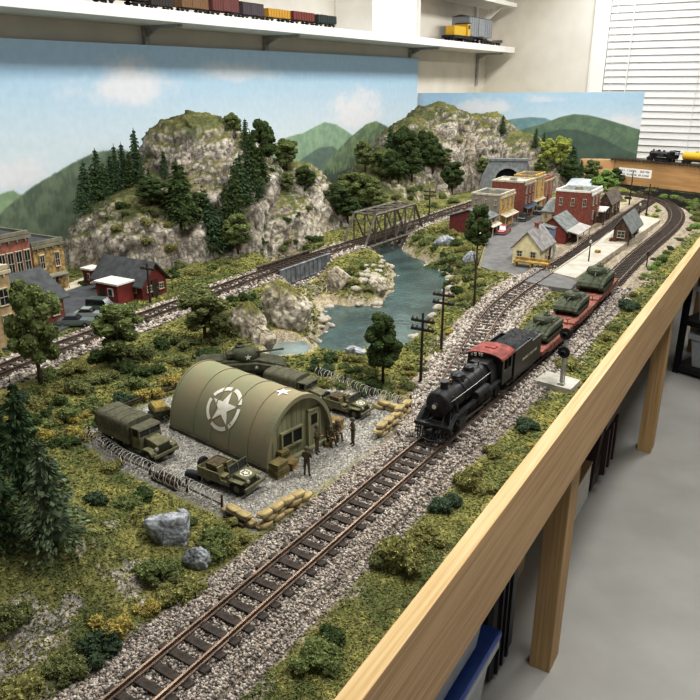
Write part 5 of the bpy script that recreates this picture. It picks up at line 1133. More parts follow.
# tanks
M_od=mat('olive_drab','5c5d44',.75,var=.18,scale=2.5,spec=.25); M_odd=mat('olive_dark','43452f',.75,var=.2,scale=2.5,spec=.25); M_track=mat('track_iron','2b2925',.75,metal=.2,var=.2,scale=10); M_gr=mat('tank_green','444a35',.7,var=.2,scale=2.5,spec=.3)
M_starw=mat('star_white','dcd9cc',.7,var=.05)
def star2(r,r2=.382,n=5,a0=PI/2): return [((r if k%2==0 else r*r2)*math.cos(a0+PI*k/n),(r if k%2==0 else r*r2)*math.sin(a0+PI*k/n)) for k in range(2*n)]
def tank(r,m,L=5.2,stars=False,loaded=True,turn=0.):
    l=L/2; W=1.22
    MB().prism([(-l*.95,.95),(-l*.9,1.55),(l*.35,1.62),(l*.92,1.15),(l*1.0,.8),(l*.85,.5),(-l*.85,.5)],-.85,.85,ax='y').build('hull',m,r,bev=.04)
    MB().prism([(-l*1.0,1.0),(-l*1.0,1.42),(l*.3,1.48),(l*.85,1.12),(l*.9,1.0)],-W,W,ax='y').build('sponson',m,r,bev=.03)
    for s in (-1,1):
        pts=[(-l*.98,.72),(-l*.8,1.02),(l*.85,1.02),(l*1.02,.78),(l*.9,.5),(l*.62,.14),(-l*.7,.14),(-l*.95,.45)]; 
        inn=[(x*.95,.58+(z-.58)*.78) for x,z in pts]; tm=MB(); n=len(pts); y0,y1=s*1.04-.2,s*1.04+.2; V=[]
        for y in (y0,y1):
            for q in (pts,inn): V+= [(a,y,b) for a,b in q]
        f=[]
        for k in range(n): k2=(k+1)%n; f+= [(k,k2,n+k2,n+k),(2*n+k,3*n+k,3*n+k2,2*n+k2),(k,2*n+k,2*n+k2,k2),(n+k,n+k2,3*n+k2,3*n+k)]
        tm.add(V,f)
        for k in range(n):                     # grousers
            a=np.array(pts[k]);b=np.array(pts[(k+1)%n]); c=int(np.linalg.norm(b-a)/.17)
            for i in range(c):
                p=a+(b-a)*(i+.5)/c; tm.cbox((p[0],s*1.04,p[1]),(.07,.42,.05),ry=-math.atan2(b[1]-a[1],b[0]-a[0]))
        tm.build('track',M_track,r)
        for k in range(6): 
            x=-l*.68+k*l*1.3/5; MB().lathe([(.12,-.16),(.25,-.16),(.25,.16),(.12,.17)],o=(x,s*1.04,.38),ax='y',n=14).build('road_wheel',M_odd if m is not M_odd else M_track,r)
        for x in (-l*.86,l*.92): MB().lathe([(.14,-.17),(.24,-.16),(.24,.16),(.14,.17)],o=(x,s*1.04,.72),ax='y',n=12).build('sprocket',M_odd,r)
        MB().lathe([(.08,0),(.1,.08),(.02,.12)],o=(l*.72,s*.75,1.25),n=8).build('headlamp',m,r)
    tu=bpy.data.objects.new('turret',MB().lathe([(.82,1.52),(.92,1.6),(.95,1.85),(.82,2.15),(.55,2.26),(.1,2.28)],o=(0,0,0),n=20).mesh('turret',m,True)); COL.objects.link(tu); tu.parent=r; tu.location=(.1,0,0); tu.rotation_euler[2]=turn
    MB().box(.6,1.05,-.42,.42,1.68,2.08).build('gun_mantlet',m,tu,bev=.05); MB().tube([(.95,0,1.86),(2.4,0,1.92),(2.75,0,1.93)],[.085,.06,.075],10).build('gun_barrel',m,tu)
    MB().lathe([(.33,2.2),(.33,2.38),(.25,2.42)],o=(-.25,.25,0),n=12).build('hatch',m,tu); MB().box(-1.25,-.75,-.45,.45,1.7,2.05).build('turret_bustle',m,tu,bev=.05)
    g=MB().tube([(-.25,.25,2.5),(.55,.25,2.52)],.035,6); g.box(-.4,-.1,.2,.3,2.42,2.56); g.build('machine_gun',M_track,tu)
    MB().box(-l*.93,-l*.45,-.7,.7,1.55,1.66).build('engine_deck',m,r); MB().box(-l*1.08,-l*.93,-.8,.8,1.05,1.45).build('stowage_box',M_odd,r)
    if loaded:
        for s in (-1,1): MB().cbox((l*.1,s*.75,1.58),(1.0,.3,.18)).build('bedroll',mat('canvas_tan','6f6a45',.9,var=.15,scale=4),r)
    if stars:
        for s in (-1,1): MB().prism([(a+.15,b+1.86) for a,b in star2(.24)],s*.93-.01,s*.93+.01,ax='y').build('star_emblem',M_starw,tu); MB().prism([(a-.9,b+1.24) for a,b in star2(.16)],s*1.22-.012,s*1.22+.012,ax='y').build('star_emblem',M_starw,r); MB().prism([(a+.9,b+1.24) for a,b in star2(.16)],s*1.22-.012,s*1.22+.012,ax='y').build('star_emblem',M_starw,r)
for (a,b),sc_,m,lbq,tn in ((fs[0],.78,M_gr,'small green tank chained on the first flatcar nearest the tender',.0),(fs[1],.78,M_gr,'green tank on the middle flatcar',.05),(fs[2],.95,M_gr,'largest green tank on the last flatcar',.15)):
    p,an=onpath((a+b)/2-.01); r=thing('army_tank',lbq,'tank',(p[0],p[1],ZT+RZ+1.12*S*.88-.14*S*sc_),an,S*sc_); tank(r,m,turn=tn)
# ================================================================== army camp
def gpt(px,py): return G(px,py)
m_=(P(264,470)+P(330,438))/2; HW,HL,HH=.188,.292,.126; ha=math.radians(50.)
hut=thing('army_hut','large olive arched metal army hut with a white star roundel on its side','hut',(m_[0],m_[1],ZT),ha)
# local: x along the front wall (left to right), y backward
M_hut=mat('hut_metal','7d7f61',.65,metal=.0,var=.2,scale=13,bump=.25,bscale=40,c2='8d8063',spec=.35); M_hutw=mat('hut_planks','85835f',.85,var=.14,scale=60,stretch=(1,1,.1))
NT=40
def arcp(t,k=1.): return (HW/2*math.cos(t)*k, HH*(math.sin(t)**.92)*k)
V=[]; ys=np.linspace(-.006,HL,26)
for y in ys:
    for k in range(NT+1): x,z=arcp(PI*k/NT); V.append((x,y,z))
m=MB().grid(V,len(ys),NT+1); V2=[]
for y in ys:
    for k in range(NT+1): x,z=arcp(PI*k/NT,.975); V2.append((x,y,z))
m.grid(V2,len(ys),NT+1); sh=m.build('arched_shell',M_hut,hut,sm=True,label='rust-stained olive arched roof shell')
for y in (-.005,.05,.105,.16,.215,HL-.002):
    V=[]
    for yy,kk in ((y-.0012,1.0),(y-.0012,1.012),(y+.0022,1.012),(y+.0022,1.0)):
        for k in range(NT+1): x,z=arcp(PI*k/NT,kk); V.append((x,yy,z))
    MB().grid(V,4,NT+1).build('roof_rib',M_hut,hut)
V=[]
for yy,kk in ((-.010,.955),(-.010,1.03),(.004,1.03),(.004,.955)):
    for k in range(NT+1): x,z=arcp(PI*k/NT,kk); V.append((x,yy,z))
MB().grid(V+V[:NT+1],5,NT+1).build('front_arch_rim',M_hut,hut)
for nm,y in (('front_wall',.002),('rear_wall',HL-.006)):
    w=MB().prism([arcp(PI*k/NT,.975) for k in range(NT+1)],y,y+.004,ax='y')
    if nm=='front_wall':
        for k in range(13):
            x=-HW/2+.012+k*(HW-.024)/12; z=HH*.95*math.sqrt(max(0,1-(x/(HW/2)/.97)**2)); 
            if z>.01: w.box(x-.0005,x+.0005,.0014,.003,0,z)
    w.build(nm,M_hutw,hut)
dk=mat('dark_opening','14150f',.6,var=0)
def hwin(x0,x1,z0,z1):
    f=MB();t=.004
    for q in ((x0-t,x0,z0-t,z1+t),(x1,x1+t,z0-t,z1+t),(x0,x1,z0-t,z0),(x0,x1,z1,z1+t),((x0+x1)/2-.002,(x0+x1)/2+.002,z0,z1)): f.box(q[0],q[1],-.004,.003,q[2],q[3])
    o=f.build('window',M_hutw,hut); MB().box(x0,x1,-.0012,.001,z0,z1).build('pane',dk,o)
hwin(-.045,.008,.030,.058)
d=MB().box(.0275,.060,-.0035,.002,0,.082); d.box(.026,.0285,-.005,.002,0,.085).box(.0595,.062,-.005,.002,0,.085).box(.026,.062,-.005,.002,.0815,.085); d=d.build('door',M_hutw,hut); MB().box(.036,.053,-.0045,-.003,.052,.073).build('door_window',dk,d)
for x in (-1,1): MB().box(x*HW/2-.004,x*HW/2+.004,-.008,HL,-.004,.008).build('base_rail',mat('hut_base','4a4736',.9,var=.2,scale=40),hut)
MB().box(-HW/2,HW/2,-.014,-.004,-.004,.006).build('sill_board',M_hutw,hut)
# roundel mapped on the left flank: t angle measured from the right, PI = left base
def surf(y,u):                              # u arc length up from the left base
    t=np.linspace(PI,0,400); x=HW/2*np.cos(t); z=HH*np.sin(t)**.92; L=np.concatenate([[0],np.cumsum(np.hypot(np.diff(x),np.diff(z)))]); i=np.interp(u,L,np.arange(400)); X=np.interp(i,np.arange(400),x);Z=np.interp(i,np.arange(400),z)
    n=np.array((X/(HW/2)**2,Z/HH**2)); n/=np.linalg.norm(n); return (X+n[0]*.0012,y,Z+n[1]*.0012)
def decal(name,polys,cy,cu,mat_):
    m=MB()
    for poly in polys:                      # triangulated quads: list of (a along hut, b up the arc)
        m.add([surf(cy+a,cu+b) for a,b in poly],[tuple(range(len(poly)))])
    return m.build(name,mat_,hut,recalc=True)
def starpolys(R,a0=PI/2):
    s=star2(R,a0=a0); pol=[]
    for k in range(10):
        a,b=s[k],s[(k+1)%10]
        q1=(a[0]*.5,a[1]*.5);q2=(b[0]*.5,b[1]*.5); pol+= [[a,b,q2,q1],[q1,q2,(0,0)]]
    return pol
def ringpolys(r0,r1,gaps=5,g=.10,a0=PI/2):
    pol=[]
    for s in range(gaps):
        b0=a0+2*PI*s/gaps+g;b1=a0+2*PI*(s+1)/gaps-g
        for k in range(8):
            t0,t1=b0+(b1-b0)*k/8,b0+(b1-b0)*(k+1)/8; pol.append([(r0*math.cos(t0),r0*math.sin(t0)),(r1*math.cos(t0),r1*math.sin(t0)),(r1*math.cos(t1),r1*math.sin(t1)),(r0*math.cos(t1),r0*math.sin(t1))])
    return pol
RA=.047
decal('star_roundel',starpolys(RA*.80)+ringpolys(RA*.82,RA),.138,.089,M_starw)
decal('star_emblem',starpolys(.018,a0=PI/2+.5),.035,.172,M_starw)
# trucks
M_canvas=mat('truck_canvas','5b5945',.9,var=.15,scale=3,bump=.4,bscale=6); M_ody=mat('truck_olive','6a6748',.7,var=.15,scale=3,spec=.3)
def truck(r):
    for s in (-1,1):
        for x in (2.1,-1.5,-2.75):
            y=s*.88; w=wheelmb(.47,.32,y,x,.47).build('wheel',M_tyre,r); MB().lathe([(.22,-.17),(.25,0),(.22,.17)],o=(x,y,.47),ax='y',n=10).build('hub',M_ody,w)
        MB().prism([(1.45,.75),(1.55,1.0),(1.85,1.12),(2.45,1.12),(2.7,.95),(2.75,.75),(2.65,.75),(2.4,1.02),(1.85,1.02),(1.6,.9)],s*.9-.24,s*.9+.24,ax='y').build('fender',M_ody,r)
        MB().lathe([(.1,2.55),(.15,2.68),(.13,2.74)],o=(0,s*.62,1.15),ax='x',n=10).build('headlight',mat('lamp_dull','a39f8e',.3),r)
        MB().box(.3,1.35,s*.9-.14,s*.9+.14,.62,.68).build('running_board',M_odd,r)
    MB().box(-3.3,2.75,-.42,.42,.55,.75).build('chassis',M_odd,r)
    MB().prism([(1.25,.75),(1.25,1.62),(1.5,1.62),(2.6,1.45),(2.68,1.4),(2.68,.75)],-.55,.55,ax='y').build('hood',M_ody,r,bev=.05)
    gr=MB()
    for k in range(9): y=-.44+.11*k; gr.box(2.68,2.73,y-.025,y+.025,.8,1.38)
    gr.build('grille',M_odd,r); MB().box(2.85,2.98,-1.05,1.05,.62,.84).build('bumper',M_ody,r,bev=.02)
    c=MB().box(.35,1.3,-.92,.92,.75,1.6); 
    for y in (-.9,.9): c.box(.35,.5,y-.03,y+.03,1.6,2.2).box(1.12,1.28,y-.03,y+.03,1.6,2.2)
    c.box(.33,.38,-.92,.92,1.6,2.2).build('cab',M_ody,r,bev=.02)
    MB().prism([(.25,2.18),(.3,2.3),(1.2,2.3),(1.36,2.16)],-.95,.95,ax='y').build('cab_roof',M_canvas,r,bev=.04)
    w=MB().box(1.2,1.26,-.9,.9,1.6,1.68).box(1.2,1.26,-.04,.04,1.6,2.2).box(1.2,1.26,-.9,-.84,1.6,2.2).box(1.2,1.26,.84,.9,1.6,2.2).build('windshield_frame',M_ody,r); MB().box(1.215,1.235,-.86,.86,1.66,2.18).build('glass',M_glassd,w)
    MB().box(-3.4,.2,-1.08,1.08,.95,1.45).build('cargo_bed',M_ody,r,bev=.02)
    N=12; arc=[(1.1,1.4)]+[(1.12*math.cos(PI*k/N)*(1 if 0 else (abs(math.cos(PI*k/N))**-.35 if abs(math.cos(PI*k/N))>.2 else 1.6)) if 0 else math.copysign(1.12*abs(math.cos(PI*k/N))**.45,math.cos(PI*k/N)),2.15+.48*math.sin(PI*k/N)**.8) for k in range(N+1)]+[(-1.1,1.4)]
    MB().prism(arc,-3.45,.25,ax='x').build('canvas_cover',M_canvas,r,auto=True)
    h=MB()
    for x in (-3.44,-2.5,-1.6,-.7,.22):
        pts=[(x,a*1.008,b*1.004) for a,b in arc]; h.tube(pts,.025,4)
    h.build('canvas_hoop',M_canvas,r)
    return r
def ground_thing(name,label,cat,px,py,rz,sc_,z=0,group=None):
    q=G(px,py); return thing(name,label,cat,(q[0],q[1],q[2]+z),rz,sc_,group)
tk=truck(ground_thing('army_truck','olive army truck with canvas cover parked left of the arched hut','truck',141,450,math.radians(-37),S*.78))
t2=copy_tree(tk); q=G(301,401); place(t2,tuple(q),math.radians(-33),S*.70,'olive army truck with canvas cover parked behind the arched hut')
# jeeps
def jeep(r):
    for s in (-1,1):
        for x in (1.05,-1.0):
            w=wheelmb(.37,.2,s*.62,x,.37).build('wheel',M_tyre,r); MB().lathe([(.18,-.11),(.2,0),(.18,.11)],o=(x,s*.62,.37),ax='y',n=10).build('hub',M_ody,w)
        MB().box(.6,1.5,s*.66-.17,s*.66+.17,.78,.83).build('fender',M_ody,r); MB().prism([(-1.6,.4),(-1.6,.95),(-.1,.95),(.05,.62),(.45,.62),(.55,1.0),(.62,1.0),(.62,.4)],s*.76-.03,s*.76+.03,ax='y').build('side_panel',M_ody,r)
        MB().lathe([(.1,1.5),(.11,1.58),(.05,1.6)],o=(0,s*.36,.8),ax='x',n=10).build('headlight',mat('lamp_dull','a39f8e',.3),r)
        MB().box(-.35,.1,s*.36-.22,s*.36+.22,.6,.72).box(-.42,-.32,s*.36-.22,s*.36+.22,.68,1.12).build('seat',mat('seat_canvas','77704a',.9),r)
    MB().box(-1.6,1.5,-.5,.5,.38,.5).build('chassis',M_odd,r); MB().box(-1.6,.6,-.74,.74,.48,.56).build('floor_pan',M_odd,r)
    MB().prism([(.6,.55),(.6,1.02),(.75,1.04),(1.45,.96),(1.5,.9),(1.5,.5)],-.5,.5,ax='y').build('hood',M_ody,r,bev=.04)
    g=MB()
    for k in range(7): g.box(1.5,1.53,-.3+.1*k-.025,-.3+.1*k+.025,.56,.88)
    g.build('grille',M_odd,r); MB().box(1.62,1.74,-.78,.78,.42,.58).build('bumper',M_ody,r); MB().box(-1.64,-1.58,-.74,.74,.48,.95).build('tailgate',M_ody,r); MB().box(-1.5,-.9,-.6,.6,.66,.76).build('rear_seat',mat('seat_canvas','77704a'),r)
    w=MB().box(.58,.62,-.7,.7,1.0,1.05).box(.5,.54,-.7,.7,1.46,1.5)
    for y in (-.68,0,.68): w.add([(.58,y-.025,1.02),(.62,y-.025,1.02),(.62,y+.025,1.02),(.58,y+.025,1.02),(.5,y-.025,1.5),(.54,y-.025,1.5),(.54,y+.025,1.5),(.5,y+.025,1.5)],[(0,3,2,1),(4,5,6,7),(0,1,5,4),(1,2,6,5),(2,3,7,6),(3,0,4,7)])
    w=w.build('windshield_frame',M_ody,r); MB().add([(.6,-.68,1.04),(.6,.68,1.04),(.52,.68,1.47),(.52,-.68,1.47)],[(0,1,2,3)]).build('glass',M_glassd,w)
    sw=MB(); sw.tube([(.25+.16*math.cos(a)*.5,.34+.18*math.sin(a),1.05-.16*math.cos(a)*.8) for a in np.linspace(0,2*PI,14)],.018,5); sw.tube([(.25,.34,1.05),(.5,.34,.85)],.02,5); sw.build('steering_wheel',M_odd,r)
    sp_=wheelmb(.36,.2,0,0,0); o=sp_.build('spare_wheel',M_tyre,r); o.rotation_euler[2]=PI/2; o.location=(-1.74,-.2,.85)
    e=MB(); cx=1.08
    for po in starpolys(.2,a0=0): e.add([(cx+a,b,1.012+(.75-a-.33)*.0-.114*(a+cx-1.08)+.0) for a,b in po],[tuple(range(len(po)))])
    for po in ringpolys(.24,.3,a0=0): e.add([(cx+a,b,1.012-.114*a) for a,b in po],[tuple(range(len(po)))])
    e.build('star_roundel',M_starw,r)
    MB().cbox((-.9,0,.95),(.8,.9,.3)).build('packed_load',mat('pack_brown','5b4d34',.9,var=.2,scale=5),r)
    return r
jp=jeep(ground_thing('army_jeep','open olive jeep with hood roundel parked before the left flank of the hut','jeep',231,484,math.radians(-33),S*.97))
j2=copy_tree(jp); q=G(348,412); place(j2,tuple(q),math.radians(-36),S*.88,'open olive jeep with hood roundel parked behind the right end of the hut')
# trailer
tr=ground_thing('cargo_trailer','small two-wheeled army trailer with yellow-brown load beside the covered truck','trailer',160,418,math.radians(-60),S*.8)
MB().box(-.9,.9,-.6,.6,.5,.95).build('box',M_odd,tr,bev=.02); MB().box(-.85,.85,-.55,.55,.93,1.2,taper=.15).build('load',mat('load_ochre','8d7b3c',.9,var=.2,scale=5),tr,bev=.05); MB().tube([(.9,0,.55),(1.7,0,.5)],.05,6).build('drawbar',M_odd,tr)
for s in (-1,1): wheelmb(.38,.2,s*.72,0,.38).build('wheel',M_tyre,tr)
q=G(244,377); r=thing('army_tank','olive tank with white stars parked in the bushes behind the hut','tank',(q[0],q[1],q[2]-.003),math.radians(8),S*1.0); tank(r,M_odd,L=6.0,stars=True,loaded=False,turn=.12)
# crates at the hut
r1=crate(279,475,.030,.024,.014,'olive wooden crate at the hut front corner, bottom one of the stack of two',M_crateo,ha)
crate(0,0,.029,.022,.013,'olive wooden crate at the hut front corner, on top of another crate',M_crateo,ha+.08,loc=(r1.location.x,r1.location.y,r1.location.z+.0165))
crate(291,468,.022,.019,.015,'yellow-brown wooden crate right of the stacked pair at the hut front',M_crate,ha+.3)
crate(335,429,.030,.026,.022,'wooden crate standing by the right end of the hut front wall',M_crate,ha+.2)
crate(283,463,.022,.018,.03,'small upright olive box against the hut front wall behind the crates',M_crateo,ha,lid=False)
# sandbags
M_bag=mat('sandbag','a8966a',.95,var=.16,scale=70,bump=.5,bscale=240)
def bagmesh(seed):
    m=MB(); v,f=IC3; e=.55; w=np.sign(v)*np.abs(v)**e; w=w*np.array((.0145,.0085,.0055)); n=fbm(v*2+seed*7,2)[:,None]; w=w*(1+.13*n); w[:,2]-=.0016*(1-np.abs(w[:,0])/.0145); m.add(w,f)
    for s in (-1,1): m.cbox((s*.0150,0,0),(.003,.008,.003))
    return m.mesh('sandbag',M_bag,True)
BAGS=[bagmesh(k) for k in range(4)]
def bags(pts,layers,group,label):
    pth=resample(np.array([P(*q) for q in pts]),.004); L=(len(pth)-1)*.004; 
    for k in range(layers):
        s=.013+(.0135 if k%2 else 0)
        while s<L-.010:
            i=int(s/.004); a=ang(pth[max(i-1,0)],pth[min(i+1,len(pth)-1)])
            o=bpy.data.objects.new('sandbag',random.choice(BAGS)); COL.objects.link(o); o.location=(pth[i][0]+random.gauss(0,.001),pth[i][1]+random.gauss(0,.001),gz(*pth[i])+.005+k*.0098); o.rotation_euler=(random.gauss(0,.06),random.gauss(0,.05),a+random.gauss(0,.08)); tag(o,label,'sandbag',group); s+=.0272
bags([(260,529),(285,513),(313,498)],3,'sandbags of the front wall nearest the track','tan sandbag in the front wall nearest the track, below the hut')
bags([(224,511),(240,519),(258,529)],2,'sandbags of the left return of the front wall','tan sandbag in the left return of the front wall, toward the jeep')
bags([(409,414),(394,426),(375,440)],3,'sandbags of the wall beside the locomotive','tan sandbag in the long wall between the jeep and the locomotive')
bags([(374,407),(392,411),(407,415)],2,'sandbags of the short wall behind','tan sandbag in the short rear arm of the wall near the locomotive')
# log barricade and wire
M_log=mat('log_bark','4a3d2f',.95,var=.25,scale=60,bump=.5,bscale=150)
def fence(name,label,pts,coil=True,rails=1,hpost=.03,cr=.014,nt=10):
    g=[G(*q) for q in pts]; o=g[0]; r=thing(name,label,'fence',tuple(o))
    for p in g:
        d=p-o; MB().tube([d+np.array((0,0,-.006)),d+np.array((.001,0,hpost))],[.0026,.002],6).build('post',M_log,r)
    pl_=resample(np.array(g),.006)
    for k in range(rails):
        z=hpost*(.35+.3*k); MB().tube([p-o+np.array((0,0,z)) for p in pl_[::4]]+[pl_[-1]-o+np.array((0,0,z))],.0016 if coil else .0026,5).build('rail',M_log,r)
    if coil:
        L=(len(pl_)-1)*.006; n=int(nt*L/.1); pts_=[]
        for i in range(n*10):
            s=L*i/(n*10)/.006; b=pl_[min(int(s),len(pl_)-1)]; dr=pl_[min(int(s)+1,len(pl_)-1)]-pl_[max(int(s)-1,0)]; a=2*PI*i/10; nx_=np.array((-dr[1],dr[0],0)); nx_/=np.linalg.norm(nx_)+1e-9
            pts_.append(b-o+nx_*cr*math.cos(a)+np.array((0,0,cr+cr*math.sin(a))))
        MB().tube(pts_,.00075,4,cap=False).build('wire_coil',mat('barbed_wire','c4c0b8',.5,metal=.2),r)
    return r
fence('barbed_wire_fence','barbed wire coil fence on posts along the left side of camp below the covered truck',[(90,439),(122,462),(150,475),(187,492),(222,509)],True,1,.028)
fence('barbed_wire_fence','barbed wire coil fence on posts behind the jeep at the river side of camp',[(318,376),(345,386),(371,397),(398,404),(410,408)],True,0,.032,.012,10)
fence('pole_fence','low rustic pole fence at the rear left edge of camp by the trailer',[(98,420),(128,408),(152,399),(176,391)],False,2,.022)
def logs(px,py,label,L,rz,k,r0=.004):
    q=G(px,py); r=thing('log_pile',label,'log pile',tuple(q),rz)
    for i in range(k):
        row=0 if i<3 else 1; y=(i%3-1)*.009+(.0045 if row else 0); z=.004+row*.0075
        MB().tube([(-L/2+random.uniform(-.006,.006),y,z),(0,y+.001,z),(L/2+random.uniform(-.006,.006),y,z)],r0,8).build('log',M_log,r)
logs(168,483,'dark log pile inside the wire fence left of the jeep',.06,math.radians(-38),5)
logs(238,521,'dark brown logs leaning along the left end of the front sandbag wall',.055,math.radians(-38),4,.003)
q=G(194,479); r=thing('pipe_end','short dark pipe lying at the end of the log pile left of the jeep','pipe',(q[0],q[1],q[2]),math.radians(-20)); MB().lathe([(.008,-.014),(.009,-.014),(.009,.014),(.008,.014),(.0065,.014),(.0065,-.014)],o=(0,0,.009),ax='x',n=16).build('tube',M_iron,r); MB().lathe([(.0064,.006),(.001,.006)],o=(0,0,.009),ax='x',n=12).build('bore_shade_disc',dk,r)  # near-black disc painted as the shade inside the pipe
# soldiers: one continuous skinned body each
M_uni=mat('uniform','5b4f36',.9,var=.2,scale=9); M_skin=mat('skin','b5876a',.6,var=.05); M_helm=mat('helmet','4a4c38',.6); M_boot=mat('boots','2f251d',.7); M_gun=mat('rifle_wood','3c2c1e',.6)
def soldier(name,label,px,py,rz,pose,sc_=S*.96,loc=None,helm=True):
    q=G(px,py) if loc is None else np.array(loc)
    J=pose; me=bpy.data.meshes.new('body'); names=list(J); vs=[J[n] for n in names]; ix={n:i for i,n in enumerate(names)}
    ed=[('pel','spine'),('spine','chest'),('chest','neck'),('neck','head'),('head','crown')]
    for s in 'LR': ed+= [('chest','sh'+s),('sh'+s,'el'+s),('el'+s,'wr'+s),('wr'+s,'ha'+s),('pel','hip'+s),('hip'+s,'kn'+s),('kn'+s,'an'+s),('an'+s,'toe'+s)]
    me.from_pydata(vs,[(ix[a],ix[b]) for a,b in ed],[]); o=bpy.data.objects.new('tmp',me); COL.objects.link(o)
    md_=o.modifiers.new('s','SKIN'); md_.use_smooth_shade=True; rad={'pel':(.15,.11),'spine':(.145,.10),'chest':(.17,.115),'neck':(.06,.06),'head':(.085,.1),'crown':(.06,.075),'sh':(.075,.075),'el':(.05,.05),'wr':(.036,.036),'ha':(.04,.028),'hip':(.095,.095),'kn':(.068,.068),'an':(.05,.05),'toe':(.05,.04)}
    for n,i in ix.items():
        k=n if n in rad else n[:-1]; sv=me.skin_vertices[0].data[i]; sv.radius=rad[k]; sv.use_root=(n=='pel')
    su=o.modifiers.new('d','SUBSURF'); su.levels=2; su.render_levels=2
    dg=bpy.context.evaluated_depsgraph_get(); bme=bpy.data.meshes.new_from_object(o.evaluated_get(dg)); bpy.data.objects.remove(o)
    bme.name='body'; bme.materials.clear()
    for m in (M_uni,M_skin,M_boot): bme.materials.append(m)
    hd=Vector(J['head']);nk=Vector(J['neck']); 
    for p in bme.polygons:
        c=p.center; p.use_smooth=True
        d=min((c-Vector(J['ha'+s])).length for s in 'LR'); f=min(min((c-Vector(J['toe'+s])).length,(c-Vector(J['an'+s])).length) for s in 'LR')
        p.material_index=1 if (c-hd).length<.16 and c.z>nk.z-.0 or d<.075 else (2 if f<.16 else 0)
    r=thing(name,label,'person',(q[0],q[1],q[2]-.0005),rz,sc_)
    b=bpy.data.objects.new('body',bme); COL.objects.link(b); b.parent=r
    cr=Vector(J['crown'])
    if helm: MB().lathe([(.155,-.05),(.15,-.03),(.135,.05),(.09,.11),(.02,.135)],o=(cr.x,cr.y,cr.z-.03),n=16).build('helmet',M_helm,r,sm=True)
    else: MB().lathe([(.12,-.01),(.118,.05),(.06,.08),(.01,.085)],o=(cr.x,cr.y,cr.z-.03),n=14).build('cap',M_uni,r,sm=True)
    for y in (-.035,.035): MB().lathe([(.014,-.006),(.014,.004)],o=(hd.x+.092,hd.y+y,hd.z+.02),ax='x',n=8).build('eye',M_boot,b)
    MB().box(hd.x+.085,hd.x+.115,hd.y-.014,hd.y+.014,hd.z-.03,hd.z+.015,taper=.4).build('nose',M_skin,b)
    pe=Vector(J['pel']); MB().lathe([(.165,-.03),(.168,0),(.165,.03)],o=(pe.x,pe.y,pe.z+.09),n=16).build('belt',M_boot,r)
    for s in 'LR':                           # five fingers
        h=Vector(J['ha'+s]); w=Vector(J['wr'+s]); dd=(h-w).normalized(); sd=Vector((1,0,0)) if abs(dd.x)<.8 else Vector((0,1,0))
        for k in range(4): a=h+sd*(.02*(k-1.5)); MB().tube([a,a+dd*(.05+.008*(k in(1,2))),a+dd*.085+Vector((.015,0,-.01))],[.011,.01,.007],5).build('finger',M_skin,b)
        MB().tube([h-dd*.02+sd*.03,h+sd*.055+dd*.02],[.012,.009],5).build('thumb',M_skin,b)
    return r
def stand(**k):
    J={'pel':(0,0,.93),'spine':(.01,0,1.12),'chest':(.0,0,1.34),'neck':(.01,0,1.5),'head':(.03,0,1.62),'crown':(.02,0,1.72)}
    for s,y in (('L',1),('R',-1)):
        J.update({'sh'+s:(0,y*.19,1.40),'el'+s:(-.02,y*.26,1.13),'wr'+s:(.08,y*.25,.9),'ha'+s:(.11,y*.245,.82),'hip'+s:(0,y*.1,.87),'kn'+s:(.02,y*.12,.48),'an'+s:(0,y*.14,.08),'toe'+s:(.16,y*.16,.035)})
    J.update(k); return J
def sit():
    J={'pel':(0,0,.42),'spine':(.02,0,.62),'chest':(.08,0,.84),'neck':(.12,0,.99),'head':(.16,0,1.1),'crown':(.16,0,1.2)}
    for s,y in (('L',1),('R',-1)):
        J.update({'sh'+s:(.08,y*.19,.9),'el'+s:(.2,y*.25,.68),'wr'+s:(.38,y*.14,.62),'ha'+s:(.46,y*.1,.62),'hip'+s:(.02,y*.11,.40),'kn'+s:(.42,y*.16,.46),'an'+s:(.44,y*.17,.08),'toe'+s:(.6,y*.18,.035)})
    return J
soldier('soldier','soldier in brown uniform standing with his back to the viewer before the crates',307,476,math.radians(75),stand(elR=(.05,-.27,1.15),wrR=(.2,-.12,1.12),haR=(.24,-.05,1.13),elL=(.05,.27,1.15),wrL=(.2,.12,1.1),haL=(.24,.05,1.1)),helm=True)
rs=soldier('soldier','soldier standing at the hut door holding papers at his chest',317,453,math.radians(-20),stand(elR=(.06,-.24,1.16),wrR=(.26,-.1,1.2),haR=(.32,-.06,1.22),elL=(.05,.25,1.14),wrL=(.24,.1,1.16),haL=(.31,.06,1.18)))
soldier('soldier','soldier seated by the hut wall, left one of the seated two',329,444,math.radians(-50),sit()); soldier('soldier','soldier seated by the hut wall, right one of the seated two',336,438,math.radians(-60),sit())
soldier('soldier','soldier standing apart on the gravel between the seated men and the sandbags',353,445,math.radians(-160),stand(elR=(.08,-.22,1.18),wrR=(.24,-.02,1.24),haR=(.27,.05,1.25),elL=(.06,.24,1.16),wrL=(.24,.06,1.18),haL=(.28,-.0,1.19)))
for px,py,lbq,a in ((328,446,'small box that the left seated soldier sits on',.3),(335.5,440,'small box that the right seated soldier sits on',.1)):
    q=G(px,py); crate(0,0,.013,.013,.0105,lbq,M_crateo,a,loc=q,lid=False)
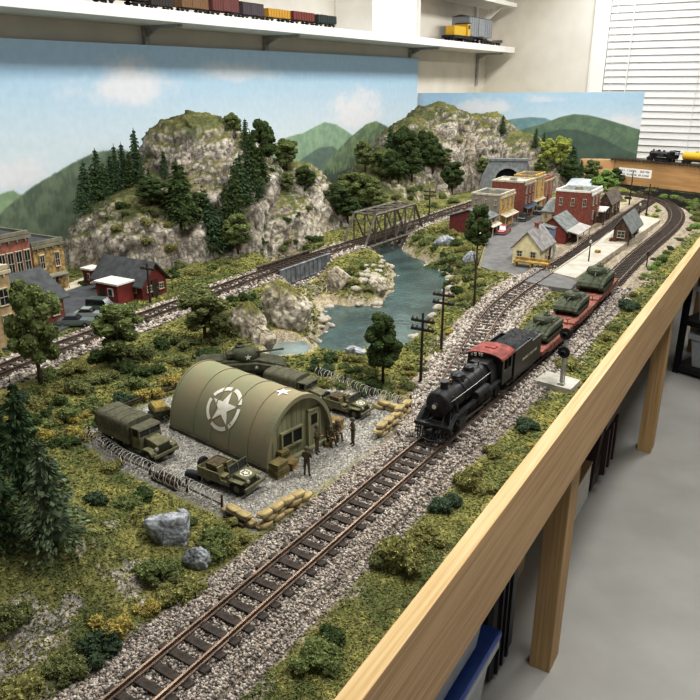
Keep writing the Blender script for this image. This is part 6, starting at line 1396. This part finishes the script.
# ================================================================== signal
c4=[P(*q) for q in ((547,376),(580,385),(570,395),(533,385))]
o=flat('concrete_slab',c4,ZT-.006,ZT+.014,mat('slab_concrete','aaa698',.9,var=.12,scale=30,bump=.5,bscale=160)); tag(o,'flat grey concrete slab under the signal mast beside the front board','slab')
q=P(561,384.5,.014); h=hgt(q[0],q[1],331)
sg=thing('signal_mast','silver lattice signal mast with two round black signal heads on the concrete slab','signal',(q[0],q[1],ZT+.014),math.atan2(-md[1],-md[0]))
M_alu=mat('aluminium_paint','a9aaa6',.45,metal=.5); h-=.014
ms=MB().tube([(0,0,0),(0,0,h)],[.0045,.0036],10); ms.build('post',M_alu,sg); MB().box(-.008,.008,-.008,.008,0,.006).build('base_plate',M_alu,sg)
la=MB()
for y in (-.0045,.0045): la.tube([(-.008,y,.002),(-.008,y,h*.94)],.0014,4)
for k in range(16): la.tube([(-.008,-.0045,.006+k*h*.92/16),(-.008,.0045,.006+k*h*.92/16)],.0012,4)
la.build('ladder',M_alu,sg)
for z,nm in ((h-.006,'upper'),(h*.62,'lower')):
    hd_=MB().lathe([(.0135,.004),(.0145,.004),(.0145,.006),(.012,.0065)],o=(0,0,z),ax='x',n=24).build('signal_head',M_blk2,sg); MB().lathe([(.006,.002),(.006,.018),(.0052,.018),(.0052,.007)],o=(0,0,z),ax='x',n=14).build('visor',M_blk2,hd_); MB().lathe([(.005,.006),(.002,.009)],o=(0,0,z),ax='x',n=12).build('lens',mat('signal_lens','3a1512',.1),hd_); MB().box(-.006,.004,-.004,.004,z-.006,z+.006).build('back_box',M_blk2,hd_)
c=P(646,269); r=thing('track_marker','small dark post beside the front track past the station platform','post',(c[0],c[1],gz(*c)-.002)); MB().tube([(0,0,0),(0,0,.06)],.0025,6).build('post',M_pole,r); MB().box(-.005,.005,-.003,.003,.05,.064).build('plate',M_pole,r)
# ================================================================== boulders and rock outcrops
def rock(px,py,wpx,hpx,label,m,seed,name='boulder',rz=0,asp=.75,sink=.25,white=False):
    q=G(px,py); k=mpp(q[0],q[1],q[2]-ZT); w=wpx*k/2; h=hpx*k*.62
    v,f=ico(5); p=v*1.3+seed*5.7; d=1+.30*rid(p,3)+.06*fbm(p*4,3)
    for nrm in np.random.default_rng(seed).normal(size=(9,3)):
        nrm/=np.linalg.norm(nrm); t=v@nrm; c=.78; d=np.where(t*d>c,c/np.maximum(t,1e-3),d)
    d+=.10*rid(v*4+seed,4)*1.0+.015*fbm(v*16+seed,2)
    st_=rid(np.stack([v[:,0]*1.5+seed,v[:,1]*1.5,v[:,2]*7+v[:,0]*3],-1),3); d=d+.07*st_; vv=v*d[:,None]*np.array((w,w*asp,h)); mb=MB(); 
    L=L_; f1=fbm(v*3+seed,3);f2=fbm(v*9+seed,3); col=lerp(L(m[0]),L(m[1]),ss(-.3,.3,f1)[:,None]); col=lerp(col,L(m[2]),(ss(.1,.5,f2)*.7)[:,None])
    col=lerp(col,L('3d3831'),ss(.0,-.45,st_)[:,None]*.75)  # crevice shade painted into the hollows of the strata
    if len(m)>3: col=lerp(col,L(m[3]),ss(.55,.85,v[:,2]+.35*f1)[:,None])
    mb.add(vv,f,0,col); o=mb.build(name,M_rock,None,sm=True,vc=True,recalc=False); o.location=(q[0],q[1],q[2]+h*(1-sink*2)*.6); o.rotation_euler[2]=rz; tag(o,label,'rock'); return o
GR=('8e9296','a8abad','6b6f73'); TN=('a79c8a','bdb3a0','75695b'); TG=('a79c8a','c0b7a5','71665a','6d6a35')
rock(170,538,44,34,'large pale grey boulder at the hill foot below the wire fence',GR,3)
rock(197,565,24,20,'smaller grey boulder right of and below the large one',GR,5)
rock(182,517,14,11,'smallest grey boulder behind the large one at the hill foot',GR,8)
rock(287,322,48,46,'rugged pale rock outcrop with grassy top on the river bank below the girder bridge',TG,11,'rock_outcrop')
rock(250,334,36,36,'slanting pale rock outcrop in the thicket left of the larger outcrop',TG,13,'rock_outcrop')
rock(262,342,22,22,'low pale rock in front of the outcrops by the tank',TN,14,'rock_outcrop')
rock(340,286,22,22,'grey-tan rock at the left side of the knoll under the girder bridge',TN,17)
rock(378,292,18,20,'rock at the right side of the knoll above the river',TN,19)
rock(446,244,20,9,'pale boulder by the river below the maroon shop',GR,21)
rock(470,262,14,12,'small pale boulder among bushes beside the street end',GR,23)
rock(355,354,18,10,'flat grey stone at the near river edge',GR,29)
STM=[]
for k in range(4):
    v,f=IC2; d=1+.35*rid(v*1.5+k*9,3); m=MB(); m.add(v*d[:,None]*np.array((1,.8,.6)),f,0,lerp(L_('a79d8c'),L_('c8c0b0'),ss(-.3,.3,fbm(v*3+k,2))[:,None])); STM.append(m.mesh('river_stone',M_rock,True,vc=True))
def shore(poly,n,size,label,group):
    pts=resample(np.array(poly+[poly[0]]),.004); k=0;t=0
    while k<n and t<n*30:
        t+=1; i=random.randrange(len(pts)); q=pts[i]+np.array((random.gauss(0,.018),random.gauss(0,.018))); X=np.array([q[0]]);Y=np.array([q[1]])
        if pdist(back[::6],X,Y)[0][0]<.07: continue
        z=gz(*q)
        if z<ZT+WZ-.02: continue
        s=random.uniform(*size); o=bpy.data.objects.new('river_stone',random.choice(STM)); COL.objects.link(o); o.location=(q[0],q[1],z+s*.15); o.scale=(s,s*random.uniform(.7,1.1),s*random.uniform(.7,1)); o.rotation_euler[2]=random.uniform(0,6.28); tag(o,label,'stone',group); k+=1
wp=[tuple(q) for q in water_poly]
shore(PZ([(425,266),(444,276),(441,292),(431,305),(418,324),(405,338)],WZ)[::1],60,(.009,.024),'pale stone on the town-side river shore','stones on the town-side river shore')
shore(PZ([(345,309),(386,308),(402,290),(403,274),(394,262)],WZ),34,(.009,.021),'pale stone at the foot of the knoll between the bridges','stones at the foot of the knoll')
shore(PZ([(328,341),(341,327),(336,314),(322,308)],WZ),26,(.009,.021),'pale stone on the shore below the rock outcrops','stones on the outcrop shore')
# ================================================================== rolling stock on shelves and the rear deck
def wagon(r,L,W,H,colr,kind='box',c2=None):
    m=mat('wagon_'+colr,colr,.6,var=.1,scale=8)
    z0=1.0
    if kind=='box':
        b=MB().box(-L/2,L/2,-W/2,W/2,z0,z0+H); 
        for k in range(11): x=-L/2+.2+k*(L-.4)/10; b.box(x-.04,x+.04,-W/2-.05,W/2+.05,z0+.05,z0+H-.1)
        b.build('body',m,r); MB().prism([(-W/2-.1,z0+H),(0,z0+H+.3),(W/2+.1,z0+H)],-L/2-.1,L/2+.1,ax='x').build('roof',mat('wagon_roof','4a4644',.8),r)
        for s in (-1,1): MB().box(-1,1,s*(W/2+.06)-.04,s*(W/2+.06)+.04,z0+.1,z0+H-.2).build('door',m,r)
    elif kind=='hopper':
        b=MB().box(-L/2,L/2,-W/2,-W/2+.1,z0,z0+H).box(-L/2,L/2,W/2-.1,W/2,z0,z0+H).box(-L/2,-L/2+.1,-W/2,W/2,z0,z0+H).box(L/2-.1,L/2,-W/2,W/2,z0,z0+H).box(-L/2,L/2,-W/2,W/2,z0-.1,z0+.1)
        for k in range(9): x=-L/2+.2+k*(L-.4)/8; b.box(x-.06,x+.06,-W/2-.1,W/2+.1,z0,z0+H)
        b.build('body',m,r); n=14; V=[(-L/2+.1+(L-.2)*i/(n-1),-W/2+.1+(W-.2)*j/5,z0+H-.15+.35*abs(math.sin(PI*i/(n-1)))**.5*math.sin(PI*j/5)+random.uniform(-.08,.08)) for i in range(n) for j in range(6)]; MB().grid(V,n,6).build('load',M_coal if not c2 else mat('wagon_'+c2,c2,.9,var=.3,scale=10),r)
    elif kind=='diesel':
        b=MB().box(-L/2,L/2,-W/2,W/2,z0-.1,z0+.15); b.build('frame',M_blk2,r); MB().box(-L/2+.8,L*.22,-W*.36,W*.36,z0+.15,z0+H*.75).build('hood',m,r,bev=.12); MB().box(L*.22,L*.36,-W/2,W/2,z0+.15,z0+H).build('cab',m,r,bev=.1); MB().box(L*.36,L/2-.5,-W*.36,W*.36,z0+.15,z0+H*.6).build('nose',m,r,bev=.12); MB().box(L*.20,L*.38,-W/2-.05,W/2+.05,z0+H,z0+H+.15).build('cab_roof',M_blk2,r)
        MB().box(L*.24,L*.34,-W/2-.02,W/2+.02,z0+H*.6,z0+H*.88).build('cab_window',M_glassd,r); MB().box(-L/2,L/2,-W/2-.03,W/2+.03,z0-.35,z0-.1).build('side_skirt',M_blk2,r)
    elif kind=='tank':
        MB().lathe([(W*.3,-L/2+.1),(W*.48,-L/2+.35),(W*.5,-L/2+.5),(W*.5,L/2-.5),(W*.48,L/2-.35),(W*.3,L/2-.1)],o=(0,0,z0+W*.55),ax='x',n=24).build('tank',m,r,auto=True); MB().lathe([(.5,z0+W),(.5,z0+W+.5),(.3,z0+W+.6)],n=14).build('dome',m,r); MB().box(-L/2,L/2,-W*.4,W*.4,z0-.15,z0+.12).build('frame',M_blk2,r)
    elif kind=='flat':
        MB().box(-L/2,L/2,-W/2,W/2,z0-.15,z0+.1).build('deck',m,r); MB().box(L/2-.3,L/2,-W/2,W/2,z0,z0+.6).build('end_rack',m,r)
    for s in (-1,1):
        for bx in (-L*.34,L*.34):
            for dx in (-.8,.8):
                MB().lathe([(.3,-.07),(.46,-.06),(.46,.06),(.25,.08)],o=(bx+dx,s*.75,.46),ax='y',n=12).build('wheel',M_wh,r)
            MB().box(bx-1.3,bx+1.3,s*.95-.06,s*.95+.06,.4,.7).build('truck_frame',M_blk2,r)
    MB().box(-L/2-.5,L/2+.5,-.12,.12,.7,.95).build('coupler',M_blk2,r)
def onshelf(px0,px1,py,r0):                # span on the long shelf between two photo columns
    o=W2(0,r0); a,_=hit(px0,py,o,WL); b,_=hit(px1,py,o,WL); return a,b
wl_a=math.atan2(WL[1],WL[0]); SR2=.26
for x0,x1,col_,kind,lbq,c2,Hm in ((96,145,'3f3a38','hopper','dark hopper car with coal on the long shelf, leftmost in view',None,2.2),(148,173,'38302c','hopper','dark low hopper car second from left on the long shelf',None,2.2),(178,206,'7a5a3a','box','tan-brown boxcar on the long shelf between dark hopper and red-brown boxcar',None,2.6),(208,236,'6d3b38','box','red-brown boxcar on the long shelf left of the purple-grey one',None,2.7),(239,261,'4d4248','box','purple-grey boxcar on the long shelf left of the yellow gondola',None,2.9),(263,287,'c0922f','hopper','yellow gondola with grey load on the long shelf','8a857a',1.7),(288,311,'7c3a30','hopper','red gondola on the long shelf between yellow gondola and dark end car','6b5346',1.7),(313,333,'2f3a36','hopper','dark green coal hopper at the right end of the train on the long shelf',None,1.8)):
    a,b=onshelf(x0,x1,20,SR2); L=b-a; s_=L/9.6; q=W2((a+b)/2,SR2); r=thing('toy_train_car',lbq,'train car',(q[0],q[1],zT_+.001),wl_a,s_); wagon(r,9.0,2.8,Hm*1.05,col_,kind,c2)
for x0,x1,col_,kind,lbq,Hm in ((447,467,'d2a92c','diesel','yellow model diesel locomotive on the long shelf right of the white cabinet',2.6),(459,484,'8d9094','box','grey boxcar behind the yellow diesel on the long shelf',2.7),(484,498,'6e655f','flat','low brown-grey flatcar at the right end of the long shelf',1)):
    rr_=.24 if kind=='diesel' else .2
    a,b=onshelf(x0,x1,40,rr_); L=b-a; s_=L/9.6 if kind!='diesel' else L/9.8; q=W2((a+b)/2,rr_); r=thing('toy_train_car' if kind!='diesel' else 'toy_locomotive',lbq,'train car' if kind!='diesel' else 'locomotive',(q[0],q[1],zT_+.001),wl_a,s_); wagon(r,9.,2.9,Hm,col_,kind)
# rear deck track and train
dk0=A0+aw*.08; da=math.atan2(dd[1],dd[0])
tk_=thing('deck_track','straight track along the top of the far raised deck','track',(dk0[0],dk0[1],DZ-.006),da)
for s in (-1,1): MB().box(-.02,1.3,s*.022-.0016,s*.022+.0016,.007,.013).build('rail',M_rail,tk_)
b=MB()
for k in range(49): x=-.02+k*.027; b.box(x,x+.012,-.036,.036,.001,.007)
o=b.build('sleepers',M_tie2,tk_); o['kind']='stuff'
def deckx(px): return hit(px,152,dk0,dd)[0]
x0,x1=deckx(649),deckx(679); L=x1-x0; s_=L/9.4; q=dk0+dd*(x0+.02*L)
r=thing('steam_locomotive','small black steam locomotive on the far raised deck before the window blind','steam locomotive',(q[0],q[1],DZ+.007),da+PI,s_); steam(r); [o_.material_slots[0].__setattr__('link','OBJECT') or o_.material_slots[0].__setattr__('material',M_blk) for o_ in r.children if o_.name.split('.')[0] in ('cab_roof','roof_hatch')]; [o_.__delitem__('label') for o_ in r.children if o_.name.startswith('cab_roof') and 'label' in o_]
x0,x1=deckx(683),deckx(712); L=x1-x0; q=dk0+dd*(x0+x1)/2
r=thing('toy_tank_car','yellow tank car behind the small black locomotive on the far raised deck','train car',(q[0],q[1],DZ+.007),da,L/9.8); wagon(r,9.2,2.7,2.5,'d3a21f','tank')
lt2=MB(); 
# paper sign on the far board, two lines of small worn lettering
a,za=hit(619,169,A0,dd); b,zb=hit(651,178.5,A0,dd); _,zt3=hit(619,168,A0,dd); _,zb3=hit(651,178,A0,dd)
sg2=thing('paper_sign','white paper sign with two lines of small black lettering on the far oak board','sign',(A0[0],A0[1],0),da)
zc_=(zt3+zb3)/2; hh=.030
M_paper=mat('paper','f8f6f0',.8,var=.03)
MB().box(a,b,-.0018,-.0003,zc_-hh,zc_+hh).build('sheet',M_paper,sg2)
def glyphs(x0,x1,z0,z1,y,seed,par):
    m=MB(); rr=random.Random(seed); x=x0; h=z1-z0; cw=h*.62
    while x<x1-cw:
        t=cw*.2
        k=rr.randrange(5)
        m.box(x,x+t,y-.0006,y,z0,z1)
        if k in(0,1,3): m.box(x,x+cw*.75,y-.0006,y,z1-t,z1)
        if k in(0,2,3): m.box(x,x+cw*.75,y-.0006,y,z0+h*.42,z0+h*.42+t)
        if k in(1,2,4): m.box(x,x+cw*.75,y-.0006,y,z0,z0+t)
        if k in(1,3,4): m.box(x+cw*.75-t,x+cw*.75,y-.0006,y,z0,z1)
        x+=cw*(1.05 if rr.random()>.16 else 1.7)
    m.build('lettering',mat('ink_black','20201f',.8,var=0),par)
w=b-a
glyphs(a+w*.05,a+w*.22,zc_+.008,zc_+.016,-.0018,1,sg2); glyphs(a+w*.27,a+w*.58,zc_+.006,zc_+.019,-.0018,2,sg2); glyphs(a+w*.66,a+w*.96,zc_+.006,zc_+.019,-.0018,3,sg2)
glyphs(a+w*.05,a+w*.22,zc_-.017,zc_-.010,-.0018,4,sg2); glyphs(a+w*.27,a+w*.58,zc_-.020,zc_-.008,-.0018,5,sg2); glyphs(a+w*.62,a+w*.94,zc_-.020,zc_-.008,-.0018,6,sg2)
# ================================================================== under the table
def floorpt(px,py): q=P(px,py,-ZT); return q
M_clear=mat('clear_plastic','c3c8cb',.25,var=.05,spec=.5,trans=.35); M_bluep=mat('blue_plastic','2f55b0',.35,var=.05,spec=.5); M_blackp=mat('black_plastic','17171a',.45,var=.1); M_brownp=mat('brown_plastic','3a2523',.5,var=.1,scale=5); M_card=mat('cardboard','ad8d62',.9,var=.08,scale=10); M_cardw=mat('carton_white','cfcac0',.85,var=.05)
def under(name,label,cat,u0,u1,v0,v1): # table axes: u along the board, v depth inward
    c=FI+fd*u0-fnrm*v0; return thing(name,label,cat,(c[0],c[1],0),fa_)
def tub(r,L,D,H,m,lidm,z0=0,tp=.10):
    MB().box(0,L,0,D,z0+H,z0+.0,taper=0).mesh('x',m) if 0 else None
    t=.004; b=MB(); x=L*tp/2;y=D*tp/2
    def ring(z,i): k=(z-z0)/H; e=1-k; return [(x*e+i,y*e+i,z),(L-x*e-i,y*e+i,z),(L-x*e-i,D-y*e-i,z),(x*e+i,D-y*e-i,z)]
    V=ring(z0,0)+ring(z0+H,0)+ring(z0+H,t)+ring(z0+t,t)
    f=[(0,3,2,1)]+[(k,(k+1)%4,4+(k+1)%4,4+k) for k in range(4)]+[(4+k,4+(k+1)%4,8+(k+1)%4,8+k) for k in range(4)]+[(8+k,8+(k+1)%4,12+(k+1)%4,12+k) for k in range(4)]+[(12,13,14,15)]
    b.add(V,f); b.build('tub',m,r,bev=.006)
    rm_=MB().box(-.012,L+.012,-.012,0,z0+H-.03,z0+H).box(-.012,L+.012,D,D+.012,z0+H-.03,z0+H).box(-.012,0,0,D,z0+H-.03,z0+H).box(L,L+.012,0,D,z0+H-.03,z0+H).build('rim',m,r)
    if lidm: MB().box(-.016,L+.016,-.016,D+.016,z0+H,z0+H+.02).box(.03,L-.03,.03,D-.03,z0+H+.02,z0+H+.03).build('lid',lidm,r,bev=.006)
def fu(px,py): q=floorpt(px,py)-FI; return float(q@fd),float(-(q@fnrm))
U1=l1
r=under('storage_tub','clear plastic storage tub standing on the blue lid under the near end of the table','storage box',.22,0,.075,0); r.location.z=.345; tub(r,.57,.40,.20,M_clear,None)
for k,(cx_,cy_) in enumerate(((.14,.12),(.40,.16),(.27,.30))):
    c=FI+fd*(.22+cx_)-fnrm*(.075+cy_); o=thing('stored_box',('dark brown box inside the clear tub','black box inside the clear tub','pale box inside the clear tub')[k],'box',(c[0],c[1],.352),fa_+.3*k); MB().box(-.06,.06,-.04,.04,0,.12).build('carton',(M_brownp,M_blackp,M_cardw)[k],o,bev=.002); MB().box(-.062,.062,-.042,.042,.12,.128).build('lid',(M_brownp,M_blackp,M_cardw)[k],o)
r=under('storage_tub','clear tub with a blue lid on the floor under the near end of the table','storage box',.18,0,.085,0); tub(r,.68,.46,.30,M_clear,M_bluep); MB().box(.06,.62,.06,.40,.01,.2).build('contents',M_cardw,r)
r=under('equipment_case','tall black plastic case leaning just inside the near table leg','case',1.0,0,.13,0); MB().box(0,.20,0,.5,0,.52).build('shell',M_blackp,r,bev=.02)
for x in (.04,.08,.12): MB().box(x-.006,x+.006,-.008,0,.02,.5).build('rib',M_blackp,r)
MB().box(.199,.212,.10,.34,.20,.24).build('handle',M_blackp,r)
r=under('cardboard_box','brown cardboard box standing behind the near table leg','box',1.27,0,.22,0); MB().box(0,.3,0,.4,0,.42).build('carton',M_card,r,bev=.003)
for s in (0,1): MB().box(0,.3,s*.2,s*.2+.199,.42,.424).build('flap',M_card,r)
r=under('white_carton','white and tan carton in front of the dark brown bin','box',1.96,0,.15,0); MB().box(0,.2,0,.3,0,.16).build('carton',M_cardw,r,bev=.003); MB().box(-.002,.202,-.002,.302,.16,.17).build('lid',M_card,r)
r=under('dark_brown_bin','tall dark brown plastic bin between the two visible table legs','bin',2.2,0,.13,0); tub(r,.30,.40,.33,M_brownp,M_brownp,tp=.12)
for k in range(3): MB().box(.07+.08*k,.09+.08*k,-.012,.01,.06,.27).build('rib',M_brownp,r)
# far shelving rack with clear bins
q=floorpt(672,372); rk=thing('storage_rack','black storage rack with clear bins on the floor at the far end','rack',(q[0],q[1],0),math.atan2(dd[1],dd[0]))
RL,RD,RH=1.3,.45,.62
for x in (0,RL-.03):
    for y in (0,RD-.03): MB().box(x,x+.03,y,y+.03,0,RH).build('post',M_blackp,rk)
for z in (.02,.30,.60): MB().box(0,RL,0,RD,z,z+.03).build('shelf',M_blackp,rk)
MB().box(0,RL,RD-.01,RD,0,RH).build('back_panel',M_blackp,rk)
for z,lvl in ((.052,'lower'),(.332,'upper')):
    for k in range(2):
        c=q+dd*(.06+.6*k)+nb_*(-0)+np.array((-dd[1],dd[0]))*.03; r=thing('clear_bin',f'clear plastic bin on the {lvl} shelf of the black rack, '+('nearer the board' if k==0 else 'farther right'),'storage box',(c[0],c[1],z),math.atan2(dd[1],dd[0])); tub(r,.52,.36,.2,M_clear,None); MB().box(.05,.46,.05,.3,.01,.1).build('contents',M_cardw if (k+(z>.2))%2 else M_blackp,r)
LP,WS,EXPO=28,.32,0.
# ================================================================== light and camera
def area(loc,sx,sy,power,col,rz=0):
    l=bpy.data.lights.new('ceiling_lamp','AREA'); l.shape='RECTANGLE'; l.size=sx; l.size_y=sy; l.energy=power; l.color=col
    o=bpy.data.objects.new('ceiling_lamp',l); COL.objects.link(o); o.location=loc; o.rotation_euler=(0,0,rz); return o
wa_=math.atan2(WL[1],WL[0])
for s_,r_ in ((-.6,1.3),(1.0,1.3),(2.6,1.3),(4.2,1.3)):
    q=W2(s_,r_); area((q[0],q[1],2.66),1.25,.35,LP,(1,.995,.985),wa_)
for s_,r_ in ((-.2,2.9),(2.6,2.9)):
    q=W2(s_,r_); area((q[0],q[1],2.66),1.25,.35,LP*1.7,(1,.995,.985),wa_)
w=bpy.data.worlds.new('room_world'); bpy.context.scene.world=w; w.use_nodes=True
w.node_tree.nodes['Background'].inputs['Color'].default_value=(1,1,1,1); w.node_tree.nodes['Background'].inputs['Strength'].default_value=WS
cam=bpy.data.cameras.new('camera'); co=bpy.data.objects.new('camera',cam); COL.objects.link(co)
cam.sensor_width=36; cam.lens=36*F/700; cam.clip_start=.02; co.location=(0,0,CH); co.rotation_euler=(PI/2-PIT,0,0)
sc=bpy.context.scene; sc.camera=co
sc.view_settings.view_transform='Standard'; sc.view_settings.look='None'; sc.view_settings.exposure=EXPO; sc.view_settings.gamma=1
sc.cycles.max_bounces=6; sc.cycles.use_denoising=True

vs=sc.view_settings; vs.use_curve_mapping=True
cm=vs.curve_mapping; c_=cm.curves[3]; c_.points.new(.25,.215); c_.points.new(.7,.735); cm.update()
